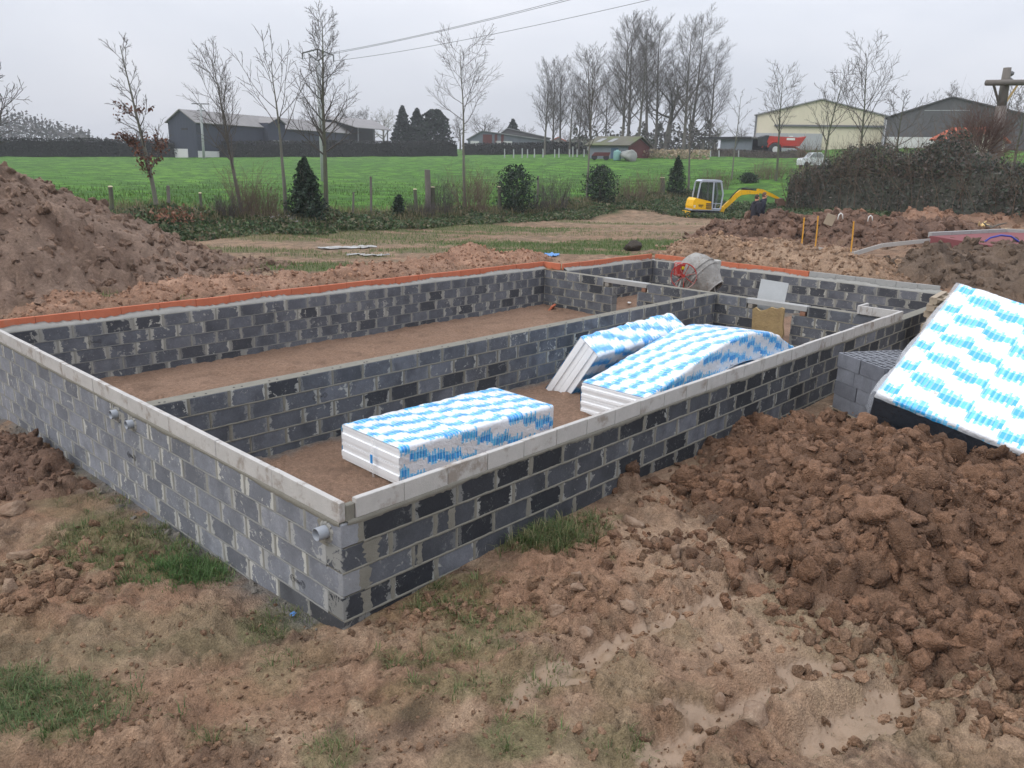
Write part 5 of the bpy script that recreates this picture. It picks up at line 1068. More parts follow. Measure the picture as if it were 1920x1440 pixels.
person('person in a dark navy jacket facing the ditch, right of the two', (pp2[0], pp2[1], pp2[2]-1.70), rzE-.1, 1.70, (.02, .022, .034), .03, (.10, .06, .04))
h9, h9z = heap('earth_heap', 'low brown earth bank the two people stand on', [(pp1[0]+.1, pp1[1], 2.0, 1.6, pp1[2]-1.62+.05), (pp2[0]-.3, pp2[1]-.2, 1.8, 1.5, pp2[2]-1.70+.04)], (20.5, 29, 6.5, 13), .1, (.19, .12, .085), (.26, .17, .12), 901, 300, .05, .15, .05, 100, (.04, .1)) if pp1[2]-1.62 > hz(pp1[0], pp1[1])+.05 else (None, None)

# ------------------------------------------------------------------ litter and stones
b = NB('dirty_sheet'); b.color(b.mix(b.ramp(b.noise(b.pos(), 4, 5, .6), [(.4, 0.0), (.65, 1.0)]), (.42, .42, .42), (.24, .22, .19))); b.rough(.45); M['sheet'] = b.m
def sheet(label, q, a, b_, rz, mt, name='plastic_sheet', amp=.06, seed=0):
    nx, ny = 26, 16; U, V_ = np.meshgrid(np.linspace(-1, 1, nx), np.linspace(-1, 1, ny), indexing='ij'); r = 1+fbm(U*2+seed, V_*2, 1, 2, seed)*.35; x, y = U*a*r, V_*b_*r; ca, sa = math.cos(rz), math.sin(rz); wx_, wy_ = q[0]+x*ca-y*sa, q[1]+x*sa+y*ca
    z = np.array([[gz(wx_[i, j], wy_[i, j]) for j in range(ny)] for i in range(nx)])+.025+np.abs(fbm(U, V_, 3.5, 3, seed+3))*amp
    P_ = np.stack([wx_-q[0], wy_-q[1], z-hz(q[0], q[1])], -1).reshape(-1, 3); o = link_mesh(name, np_mesh(name, P_, grid_faces(nx, ny), True), mt, None, (q[0], q[1], hz(q[0], q[1]))); tag(o, label, 'plastic sheet'); return o
sheet('crumpled grey plastic sheet on the ground beyond the terracotta edging', ground_at(650, 466), .75, .3, R(-30), M['sheet'], seed=3)
sheet('thin strip of grey plastic on trampled grass, right of the crumpled sheet', ground_at(690, 481), .5, .12, R(-40), M['sheet'], seed=5)
sheet('grey plastic sheet at the foot of the ditch bank by the holly', ground_at(525, 411), .9, .45, R(-20), M['sheet'], seed=8, amp=.15)
b_sh = simple('blue_sheet', S(92, 138, 190), .5, var=.2); sheet('scrap of pale blue plastic in the grass behind the far wall', ground_at(1030, 480), .28, .2, .4, b_sh, seed=11)
q = ground_at(550, 1157); o = sheet('tiny scrap of blue plastic on the mud by the near corner', q, .022, .015, .3, b_sh, seed=14, amp=.02)
q = ground_at(1187, 470); o = link_mesh('soil_lump', np_mesh('soil_lump', LUMPS3[2][0]*np.array((.40, .3, .22)), LUMPS3[2][1], True, np.tile((.06, .05, .04), (len(LUMPS3[2][0]), 1))), M['soil'], None, q+np.array((0, 0, .12))); tag(o, 'dark lump of earth on the grass left of the mixer', 'earth lump')
b = NB('stone'); v_ = b.coord('Object', rand=True); b.color(b.mix(b.ramp(b.noise(v_, 7, 6, .65), [(.38, 0.0), (.66, 1.0)]), (.23, .145, .095), (.36, .26, .185))); b.rough(.9); b.bump(b.noise(v_, 24, 5, .7), .05, .9); M['stone'] = b.m
stones = [(1080, 1090, .075, 'upright pale stone on the mud left of the clod heap, nearest the wall'), (1082, 1125, .06, 'mud-caked stone just below the upright pale stone'), (1043, 1163, .065, 'round pale stone beside the pale mud slope, leftmost of its cluster'), (1098, 1200, .10, 'largest pale mud-caked stone at the foot of the pale mud slope'), (1176, 1160, .07, 'tall pale stone half sunk in the pale mud slope'), (1187, 990, .09, 'flat rounded stone high on the mud between wall and clod heap'), (1265, 1050, .085, 'boulder-shaped lump at the middle of the pale mud slope'), (1253, 1340, .055, 'speckled stone lying in the front puddle'), (1345, 1222, .05, 'stone at the rim of the upper puddle'), (1350, 1310, .075, 'dark grey rock between the front puddles'), (1410, 1360, .11, 'large dark rock at the edge of the front puddles'), (40, 1053, .10, 'long pale stone on red clods at the left edge'), (22, 1118, .10, 'rounded red-brown stone below the long pale stone, left edge'), (28, 962, .13, 'big pale stone at the left edge under the dark soil'), (1575, 1252, .06, 'knobbly stone beside the large puddle'), (1240, 1020, .08, 'broad mud-coated stone near the top of the pale mud slope')]
for i, (px, py, r, lb) in enumerate(stones):
    q = ground_at(px, py); V, F = LUMPS3[i % 6]; sh_ = np.array((1.25, .85, .75))*r if i % 3 else np.array((.85, .8, 1.1))*r; V = (V*sh_) @ rotm(NP.uniform(-.3, .3), NP.uniform(-.3, .3), NP.uniform(0, 6)).T
    o = link_mesh('stone', np_mesh('stone', V, F, True), M['stone'], None, (q[0], q[1], gz(q[0], q[1])+r*.2)); tag(o, lb, 'stone', 'stones on the mud')
# ------------------------------------------------------------------ bare trees
class Tree:
    def __init__(s, seed): s.r = np.random.RandomState(seed); s.pl = {}      # level -> list of (pts, radii)
    def branch(s, p, d, L, r0, lev, cfg):
        r = s.r; c = cfg[lev]; n = c.get('n', 6); pts = [np.array(p, float)]; rad = [r0]; d = unit(d); step = L/(n-1)
        for i in range(1, n):
            d = unit(d+r.normal(0, c.get('wig', .12), 3)+np.array((c.get('windx', 0), c.get('windy', 0), c.get('up', .1)))); pts.append(pts[-1]+d*step); rad.append(max(c.get('tip', .004), r0*(1-(i/(n-1))*c.get('taper', .85))))
        s.pl.setdefault(lev, []).append((np.array(pts), np.array(rad)))
        if lev+1 < len(cfg):
            k = cfg[lev+1]; nb = k['num'](L) if callable(k['num']) else k['num']; t0 = k.get('t0', .25); az = r.uniform(0, 6.28)
            for j in range(nb):
                t = t0+(1-t0)*((j+r.uniform(0, 1))/nb)**k.get('tp', 1.0); t = min(t, .98); f = t*(n-1); i = min(int(f), n-2); q = pts[i]+(pts[i+1]-pts[i])*(f-i); ax = unit(pts[i+1]-pts[i])
                az += 2.4+r.normal(0, .5); a = np.array((0, 0, 1.)) if abs(ax[2]) < .95 else np.array((1., 0, 0)); u = unit(np.cross(ax, a)); v = np.cross(ax, u); ang = R(k.get('ang', 45))+r.normal(0, .12)
                dd = ax*math.cos(ang)+(u*math.cos(az)+v*math.sin(az))*math.sin(ang); rr = rad[i]+(rad[i+1]-rad[i])*(f-i)
                LL = L*k['len']*(1-k.get('fall', .55)*(t-t0)/(1-t0+1e-6))*r.uniform(.75, 1.2)
                s.branch(q, dd, LL, min(rr*k.get('rad', .55), k.get('rmax', 9)), lev+1, cfg)
    def mesh(s, name, levels, sides=None):
        VV, FF, o = [], [], 0
        for lev in levels:
            grp = {}
            for P_, R_ in s.pl.get(lev, []): grp.setdefault(len(P_), []).append((P_, R_))
            k = (7, 5, 4, 3, 3, 3)[lev] if sides is None else sides
            for n, lst in grp.items():
                P_ = np.array([a for a, _ in lst]); R_ = np.array([b_ for _, b_ in lst]); m_ = len(lst)
                T_ = np.gradient(P_, axis=1); T_ /= np.linalg.norm(T_, axis=2, keepdims=True)+1e-9
                A_ = np.where(np.abs(T_[..., 2:3]) < .9, np.array((0, 0, 1.)), np.array((1., 0, 0))); U_ = np.cross(T_, A_); U_ /= np.linalg.norm(U_, axis=2, keepdims=True)+1e-9; W_ = np.cross(T_, U_)
                an = 2*np.pi*np.arange(k)/k; V = P_[:, :, None, :]+R_[:, :, None, None]*(U_[:, :, None, :]*np.cos(an)[None, None, :, None]+W_[:, :, None, :]*np.sin(an)[None, None, :, None])
                b_, i_, j_ = np.meshgrid(np.arange(m_), np.arange(n-1), np.arange(k), indexing='ij'); base = b_*n*k+i_*k; j2 = (j_+1) % k
                F = np.stack([base+j_, base+j2, base+k+j2, base+k+j_], -1).reshape(-1, 4); VV.append(V.reshape(-1, 3)); FF.append(F+o); o += m_*n*k
        return np_mesh(name, np.concatenate(VV), np.concatenate(FF), True)
    def tips(s, lev): return np.array([P_[-1] for P_, _ in s.pl.get(lev, [])])
def put_tree(label, loc, tr, trunk_mat, twig_mat, rz=0, sc_=1.0, group=None, name='bare_tree', share=None):
    t = thing(name, label, 'tree', loc, rz, group); t.scale = (sc_, sc_, sc_) if not hasattr(sc_, '__len__') else sc_
    if share is None:
        mt = tr.mesh('trunk', [0]); mt.materials.append(trunk_mat); mc = tr.mesh('crown', [l for l in tr.pl if l > 0]); mc.materials.append(twig_mat); share = (mt, mc)
    link_mesh('trunk', share[0], None, t); link_mesh('crown', share[1], None, t); return t, share
def cfg_young(H, clear=.35, n1=14, ang=48, l1=.42, up=.10, wig=.08, n2=6, n3=5, windx=0, twup=.06, tw=.0042, l2=.42, l3=.45, tn=9, fall=.6, lean=0):
    return [dict(n=tn, wig=wig*.5, up=.06, taper=.9, tip=.012, windx=lean), dict(num=n1, t0=clear, ang=ang, len=l1, rad=.5, n=7, up=up, wig=.09, taper=.85, tip=.008, fall=fall, windx=windx), dict(num=n2, t0=.2, ang=38, len=l2, rad=.6, n=5, up=twup, wig=.11, tip=tw*1.3, fall=.4, windx=windx), dict(num=n3, t0=.15, ang=34, len=l3, rad=.7, n=4, up=twup, wig=.12, tip=tw, fall=.3, windx=windx)]
def young(label, px, py_base, py_top, seed, cfg, dmul=1.0, lean=(0, 0), mats=('bark_pale', 'twig'), yline=22.7, r0=.085, q=None, group='young bare trees along the ditch'):
    q = ony(px, py_base, yline) if q is None else q
    z = hz(q[0], q[1]); d = math.hypot(q[0]-CAM[0], q[1]-CAM[1]); r0 = r0*.8; base = np.array((q[0], q[1], z-.1)); top = at(px, py_top, d)[2]; H = top-z
    tr = Tree(seed); k = 1/ .93; tr.branch((0, 0, 0), (lean[0], lean[1], 1), H*k*.97, r0, 0, cfg(H))
    # scale to the measured height
    mxz = max(P_[:, 2].max() for l in tr.pl for P_, _ in tr.pl[l]); f = (H+.1)/mxz
    for l in tr.pl: tr.pl[l] = [(P_*f, R_) for P_, R_ in tr.pl[l]]
    return put_tree(label, base, tr, M[mats[0]], M[mats[1]], 0, 1.0, group)[0], tr, base
tl = RT  # picture-right in plan
beech, btr, bbase = young('slender beech still holding brown leaves, leftmost of the ditch trees', 294, 386, 62, 31, lambda H: cfg_young(H, .20, 22, 48, .25, .05, .06, 5, 4, windx=-.05, l2=.45, lean=-.006, fall=.5), lean=(-RT[0]*.07, -RT[1]*.07), r0=.10, mats=('bark_pale', 'twig'))
young('bare fan-shaped tree leaning left in front of the black barn', 456, 400, 66, 32, lambda H: cfg_young(H, .30, 20, 32, .42, .10, .05, 8, 5, windx=-.03, lean=-.006), lean=(-RT[0]*.14, -RT[1]*.14), r0=.10, mats=('bark', 'twig'))
young('sparse bare tree with long upswept limbs in front of the barn porch', 536, 400, 52, 33, lambda H: cfg_young(H, .50, 11, 40, .48, .12, .06, 4, 3, l2=.4, tw=.006), r0=.105, mats=('bark_pale', 'twig'), lean=(-RT[0]*.02, -RT[1]*.02))
young('tallest dense bare ditch tree, beside the crossarm pole', 612, 402, 6, 34, lambda H: cfg_young(H, .30, 34, 52, .27, .11, .05, 9, 5, l2=.45), r0=.13, mats=('bark_green', 'twig'))
young('lone bare tree with a kinked trunk and rounded crown at the middle', 873, 393, 42, 35, lambda H: cfg_young(H, .55, 15, 62, .31, .10, .14, 8, 5, l2=.5, fall=.35, tn=12), r0=.10, mats=('bark_pale', 'twig'))
young('thin pale-stemmed bare tree in front of the mossy shed', 1100, 383, 75, 36, lambda H: cfg_young(H, .38, 22, 30, .34, .12, .05, 7, 5, l2=.45), r0=.085, mats=('bark_pale', 'twig'))
young('bare tree standing left of the excavator cab', 1290, 366, 150, 37, lambda H: cfg_young(H, .35, 12, 40, .4, .1, .06, 5, 4), r0=.10, mats=('bark', 'twig'), yline=22.6)
young('small forked bare tree between poplars and cream hall', 1372, 330, 165, 38, lambda H: cfg_young(H, .35, 10, 42, .4, .06, .07, 4, 3), r0=.085, mats=('bark_pale', 'twig'), yline=26)
for (px, pb_, pt, sd_, cl_, n1_, a_, lb, dd) in ((1459, 300, 110, 41, .42, 18, 48, 'bare round-crowned tree in front of the cream hall door', 60), (1546, 288, 112, 42, .38, 18, 40, 'bare tree before the middle of the cream hall gable', 55), (1614, 280, 55, 43, .36, 20, 42, 'tall thin bare tree at the junction of the two halls', 52), (1680, 290, 160, 44, .45, 12, 62, 'short spreading bare tree before the dark hall', 50), (1868, 290, 150, 45, .3, 16, 45, 'bare tree right of the wooden pole', 60), (-8, 400, 68, 46, .30, 22, 42, 'bare tree whose branch tips enter at the left edge', 30), (1905, 300, 155, 47, .35, 12, 40, 'bare tree at the right edge behind the hedge', 52)):
    q = at(px, pb_, dd); young(lb, px, pb_, pt, sd_, (lambda H, c=cl_, n=n1_, a=a_: cfg_young(H, c, n, a, .42, .10, .07, 6, 4, l2=.45, tw=.006)), q=q, r0=.12, mats=('bark_green', 'twig'), group='bare trees near the halls')
# beech leaves
def leaves(name, pts, sz, cols, parent, mt, off=None, flat=0.0):
    n = len(pts); pts = np.asarray(pts, float); a = NP.uniform(0, 6.28, n); b_ = NP.uniform(-1, 1, n); d1 = np.stack([np.cos(a)*np.sqrt(1-b_**2), np.sin(a)*np.sqrt(1-b_**2), b_*(1-flat)], -1); d1 /= np.linalg.norm(d1, axis=1)[:, None]
    d2 = np.cross(d1, NP.normal(0, 1, (n, 3))); d2 /= np.linalg.norm(d2, axis=1)[:, None]+1e-9; s_ = NP.uniform(.6, 1.3, n)[:, None]*sz
    V = np.stack([pts-d1*s_, pts+d2*s_*.55-d1*s_*.1, pts+d1*s_, pts-d2*s_*.55-d1*s_*.1], 1).reshape(-1, 3); F = np.arange(4*n).reshape(-1, 4); ci_ = NP.randint(len(cols), size=n); c_ = np.array(cols)[ci_]*NP.uniform(.65, 1.25, (n, 1)); C_ = np.repeat(c_, 4, 0)
    if off is not None: V = V-np.array(off)
    return link_mesh(name, np_mesh(name, V, F, False, C_), mt, parent)
pts = []; BHt = max(P_[:, 2].max() for P_, _ in btr.pl[3])
for lev in (1, 2, 3):
    for P_, _ in btr.pl[lev]:
        for q in P_:
            if .18*BHt < q[2] < .60*BHt and NP.rand() < (.5 if q[2] < .48*BHt else .16) and fbm(np.array([q[0]]), np.array([q[2]]), 1.1, 2, 3)[0] > -.12: pts += [q+NP.normal(0, .06, 3) for _ in range(3)]
tag(leaves('leaf_cluster', pts, .06, [(.13, .055, .035), (.17, .075, .045), (.09, .04, .03)], beech, M['leaf']), kind='stuff')

# poplars: shared shapes, each set up on its own
def cfg_pop(clear, n1, ang, l1, up1=.16): return [dict(n=12, wig=.02, up=.05, taper=.93, tip=.03), dict(num=n1, t0=clear, ang=ang, len=l1, rad=.42, n=9, up=up1, wig=.05, taper=.88, tip=.02, fall=.62), dict(num=13, t0=.15, ang=36, len=.38, rad=.55, n=5, up=.10, wig=.1, tip=.012, fall=.4), dict(num=12, t0=.1, ang=38, len=.5, rad=.6, n=4, up=.08, wig=.16, tip=.0085)]
def poptree(seed, clear, n1, ang, l1, H=24., r0=.34, up1=.16):
    tr = Tree(seed); tr.branch((0, 0, 0), (0, 0, 1), H, r0, 0, cfg_pop(clear, n1, ang, l1, up1)); mxz = max(P_[:, 2].max() for l in tr.pl for P_, _ in tr.pl[l])
    for l in tr.pl: tr.pl[l] = [(P_/mxz, R_/mxz) for P_, R_ in tr.pl[l]]
    mt = tr.mesh('trunk', [0]); mt.materials.append(M['bark']); mc = tr.mesh('crown', [1, 2, 3]); mc.materials.append(M['twig']); return mt, mc
POP = [poptree(51, .24, 26, 40, .40, up1=.085), poptree(52, .18, 26, 46, .38, up1=.085), poptree(53, .30, 22, 42, .46, up1=.075), poptree(54, .12, 28, 52, .46, up1=.07)]
pops = [(1022, 270, 103, 0, 'leftmost poplar of the lower left group'), (1036, 270, 110, 1, 'second poplar of the lower left group'), (1050, 272, 98, 0, 'third poplar of the lower left group, mossy stem'), (1068, 270, 130, 2, 'thin poplar right of the lower left group'), (1085, 270, 140, 1, 'poplar stem filling the gap left of the brown-twigged tree'), (1108, 272, 72, 3, 'brown-twigged bushy poplar with a pointed top'), (1135, 272, 120, 2, 'poplar behind the left end of the mossy shed'), (1166, 268, 18, 0, 'tall poplar above the mossy shed, left'), (1178, 268, 14, 1, 'tall thick poplar above the mossy shed, right'), (1198, 266, 40, 2, 'slim poplar standing right of the thick one'), (1212, 270, 12, 2, 'leaning poplar right of the mossy shed'), (1230, 268, 22, 1, 'background poplar between the two tall groups'), (1282, 270, 20, 0, 'left stem of the tall twin poplars on the right'), (1294, 272, 12, 3, 'tallest poplar with wide side branches on the right'), (1330, 272, 70, 1, 'lower poplar at the right end of the row')]
for i, (px, pb_, pt, v, lb) in enumerate(pops):
    dd = 142+NP.uniform(-8, 12); q = at(px, pb_, dd); z = hz(q[0], q[1]); H = at(px, pt, dd)[2]-z; put_tree('bare poplar: '+lb, (q[0], q[1], z-.1), None, None, None, NP.uniform(0, 6.28), (H*1.12, H*1.12, H), 'row of bare poplars', 'poplar_tree', POP[v])
# broad bare oak among the poplars and far rounded trees
def oak(seed, up=.05): 
    tr = Tree(seed); tr.branch((0, 0, 0), (0, 0, 1), 10, .5, 0, [dict(n=7, wig=.06, up=.05, taper=.75, tip=.05), dict(num=11, t0=.3, ang=58, len=.78, rad=.6, n=8, up=up, wig=.16, taper=.88, tip=.025, fall=.35), dict(num=8, t0=.25, ang=45, len=.5, rad=.6, n=6, up=.06, wig=.18, tip=.018), dict(num=7, t0=.2, ang=40, len=.45, rad=.7, n=4, up=.06, wig=.15, tip=.013), dict(num=3, t0=.3, ang=35, len=.5, rad=.8, n=3, up=.05, wig=.1, tip=.01)])
    mxz = max(P_[:, 2].max() for l in tr.pl for P_, _ in tr.pl[l])
    for l in tr.pl: tr.pl[l] = [(P_/mxz, R_/mxz) for P_, R_ in tr.pl[l]]
    mt = tr.mesh('trunk', [0]); mt.materials.append(M['bark']); mc = tr.mesh('crown', [1, 2, 3, 4]); mc.materials.append(M['twig']); return mt, mc
OAK = [oak(71), oak(72, .10)]; M['twig_pale'] = simple('twig_pale', (.21, .20, .16), .9, var=.2)
OAKP = (OAK[1][0].copy(), OAK[1][1].copy()); OAKP[1].materials.clear(); OAKP[1].materials.append(M['twig_pale'])
for (px, pb_, pt, dd, sh, wd, lb, gr) in ((1248, 272, 105, 140, OAK[0], 1.0, 'thick-limbed bare oak between the tall poplars', None), (905, 262, 212, 190, OAK[0], 1.3, 'low bare oak behind the grey barns', None), (863, 262, 208, 185, OAK[1], .8, 'slim bare tree beside the conifers', None), (720, 262, 198, 200, OAKP, 1.0, 'pale bare tree left of the three conifers', None), (690, 262, 196, 205, OAK[1], 1.1, 'brownish bare tree behind the open shed, right', None), (660, 262, 197, 205, OAK[0], 1.1, 'brownish bare tree behind the open shed, left', None), (575, 262, 208, 230, OAK[1], 1.0, 'far bare tree peeping over the barn roof', None), (1060, 270, 240, 180, OAK[1], 1.1, 'far bare scrub behind the red-roofed cottages', None), (1450, 260, 198, 170, OAK[0], 1.2, 'bare treetop behind the cream hall roof, left', None), (1588, 240, 193, 170, OAK[1], 1.0, 'bare treetop behind the cream hall ridge', None), (1778, 240, 148, 150, OAK[1], 1.0, 'upswept bare treetop over the dark hall roof', None), (1385, 268, 235, 165, OAK[0], 1.0, 'distant bare tree left of the cream hall', None), (1340, 268, 220, 150, OAKP, 1.2, 'pale bare scrub tree by the lean-to sheds', None), (255, 262, 235, 210, OAK[1], 1.4, 'far bare tree behind the beech', None), (985, 264, 232, 200, OAK[1], 1.3, 'far bare scrub tree right of the grey barns', None)):
    q = at(px, pb_, dd); z = hz(q[0], q[1]); H = at(px, pt, dd)[2]-z; put_tree(lb, (q[0], q[1], z-.1), None, None, None, NP.uniform(0, 6.28), (H*wd, H*wd, H), gr, 'bare_tree', sh)
# conifers
def conifer(label, px, pb_, pt, dd, wd, n, cone=True, seed=0, cols=((.012, .026, .014), (.020, .038, .020), (.008, .018, .012))):
    q = at(px, pb_, dd); z = hz(q[0], q[1]); H = at(px, pt, dd)[2]-z; t = thing('conifer_tree', label, 'tree', (q[0], q[1], z), 0, 'conifers'); mb = MB(); mb.tube([(0, 0, 0), (0, 0, H*.9)], [.25, .04], 6); mb.build('trunk', M['bark'], t)
    h = NP.uniform(.04, 1, n)**(1.25 if cone else 1); rmax = wd*((1-h)**.8 if cone else np.sqrt(np.clip(1-((h-.42)/.6)**2, 0, 1))*.9)+.12; az = NP.uniform(0, 6.28, n); lob = 1+.22*np.sin(az*5+h*23)+.15*np.sin(az*3-h*41); r = rmax*np.sqrt(NP.uniform(.35, 1, n))*lob; P_ = np.stack([r*np.cos(az), r*np.sin(az), h*H-r*.12], -1)
    leaves('crown', P_, .34, cols, t, M['leaf'], flat=.5)
conifer('leftmost dark conifer of the three beside the open shed', 755, 266, 199, 175, 2.6, 3200); conifer('middle dark conifer of the three beside the open shed', 782, 266, 204, 175, 3.0, 3200); conifer('rightmost, bushier dark evergreen of the three', 815, 266, 205, 172, 3.2, 4200, False); conifer('single dark fir peeping above the grey barn roof', 961, 262, 224, 200, 3.0, 1800)

# ------------------------------------------------------------------ bushes, hedges
HOL = [(.018, .04, .022), (.03, .06, .034), (.06, .095, .06), (.012, .026, .016), (.05, .06, .035)]
def holly(label, px, pb_, pt, wpx, seed, n=4200, cone=False, yl=22.2):
    q = ony(px, pb_, yl); z = hz(q[0], q[1]); d = math.hypot(q[0]-CAM[0], q[1]-CAM[1]); H = at(px, pt, d)[2]-z; w_ = wpx*d/FPX/2
    t = thing('holly_bush', label, 'bush', (q[0], q[1], z), 0, 'holly bushes on the bank')
    for k in range(5): mb = MB(); a = NP.uniform(0, 6.28); mb.tube([(0, 0, -.05), (.1*math.cos(a), .1*math.sin(a), H*.4), (.35*w_*math.cos(a), .35*w_*math.sin(a), H*.85)], [.03, .022, .008], 5); mb.build('stem', M['bark'], t)
    h = NP.uniform(0, 1, n); az = NP.uniform(0, 6.28, n); prof = ((1-h)**.65*1.05+.02) if cone else np.sqrt(np.clip(1-((h-.45)/.58)**2, 0, 1)); lob = 1+.3*np.sin(az*4+h*11+seed)+.3*np.sin(az*7-h*17)+NP.exponential(.10, n); r = w_*prof*np.sqrt(NP.uniform(.15, 1, n))*lob
    P_ = np.stack([r*np.cos(az), r*np.sin(az), h*H*(1+.08*np.sin(az*3+seed))], -1); leaves('foliage', P_, .06, HOL, t, M['leaf'])
holly('tall pointed dark holly between the ditch trees on the left', 576, 412, 303, 58, 1, 6500, True); holly('round dark holly bush in the middle of the bank', 965, 392, 315, 58, 2); holly('round dark holly bush in front of the thin pale tree', 1124, 382, 314, 52, 3); holly('dark holly bush left of the excavator', 1266, 370, 297, 36, 4, 3500, True); holly('tiny dark evergreen sapling beside the cut stumps', 748, 402, 368, 18, 5, 900); holly('small dark evergreen right of the excavator cab', 1402, 356, 325, 26, 6, 1500, yl=22.6)
def twigs(label, px, pb_, pt, wpx, n, seed, mt='twig_brown', yl=22.3, q=None, spread=.5, name='twiggy_bush', group='leafless bushes on the bank', r=.008):
    q = ony(px, pb_, yl) if q is None else q; z = hz(q[0], q[1]); d = math.hypot(q[0]-CAM[0], q[1]-CAM[1]); H = at(px, pt, d)[2]-z; w_ = wpx*d/FPX/2; tr = Tree(seed)
    for k in range(n):
        a = NP.uniform(0, 6.28); rr = w_*.6*math.sqrt(NP.rand()); p = np.array((rr*math.cos(a), rr*math.sin(a), -.03)); dd = np.array((math.cos(a)*spread*NP.rand(), math.sin(a)*spread*NP.rand(), 1)); tr.branch(p, dd, H*NP.uniform(.5, 1.1), r*NP.uniform(.8, 1.6), 0, [dict(n=6, wig=.12, up=.03, tip=.004), dict(num=5, t0=.3, ang=32, len=.4, rad=.7, n=4, wig=.12, up=.03, tip=.0035)])
    t = thing(name, label, 'bush', (q[0], q[1], z), 0, group); m_ = tr.mesh('stems', [0], 3); m_.materials.append(M[mt]); tag(link_mesh('stems', m_, None, t), kind='stuff'); m_ = tr.mesh('twigs', [1], 3); m_.materials.append(M[mt]); tag(link_mesh('twigs', m_, None, t), kind='stuff'); return t
for i, (px, pb_, pt, wp, n, lb) in enumerate(((425, 414, 362, 40, 46, 'reddish leafless bush at the foot of the fan-shaped tree'), (455, 412, 300, 50, 26, 'tall thin leafless suckers round the fan-shaped tree'), (492, 412, 345, 70, 60, 'broad brown leafless bush left of the pointed holly'), (835, 398, 330, 40, 30, 'leafless suckers left of the kinked tree'), (880, 396, 310, 70, 44, 'leafless suckers round the foot of the kinked tree'), (905, 394, 325, 26, 20, 'leafless suckers just left of the middle holly'), (1040, 388, 325, 60, 46, 'leafless bush between the two round hollies'), (1180, 378, 330, 70, 46, 'leafless bush right of the second round holly'), (1215, 375, 318, 50, 34, 'leafless bush between excavator and second holly'), (790, 404, 370, 60, 40, 'low leafless scrub beside the cut stumps'), (1340, 362, 318, 60, 46, 'leafless scrub behind the excavator boom'), (1440, 358, 300, 80, 60, 'leafless scrub behind the two people'), (1010, 392, 355, 40, 30, 'low scrub right of the middle holly'), (340, 412, 385, 50, 30, 'low dead stems at the foot of the beech'))):
    twigs(lb, px, pb_, pt, wp*1.25, int(n*1.7), 300+i, 'twig_brown' if i % 3 else 'twig', 22.1+.2*(i % 3), r=.011)
def hedge(label, pts, h, w_, n, cols, sz, seed, name='hedge', stem=None, hvar=.12, nst=0, smat='twig', wob=.5, core=.80):
    """hedge along a list of plan points: leafy faces through its volume, twigs standing out of it"""
    pts = np.array(pts, float); seg = np.diff(pts[:, :2], axis=0); L = np.hypot(*seg.T); cum = np.r_[0, np.cumsum(L)]; s_ = NP.uniform(0, cum[-1], n); i = np.clip(np.searchsorted(cum, s_)-1, 0, len(L)-1); f = (s_-cum[i])/L[i]
    x = pts[i, 0]+seg[i, 0]*f; y = pts[i, 1]+seg[i, 1]*f; nx, ny = -seg[i, 1]/L[i], seg[i, 0]/L[i]; off = NP.uniform(-1, 1, n); zb = Hb(x, y); hh = h*(1+hvar*fbm(s_, s_*0, wob, 3, seed)*2+hvar*.6*fbm(s_, off, 2.1, 2, seed+4)); t_ = NP.uniform(0, 1, n)**.8; ww = w_/2*(1-.35*t_**3)*(1+.25*fbm(s_, t_*2, 1.3, 2, seed+1))
    P_ = np.stack([x+nx*off*ww, y+ny*off*ww, zb+t_*hh], -1); o = np.array((pts[0, 0], pts[0, 1], hz(pts[0, 0], pts[0, 1]))); t = thing(name, label, 'hedge', o); leaves('foliage', P_-o, sz, cols, t, M['leaf'])
    m_ = MB(); ks = np.linspace(0, cum[-1], max(4, int(cum[-1]/2.0))); V = []
    for q_ in ks:
        i_ = min(max(np.searchsorted(cum, q_)-1, 0), len(L)-1); f_ = (q_-cum[i_])/L[i_]; c_ = pts[i_, :2]+seg[i_]*f_; n_ = np.array((-seg[i_, 1], seg[i_, 0]))/L[i_]; zg = hz(c_[0], c_[1]); hk = h*(core+.08*math.sin(q_*1.3)+.05*math.sin(q_*3.1))
        V += [(*(c_-n_*w_*.36-o[:2]), zg-.1-o[2]), (*(c_-n_*w_*.30-o[:2]), zg+hk-o[2]), (*(c_+n_*w_*.30-o[:2]), zg+hk-o[2]), (*(c_+n_*w_*.36-o[:2]), zg-.1-o[2])]
    m_.add(V, [(a_*4+b_, a_*4+b_+1, a_*4+b_+5, a_*4+b_+4) for a_ in range(len(ks)-1) for b_ in range(3)]+[(0, 1, 2, 3), tuple(len(V)-4+j for j in (3, 2, 1, 0))]); m_.build('inner_mass', simple('hedge_inside', tuple(np.mean(cols, 0)*.9), .95, var=.5, vs=3, bump=.1, bs=6), t)
    if nst:
        tr = Tree(seed)
        for k in range(nst):
            j = NP.randint(n); p = P_[j]-o; p[2] = hz(P_[j][0], P_[j][1])-o[2]; tr.branch(p, (NP.normal(0, .25), NP.normal(0, .25), 1), hh[j]*NP.uniform(.8, 1.25), .018, 0, [dict(n=5, wig=.15, up=.05, tip=.006), dict(num=6, t0=.35, ang=38, len=.4, rad=.7, n=4, wig=.15, up=.05, tip=.005)])
        m_ = tr.mesh('twigs', [0, 1], 3); m_.materials.append(M[smat]); tag(link_mesh('twigs', m_, None, t), kind='stuff')
    return t
DH = [(.026, .025, .024), (.032, .031, .028), (.014, .015, .014), (.028, .033, .026)]
hedge('long clipped dark hedge between the meadow and the black barn', [at(-120, 293, 137), at(300, 293, 139), at(855, 292, 145)], 2.55, 2.2, 22000, DH, .17, 401, hvar=.04, nst=220)
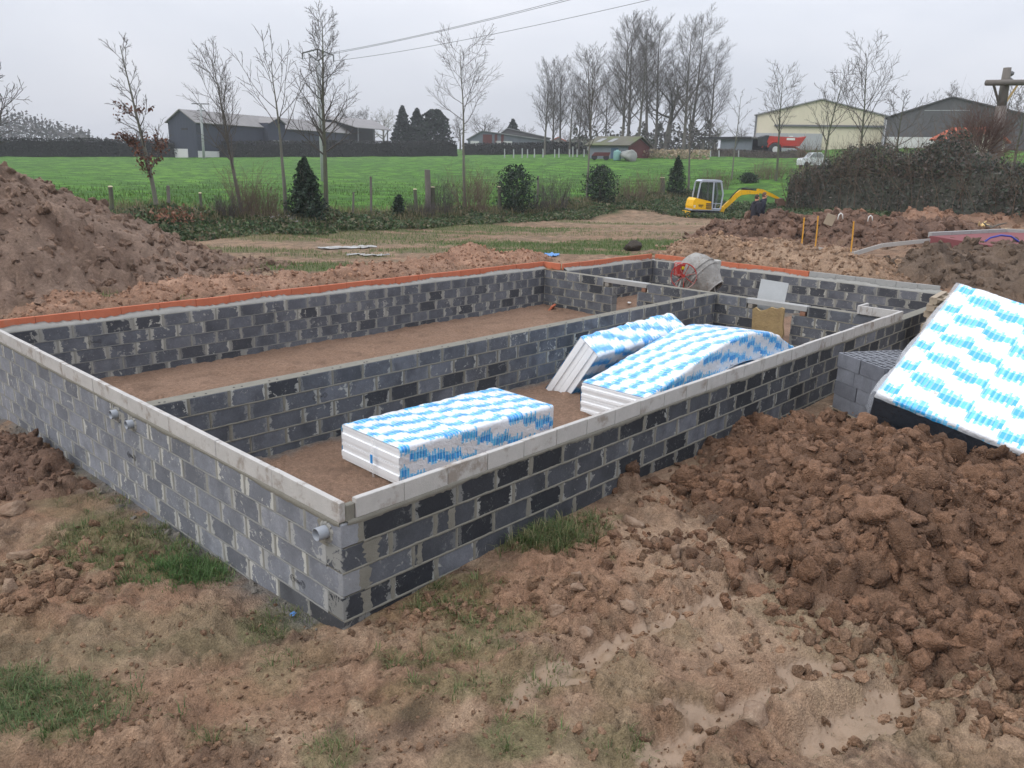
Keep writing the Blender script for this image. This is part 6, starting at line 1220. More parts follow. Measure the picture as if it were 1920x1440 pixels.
hedge('lower dark hedge behind the white fence posts', [at(868, 290, 152), at(1100, 290, 148)], 2.0, 1.6, 6500, DH, .17, 402, nst=120, hvar=.05)
hedge('pale hedge strip in front of the lean-to sheds', [at(1335, 292, 122), at(1500, 294, 112)], .9, 1.0, 2500, [(.10, .085, .07), (.07, .06, .05)], .12, 403, nst=200, smat='twig_brown')
RH = [(.05, .07, .045), (.07, .088, .058), (.11, .098, .085), (.04, .05, .038), (.13, .105, .09), (.085, .085, .075)]
hedge('tall overgrown dark hedge along the right side of the plot', [at(1495, 372, 46), at(1640, 382, 43), at(1800, 388, 40), at(1990, 392, 37)], 2.55, 2.4, 30000, RH, .07, 404, hvar=.26, nst=480, smat='twig_brown', core=.62)
hedge('ragged brown hedge top behind the dark hedge', [at(1640, 345, 50), at(1800, 345, 48), at(2000, 345, 46)], 1.05, 2.0, 6000, [(.075, .055, .045), (.05, .042, .038), (.03, .034, .026)], .09, 405, hvar=.25, nst=260, smat='twig_brown', wob=.8)
# far woodland edge on the left: one mass
n = 9000; s_ = NP.uniform(-300, 180, n); base = [at(px, 275, 300+.12*abs(px)) for px in s_[:1]]
P_ = []
for px in NP.uniform(-260, 178, 7000):
    dd = 270+NP.uniform(0, 60); q = at(px, 275, dd); hgt = np.interp(px, (-260, 0, 40, 100, 170, 180), (9, 8.6, 9.0, 7.0, 4.5, 2.0))*(1+.18*math.sin(px*.9)+.12*math.sin(px*2.3)); P_.append((q[0], q[1], hz(q[0], q[1])+hgt*NP.rand()**.7))
wd_ = leaves('woodland_edge', P_, .55, [(.105, .10, .10), (.13, .12, .115), (.08, .082, .084)], None, M['leaf']); tag(wd_, 'far leafless woodland along the left horizon', None, None, 'stuff')  # distant haze is put into the colour by paler leaves
P_ = []
for px in NP.uniform(150, 330, 2600):
    q = at(px, 272, 330+NP.uniform(0, 40)); P_.append((q[0], q[1], hz(q[0], q[1])+3.2*NP.rand()*(1+.3*math.sin(px*.35))))
wd_ = leaves('scrub_line', P_, .5, [(.06, .06, .062), (.05, .05, .05)], None, M['leaf']); tag(wd_, 'far low scrub line left of the black barn', None, None, 'stuff')
# undergrowth mass round the poplar feet
P_ = []
for px in list(NP.uniform(1190, 1345, 2600))+list(NP.uniform(1075, 1190, 700)):
    q = at(px, 272, 138+NP.uniform(0, 22)); P_.append((q[0], q[1], hz(q[0], q[1])+4.2*NP.rand()**1.4*(1+.25*math.sin(px*.2))))
wd_ = leaves('undergrowth', P_, .32, [(.12, .105, .10), (.09, .082, .08), (.10, .105, .08)], None, M['leaf']); tag(wd_, 'leafless undergrowth round the poplar feet', None, None, 'stuff')
P_ = []
for px in NP.uniform(1195, 1330, 900):
    q = at(px, 293, 108+NP.uniform(-2, 2)); P_.append((q[0], q[1], hz(q[0], q[1])+1.1*NP.rand()))
wd_ = leaves('dry_reeds', P_, .22, [(.42, .33, .22), (.36, .28, .19), (.30, .25, .16)], None, M['leaf']); tag(wd_, 'pale dry reeds along the far edge of the meadow', None, None, 'stuff')

# ------------------------------------------------------------------ grass
def blades(name, X_, Y_, Z_, hmin, hmax, wd, cols, label, lean=.6, tuft=0.0):
    n = len(X_); h = hmin+(hmax-hmin)*NP.rand(n)**1.6; az = NP.uniform(0, 6.28, n)
    if tuft:      # gather the blades into spreading tufts
        k = np.arange(n)//14; idx = np.minimum(k*14, n-1); dx_, dy_ = NP.normal(0, tuft, n), NP.normal(0, tuft, n); Z_ = Z_[idx]; X_ = X_[idx]+dx_; Y_ = Y_[idx]+dy_; az = np.arctan2(dy_, dx_)+NP.normal(0, .5, n); h = h*(.55+.9*_hash(k, k*0, k*0, 5))
    ln = NP.uniform(.1, lean, n)*h; dx, dy = np.cos(az)*ln, np.sin(az)*ln; px_, py_ = -np.sin(az)*wd/2, np.cos(az)*wd/2; B_ = np.stack([X_, Y_, Z_-.01], -1)
    a = B_+np.stack([px_, py_, 0*h], -1); b_ = B_-np.stack([px_, py_, 0*h], -1); mdl = B_+np.stack([dx*.4, dy*.4, h*.65], -1); c_ = mdl+np.stack([px_*.7, py_*.7, 0*h], -1); d_ = mdl-np.stack([px_*.7, py_*.7, 0*h], -1); e_ = B_+np.stack([dx*1.2, dy*1.2, h*(1-.25*ln/h)], -1)
    V = np.stack([a, b_, c_, d_, e_], 1).reshape(-1, 3); o = np.arange(n)[:, None]*5; F = np.concatenate([o+np.array((0, 1, 3)), o+np.array((0, 3, 2)), o+np.array((2, 3, 4))]); cc_ = np.array(cols)[NP.randint(len(cols), size=n)]*NP.uniform(.6, 1.3, (n, 1)); ob = link_mesh(name, np_mesh(name, V, F, True, np.repeat(cc_, 5, 0)), M['grass']); tag(ob, label, None, None, 'stuff'); return ob
def scatter(mask_xy, n, thr=.25):
    """pick ground points where the turf mask is strong"""
    i0, i1, j0, j1 = mask_xy; sub = GMG[i0:i1, j0:j1]; wx_ = np.gradient(GXS[i0:i1]); wy_ = np.gradient(GYS[j0:j1]); pw = np.where(sub > thr, sub**1.5, 0)*wx_[:, None]*wy_[None, :]; pw = pw.ravel()/pw.sum(); k = NP.choice(len(pw), n, p=pw); ii, jj = np.unravel_index(k, sub.shape); ii = ii+i0; jj = jj+j0
    x = GXS[ii]+NP.uniform(-.5, .5, n)*wx_[ii-i0]; y = GYS[jj]+NP.uniform(-.5, .5, n)*wy_[jj-j0]; ok = ~((x > -.01) & (x < FX) & (y > -.01) & (y < 8.05)); ok &= ~((x > -.01) & (x < 12.2) & (y < 8.7) & (y > -.01)); return x[ok], y[ok], GZ[ii, jj][ok]
jn = int(np.searchsorted(GYS, 8.7)); GRN = [(.12, .155, .055), (.095, .145, .045), (.19, .19, .085), (.08, .125, .04), (.28, .25, .13)]
X_, Y_, Z_ = scatter((0, len(GXS), 0, jn), 30000); blades('grass', X_, Y_, Z_, .03, .085, .006, GRN, 'ragged grass tufts surviving on the trampled mud in front', 1.3, .028)
# brightest lawn-like patch by the left wall
qa = ground_at(365, 1070); n = 4200; u, v = NP.normal(0, .28, n), NP.normal(0, .15, n); X_, Y_ = qa[0]+RT[0]*u+FW[0]*v, qa[1]+RT[1]*u+FW[1]*v; ok = X_ < -.08; X_, Y_ = X_[ok], Y_[ok]; blades('grass', X_, Y_, np.array([gz(a, b_) for a, b_ in zip(X_, Y_)]), .03, .09, .006, [(.085, .165, .045), (.11, .19, .06), (.07, .13, .04)], 'bright green grass patch on the mud beside the left wall', 1.2, .03)
qb = [ground_at(60, 1300), ground_at(75, 1350)]; XX, YY = [], []
for qa in qb: u, v = NP.normal(0, .26, 1300), NP.normal(0, .10, 1300); XX.append(qa[0]+RT[0]*u+FW[0]*v); YY.append(qa[1]+RT[1]*u+FW[1]*v)
X_, Y_ = np.concatenate(XX), np.concatenate(YY); blades('grass', X_, Y_, np.array([gz(a, b_) for a, b_ in zip(X_, Y_)]), .03, .08, .006, [(.10, .155, .055), (.13, .17, .07), (.08, .125, .045)], 'green grass patch at the lower left edge', 1.2, .03)
qa = ground_at(1005, 1005); u, v = NP.normal(0, .24, 5000), NP.normal(0, .16, 5000); X_, Y_ = qa[0]+RT[0]*u+FW[0]*v, qa[1]+RT[1]*u+FW[1]*v; ok = Y_ < -.06; X_, Y_ = X_[ok], Y_[ok]; blades('grass', X_, Y_, np.array([gz(a, b_) for a, b_ in zip(X_, Y_)]), .05, .14, .007, GRN, 'long grass tuft against the foot of the front wall', 1.2, .03)
# straw-like bits trodden into the mud
n = 9000; X_ = NP.uniform(-3, 3.5, n); Y_ = NP.uniform(-4.2, 4, n); ok = ~((X_ > -.05) & (Y_ > -.05)) & (fbm(X_, Y_, 1.2, 3, 95) > -.05); X_, Y_ = X_[ok], Y_[ok]; blades('straw', X_, Y_, np.array([gz(a, b_) for a, b_ in zip(X_, Y_)]), .02, .05, .004, [(.24, .21, .12), (.17, .15, .08), (.12, .11, .06)], 'dead grass trodden into the mud in front', 2.2)
X_, Y_, Z_ = scatter((0, len(GXS), jn, len(GYS)), 34000, .3); blades('grass', X_, Y_, Z_, .05, .14, .012, [(.085, .155, .035), (.10, .165, .045), (.15, .17, .06), (.065, .125, .03)], 'grass patches on the ground beyond the walls', .7)
# weeds and ivy on the ditch bank
n = 32000; X_ = NP.uniform(2, 42, n); Y_ = NP.uniform(19.9, 22.5, n); ok = (Y_ > 20.0-fbm(X_, Y_, .7, 2, 31)*.9); X_, Y_ = X_[ok], Y_[ok]; Z_ = Hb(X_, Y_)+NP.uniform(0, .28, len(X_))*np.clip(fbm(X_, Y_, .8, 3, 33)+.6, .1, 1.4)
wd_ = leaves('bank_weeds', np.stack([X_, Y_, Z_], -1), .075, [(.065, .11, .042), (.085, .13, .05), (.045, .08, .034), (.13, .14, .07), (.17, .15, .09)], None, M['leaf']); tag(wd_, 'ivy and weeds covering the ditch bank', None, None, 'stuff')
n = 16000; X_ = NP.uniform(34, 40, n); Y_ = NP.uniform(8, 20, n); Z_ = Hb(X_, Y_)+NP.uniform(0, .25, n); wd_ = leaves('bank_weeds', np.stack([X_, Y_, Z_], -1), .075, [(.06, .10, .04), (.08, .12, .05), (.045, .075, .034), (.12, .125, .065)], None, M['leaf']); tag(wd_, 'weeds on the bank behind excavator and people', None, None, 'stuff')
n = 16000; X_ = NP.uniform(2, 42, n); Y_ = NP.uniform(21.4, 23.4, n); blades('dry_grass', X_, Y_, Hb(X_, Y_), .1, .45, .02, [(.20, .17, .09), (.13, .14, .06), (.26, .21, .13)], 'dry grass along the top of the ditch bank', .7)
n = 28000; X_ = NP.uniform(2, 70, n); Y_ = 22.6+NP.exponential(9, n); blades('meadow_grass', X_, Y_, Hb(X_, Y_), .06, .2, .03, [(.065, .135, .022), (.082, .15, .03), (.048, .105, .018), (.115, .165, .045)], 'short green grass tufts of the near meadow', .6)
# ------------------------------------------------------------------ farm buildings
def pj(X): d = np.asarray(X, float)-CAM; z = d @ CF; return 960+FPX*(d @ CR)/z, 720-FPX*(d @ CU)/z
def corr(name, c, per=.25, var=.12, ax=0, rough=.7, streak=.3, depth=.03):
    b = NB(name); p = b.coord('Object'); wv = b.n('ShaderNodeTexWave'); wv.inputs['Scale'].default_value = 1/per/6.283*3.14; wv.bands_direction = 'X' if ax == 0 else 'Y'; b.l(p, wv.inputs['Vector']); n1 = b.noise(b.coord('Object', (.6, .6, .12)), 1.2, 5, .6); n2 = b.noise(p, 6, 4, .6)
    k = b.math('MULTIPLY', b.math('MULTIPLY_ADD', n1, streak*2, 1-streak), b.math('MULTIPLY_ADD', n2, var*2, 1-var)); s_ = b.n('ShaderNodeVectorMath', operation='SCALE'); s_.inputs[0].default_value = c; b.l(k, s_.inputs['Scale']); b.color(s_.outputs[0]); b.rough(rough); b.bump(wv.outputs['Fac'], depth, .6); return b.m
M['barn'] = corr('barn_cladding', (.035, .042, .062), .3, .15); M['fibre'] = corr('fibre_cement_roof', (.21, .20, .195), .35, .2); M['cream'] = corr('cream_cladding', (.60, .55, .42), .3, .06, streak=.08); M['darkclad'] = corr('dark_cladding', (.085, .083, .088), .3, .2, streak=.5)
M['conc'] = simple('concrete_panel', (.36, .37, .38), .85, var=.12, vs=.6); M['whitewash'] = simple('whitewash', (.55, .55, .54), .85, var=.12, vs=.6); M['moss'] = simple('mossy_roof', (.11, .105, .08), .9, var=.4, vs=.7, dirt=((.10, .125, .045), .5, .8)); M['redclad'] = corr('red_cladding', (.11, .032, .03), .3, .15); M['bluegrey'] = corr('blue_grey_cladding', (.14, .16, .185), .3, .15); M['tile'] = simple('red_tile', S(176, 92, 66), .85, var=.25, vs=1.5); M['lightroof'] = corr('light_roof', (.25, .255, .26), .4, .1); M['render'] = simple('cream_render', (.62, .58, .46), .9, var=.1, vs=.8); M['greystone'] = simple('grey_render', (.33, .32, .30), .9, var=.15, vs=.6); M['shade'] = simple('inside_shade', (.03, .03, .032), .9)  # last one: near-black colour paints the shade of open interiors
UP = np.array((0, 0, 1.))
def gabled(root, o, u, Lu, v, Lv, ze, zr, zb, wm, rm, ov=.35, th=.14, split=.5, front=True):
    """ridge along u; gables at both u ends; o is a base corner"""
    o, u, v = [np.array(q, float) for q in (o, u, v)]; base = np.array((o[0], o[1], 0.)); rl = np.array(root.location); prof = [(0, zb), (0, ze), (Lv*split, zr), (Lv, ze), (Lv, zb)]
    mb = MB(); mb.add([base+v*a+UP*z-rl for a, z in prof]+[base+v*a+UP*z+u*Lu-rl for a, z in prof], [(4, 3, 2, 1, 0), (5, 6, 7, 8, 9), (0, 1, 6, 5), (3, 4, 9, 8), (0, 5, 9, 4)]); mb.build('wall', wm, root)
    for (a0, z0, a1, z1) in ((0, ze, Lv*split, zr), (Lv, ze, Lv*split, zr)):
        dr = np.array((a1-a0, z1-z0)); n_ = np.linalg.norm(dr); dr = dr/n_; e0 = np.array((a0, z0))-dr*ov; e1 = np.array((a1, z1)); nn = np.array((-dr[1], dr[0])); nn = nn if nn[1] > 0 else -nn
        P_ = [e0+nn*.01, e1+nn*.01, e1+nn*(th), e0+nn*th]; mb = MB(); mb.add([base+v*a+UP*z-u*ov-rl for a, z in P_]+[base+v*a+UP*z+u*(Lu+ov)-rl for a, z in P_], [(0, 1, 2, 3), (7, 6, 5, 4), (0, 4, 5, 1), (1, 5, 6, 2), (2, 6, 7, 3), (3, 7, 4, 0)]); mb.build('roof_slope', rm, root)
def slab(root, nm, mt, o, u, Lu, v, Lv, z0, z1):
    o, u, v = [np.array(q, float) for q in (o, u, v)]; base = np.array((o[0], o[1], 0.))-np.array((*root.location[:2], root.location[2])); c = [base+UP*z0, base+u*Lu+UP*z0, base+u*Lu+v*Lv+UP*z0, base+v*Lv+UP*z0]; c += [q+UP*(z1-z0) for q in c]; mb = MB(); mb.add(c, [(3, 2, 1, 0), (4, 5, 6, 7), (0, 1, 5, 4), (1, 2, 6, 5), (2, 3, 7, 6), (3, 0, 4, 7)]); return mb.build(nm, mt, root)
def perp(u): return np.array((-u[1], u[0], 0))
def span(o, v, px, lo=0, hi=120):
    for _ in range(40):
        m_ = (lo+hi)/2; x = pj(np.array(o)+np.array(v)*m_)[0]
        if (x-px)*(pj(np.array(o)+np.array(v)*hi)[0]-px) <= 0: lo = m_
        else: hi = m_
    return lo
# black barn
o = at(370, 272, 135); e = at(655, 272, 166); u = unit((e-o)*np.array((1, 1, 0))); v = perp(u); Lu = np.linalg.norm((e-o)[:2]); Lv = span(o, v, 318); zb = min(hz(o[0], o[1]), hz(e[0], e[1]))-.5; ze = at(370, 229, 135)[2]; g_ = o+v*Lv/2; zr = at(340, 206, math.hypot(*(g_-CAM)[:2]))[2]
B_ = thing('barn', 'long black-clad barn with grey roof behind the clipped hedge', 'barn', (o[0], o[1], zb)); gabled(B_, o, u, Lu, v, Lv, ze, zr, zb, M['barn'], M['fibre'])
w0 = hz(o[0], o[1]); slab(B_, 'base_wall', M['whitewash'], o-v*.08, u, Lu*.5, v, .07, zb, w0+1.0); slab(B_, 'base_wall', M['whitewash'], o-u*.08+v*Lv*.35, u, .07, v, Lv*.6, zb, w0+1.25)
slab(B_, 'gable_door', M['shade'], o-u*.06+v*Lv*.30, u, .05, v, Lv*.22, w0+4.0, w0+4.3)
# porch gable in the long side
s0 = span(o, u, 494, 0, Lu); s1 = span(o, u, 526, 0, Lu); po = o+u*s0-v*1.2; 
Pz = at(510, 222, math.hypot(*(po+u*(s1-s0)/2-CAM)[:2]))[2]; Pe = at(496, 230, math.hypot(*(po-CAM)[:2]))[2]
base = po-v*0; rlB = np.array(B_.location); wP = s1-s0; mb = MB(); pr = [(0, zb), (0, Pe), (wP/2, Pz), (wP, Pe), (wP, zb)]; bb = np.array((po[0], po[1], 0.)); mb.add([bb+u*a+UP*z-rlB for a, z in pr]+[bb+u*a+UP*z+v*6-rlB for a, z in pr], [(0, 1, 2, 3, 4), (9, 8, 7, 6, 5), (0, 5, 6, 1), (3, 8, 9, 4)]); mb.build('porch_wall', M['barn'], B_)
for (a0, z0, a1, z1) in ((0, Pe, wP/2, Pz), (wP, Pe, wP/2, Pz)):
    q = [bb+u*a0+UP*(z0-.1)-v*.4-rlB, bb+u*a1+UP*(z1+.05)-v*.4-rlB, bb+u*a1+UP*(z1+.05)+v*7-rlB, bb+u*a0+UP*(z0-.1)+v*7-rlB]; mb = MB(); mb.add(q+[p+UP*.12 for p in q], [(3, 2, 1, 0), (4, 5, 6, 7), (0, 1, 5, 4), (1, 2, 6, 5), (2, 3, 7, 6), (3, 0, 4, 7)]); mb.build('porch_roof', M['fibre'], B_)
slab(B_, 'porch_canopy', M['lightroof'], po+u*wP*.25-v*1.0, u, wP*.75, v, 1.0, w0+2.9, w0+3.1)
# open-sided shed at its right end
oo = o+u*Lu-v*2; e2 = at(728, 270, 172); L2 = span(oo, u, 728, 0, 40); zt = at(728, 245, math.hypot(*(oo+u*L2-CAM)[:2]))[2]; zt0 = at(655, 240, math.hypot(*(oo-CAM)[:2]))[2]
S_ = thing('open_shed', 'open-fronted shed with a pale roof at the right end of the black barn', 'shed', (oo[0], oo[1], zb)); rlS = np.array(S_.location); bb = np.array((oo[0], oo[1], 0.))
for i in range(3): q = bb+u*(L2*i/2-(.2 if i == 2 else -.2)); mb = MB(); mb.tube([q+UP*zb-rlS, q+UP*(zt)-rlS], .14, 6); mb.build('post', M['steel'], S_)
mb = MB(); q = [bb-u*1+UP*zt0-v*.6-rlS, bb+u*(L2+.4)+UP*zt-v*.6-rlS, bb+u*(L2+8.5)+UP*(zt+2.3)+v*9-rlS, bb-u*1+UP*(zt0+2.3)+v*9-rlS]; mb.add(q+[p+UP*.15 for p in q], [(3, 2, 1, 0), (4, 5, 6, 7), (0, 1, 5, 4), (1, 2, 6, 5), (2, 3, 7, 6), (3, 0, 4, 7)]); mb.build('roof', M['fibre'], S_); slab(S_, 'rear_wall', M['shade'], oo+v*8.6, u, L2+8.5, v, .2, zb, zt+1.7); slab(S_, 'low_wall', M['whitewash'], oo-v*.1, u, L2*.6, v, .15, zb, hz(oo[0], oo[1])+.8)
# cream hall
def hall(label, pxl, pxa, pxr, yl, ya, yr, dl, dr_, depth, wm, rm, name='farm_hall'):
    a = at(pxl, 281, dl); b_ = at(pxr, 281, dr_); vv = unit((b_-a)*np.array((1, 1, 0))); W_ = np.linalg.norm((b_-a)[:2]); uu = perp(vv); zb = min(hz(a[0], a[1]), hz(b_[0], b_[1]))-.6; zel = at(pxl, yl, dl)[2]; zer = at(pxr, yr, dr_)[2]; ze = (zel+zer)/2; sp = span(a, vv, pxa, 0, W_)/W_; q = a+vv*W_*sp; zr = at(pxa, ya, math.hypot(*(q-CAM)[:2]))[2]
    t = thing(name, label, 'barn', (a[0], a[1], zb)); gabled(t, a, uu, depth, vv, W_, ze, zr, zb, wm, rm, .3, .16, sp); return t, a, vv, uu, W_, ze, zr, zb
C_, a, vv, uu, W_, ze, zr, zb = hall('cream metal-clad hall with a sliding-door rail, right of the poplars', 1412, 1530, 1652, 217, 187, 217, 130, 130, 30, M['cream'], M['lightroof'])
gp = lambda px: span(a, vv, px, 0, W_); zy = lambda px, py: at(px, py, math.hypot(*((a+vv*gp(px))-CAM)[:2]))[2]
for k in range(4): s0 = gp(1414)+(gp(1539)-gp(1414))*k/4; s1 = gp(1414)+(gp(1539)-gp(1414))*(k+1)/4; slab(C_, 'concrete_panel', M['conc'], a+vv*(s0+.03)-uu*.12, vv, s1-s0-.06, uu, .10, zb, zy(1480, 250))
slab(C_, 'door_rail', M['steel'], a+vv*gp(1447)-uu*.35, vv, gp(1650)-gp(1447), uu, .3, zy(1550, 238), zy(1550, 234.5)); slab(C_, 'corner_trim', M['steel'], a-uu*.10-vv*.12, vv, .25, uu, .3, zb, ze); slab(C_, 'corner_trim', M['conc'], a+vv*(W_-.15)-uu*.10, vv, .3, uu, .3, zb, ze)
# dark hall
D_, a, vv, uu, W_, ze, zr, zb = hall('dark grey timber-clad hall adjoining the cream hall', 1655, 1770, 1935, 216, 183, 226, 125, 125, 30, M['darkclad'], M['darkclad'])
slab(D_, 'base_wall', M['whitewash'], a-uu*.1+vv*.3, vv, W_*.45, uu, .09, zb, zy(1700, 257)); slab(D_, 'roof_light', M['conc'], a-uu*.06+vv*gp(1722), vv, gp(1805)-gp(1722), uu, .05, zy(1760, 207.6), zy(1760, 206.4))
# mossy shed
o = at(1103, 295, 106); e = at(1177, 296, 103); u = unit((e-o)*np.array((1, 1, 0))); v = perp(u); Lu = np.linalg.norm((e-o)[:2]); zb = hz(o[0], o[1])-.2; ze = at(1177, 272, 103)[2]
S_ = thing('shed', 'low shed with a mossy roof and red gable below the poplars', 'shed', (o[0], o[1], zb)); Lv = 5.2; gabled(S_, o, u, Lu, v, Lv, ze, ze+1.0, zb, M['bluegrey'], M['moss'], .4); slab(S_, 'red_gable', M['redclad'], o+u*(Lu+.02), u, .06, v, Lv, zb, ze-.1); slab(S_, 'door', simple('blue_door', (.05, .09, .15), .7), o+u*Lu*.58-v*.06, u, Lu*.18, v, .05, zb, ze-.35)
mb = MB(); bb = np.array((o[0], o[1], 0.))-np.array(S_.location)+u*(Lu+.02); mb.add([bb+UP*(ze-.12), bb+v*Lv+UP*(ze-.12), bb+v*Lv*.5+UP*(ze+.86)]+[bb+u*.06+q for q in (UP*(ze-.12), v*Lv+UP*(ze-.12), v*Lv*.5+UP*(ze+.86))], [(0, 1, 2), (5, 4, 3), (0, 3, 4, 1), (1, 4, 5, 2), (2, 5, 3, 0)]); mb.build('red_gable_top', M['redclad'], S_)
for f in (.12, .42):
    bb = np.array((o[0], o[1], 0.))-np.array(S_.location); q = [bb+u*Lu*f+v*.5+UP*(ze+.36), bb+u*Lu*(f+.12)+v*.5+UP*(ze+.36), bb+u*Lu*(f+.16)+v*1.6+UP*(ze+.79), bb+u*Lu*(f+.04)+v*1.6+UP*(ze+.79)]; mb = MB(); mb.add(q+[p+UP*.03 for p in q], [(3, 2, 1, 0), (4, 5, 6, 7), (0, 1, 5, 4), (1, 2, 6, 5), (2, 3, 7, 6), (3, 0, 4, 7)]); mb.build('roof_light', M['lightroof'], S_)
# grey barns in the middle distance
G1, a, vv, uu, W_, ze, zr, zb = hall('low grey barn with patchwork cladding behind the lower hedge', 877, 903, 1040, 258, 246, 269, 162, 162, 14, M['bluegrey'], M['lightroof'])
for (p0, p1, mt) in ((882, 898, 'whitewash'), (905, 922, 'redclad'), (927, 932, 'redclad'), (939, 944, 'redclad'), (929, 960, 'whitewash')): slab(G1, 'cladding_panel', M[mt], a+vv*gp(p0)-uu*.12, vv, gp(p1)-gp(p0), uu, .1, zb, zy(p0, 252 if mt == 'redclad' else 264))
G2, a, vv, uu, W_, ze, zr, zb = hall('second grey barn roof rising behind the patchwork barn', 930, 950, 1030, 250, 241, 266, 185, 185, 16, M['darkclad'], M['lightroof'])
# cottages and lean-to sheds
G3, *_r = hall('red-tiled cottage roof seen between poplar stems, left', 1030, 1046, 1062, 266, 258, 266, 170, 170, 10, M['greystone'], M['tile'], 'cottage'); G4, *_r = hall('grey cottage roof seen between poplar stems, right', 1064, 1085, 1115, 266, 256, 266, 168, 168, 10, M['greystone'], M['fibre'], 'cottage')
o = at(1313, 282, 128); e = at(1408, 282, 122); u = unit((e-o)*np.array((1, 1, 0))); v = perp(u); Lu = np.linalg.norm((e-o)[:2]); zb = hz(o[0], o[1])-.5; L_ = thing('lean_to', 'low grey lean-to shed between poplars and cream hall', 'shed', (o[0], o[1], zb)); zt = at(1360, 257, 125)[2]
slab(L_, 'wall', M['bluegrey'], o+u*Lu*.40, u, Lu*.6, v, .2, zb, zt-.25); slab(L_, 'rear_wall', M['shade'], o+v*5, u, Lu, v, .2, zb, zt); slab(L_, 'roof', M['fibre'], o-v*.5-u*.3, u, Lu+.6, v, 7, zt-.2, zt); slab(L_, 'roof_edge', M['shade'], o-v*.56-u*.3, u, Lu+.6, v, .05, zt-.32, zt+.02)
for f in (.05, .28): slab(L_, 'post', M['wood_grey'], o+u*Lu*f, u, .18, v, .18, zb, zt-.2)
# house by the right hedge
o = at(1698, 300, 72); e = at(1812, 300, 70); u = unit((e-o)*np.array((1, 1, 0))); v = perp(u); Lu = np.linalg.norm((e-o)[:2]); zb = hz(o[0], o[1])-.5; ze = at(1750, 262, 71)[2]; H_ = thing('house', 'low cream house with a red-tiled roof half hidden by the pollard', 'house', (o[0], o[1], zb)); gabled(H_, o+u*Lu*.45, u, Lu*.55, v, 6, ze, at(1765, 242, 74)[2], zb, M['render'], M['tile'], .3); slab(H_, 'lean_to_roof', M['fibre'], o-v*2.5, u, Lu*.75, v, 2.8, ze-1.2, ze-1.05); slab(H_, 'lean_to_wall', M['render'], o-v*2.2+u*.2, u, Lu*.6, v, .2, zb, ze-1.2)
slab(H_, 'window', M['shade'], o+u*Lu*.62-v*.05, u, .9, v, .04, ze-1.6, ze-.5)
holly_q = at(1765, 305, 62)
conifer('dark clipped evergreen in front of the cream house', 1768, 300, 270, 63, 1.2, 1500, False)

# ------------------------------------------------------------------ poles and wires
def pole(label, base, top, r, mt, arm=None, name='utility_pole'):
    t = thing(name, label, 'pole', base); h = np.array(top)-np.array(base); mb = MB(); mb.tube([(0, 0, -.3), h*.5, h], [r*1.25, r*1.1, r], 8); mb.build('shaft', M[mt], t, True); return t, h
RT3 = np.array((RT[0], RT[1], 0))
b0 = at(380, 264, 128); z = hz(b0[0], b0[1]); b0[2] = z; tp = at(375.6, 194, 128); t, h = pole('slim pole with a flat crossarm before the black barn gable', b0, tp, .16, 'conc')
for (dz, wd) in ((-.05, 1.25), (-.95, .55)): mb = MB(); mb.box(h+UP*dz, (wd*2, .12, .14), rotm(0, 0, math.atan2(RT[1], RT[0]))); mb.build('crossarm', M['steel'], t)
b0 = at(607, 330, 66); b0[2] = hz(b0[0], b0[1]); tp = at(596, 117, 66); t, h = pole('tall concrete pole with a raised V crossarm among the ditch trees', b0, tp, .17, 'conc'); arms = []
px_ = 66/FPX
def off(dx, dy): return h+RT3*dx*px_+UP*dy*px_
for s_ in (-1, 1): mb = MB(); mb.tube([off(0, 2), off(s_*15, 13)], .05, 5); mb.build('brace', M['steel'], t)
mb = MB(); mb.tube([off(-26, 14), off(0, 21), off(27, 12)], .06, 5); mb.build('crossarm', M['steel'], t)
for (dx, dy) in ((-26, 14), (0, 21), (27, 12)): mb = MB(); mb.tube([off(dx, dy), off(dx, dy-10)], .055, 6); mb.build('insulator', M['steel'], t); arms.append(np.array(t.location)+off(dx, dy-9))
M['wire'] = simple('wire', (.07, .075, .08), .6)
def wire(a, b_, sag, r, lb):
    pts = [a+(b_-a)*t_-UP*sag*4*t_*(1-t_) for t_ in np.linspace(0, 1, 25)]; o_ = np.array(pts[0]); mb = MB(); mb.tube([p-o_ for p in pts], [r*(1.0-.55*i/24) for i in range(25)], 5); ob = mb.build('overhead_wire', M['wire'], None, True); ob.location = o_; tag(ob, lb, 'wire', 'overhead wires')
wire(arms[1], at(1720, -186, 24), .35, .015, 'uppermost overhead wire running up right from the V crossarm pole'); wire(arms[0], at(1720, -178, 25), .35, .015, 'overhead wire just below the uppermost one'); wire(arms[2], at(1720, -122, 25), .35, .015, 'lowest overhead wire, apart from the upper pair')
# leaning wooden cross-shaped pole on the right
b0 = at(1862, 312, 46); b0[2] = hz(b0[0], b0[1]); tp = at(1889, 127, 46); k = 46/FPX; t = thing('wooden_cross_pole', 'leaning cross-shaped wooden pole with braces standing behind the hedge', 'pole', b0); h = tp-b0; f = .72
mb = MB(); mb.tube([(0, 0, -.3), h*.4, h*f], [.34, .29, .23], 10); mb.build('pale_shaft', simple('weathered_timber', (.18, .16, .145), .9, var=.25, vs=2, bump=.03, bs=9), t, True); hv = unit(h)
mb = MB(); mb.tube([h*f-hv*.1, h*.86, h], [.21, .20, .17], 10); mb.build('upper_shaft', M['wood_grey'], t, True)
ac = at(1886, 155, 45.6)-b0; mb = MB(); mb.tube([ac-RT3*30*k+UP*-.03, ac, ac+RT3*30*k+UP*.03], [.13, .135, .13], 8); mb.build('crossarm', M['wood_grey'], t, True)
for s_ in (-1, 1): mb = MB(); mb.tube([h*.74+RT3*s_*.15, ac+RT3*s_*18*k-UP*.1], .055, 6); mb.build('brace', M['fresh'] if s_ > 0 else M['wood_grey'], t)
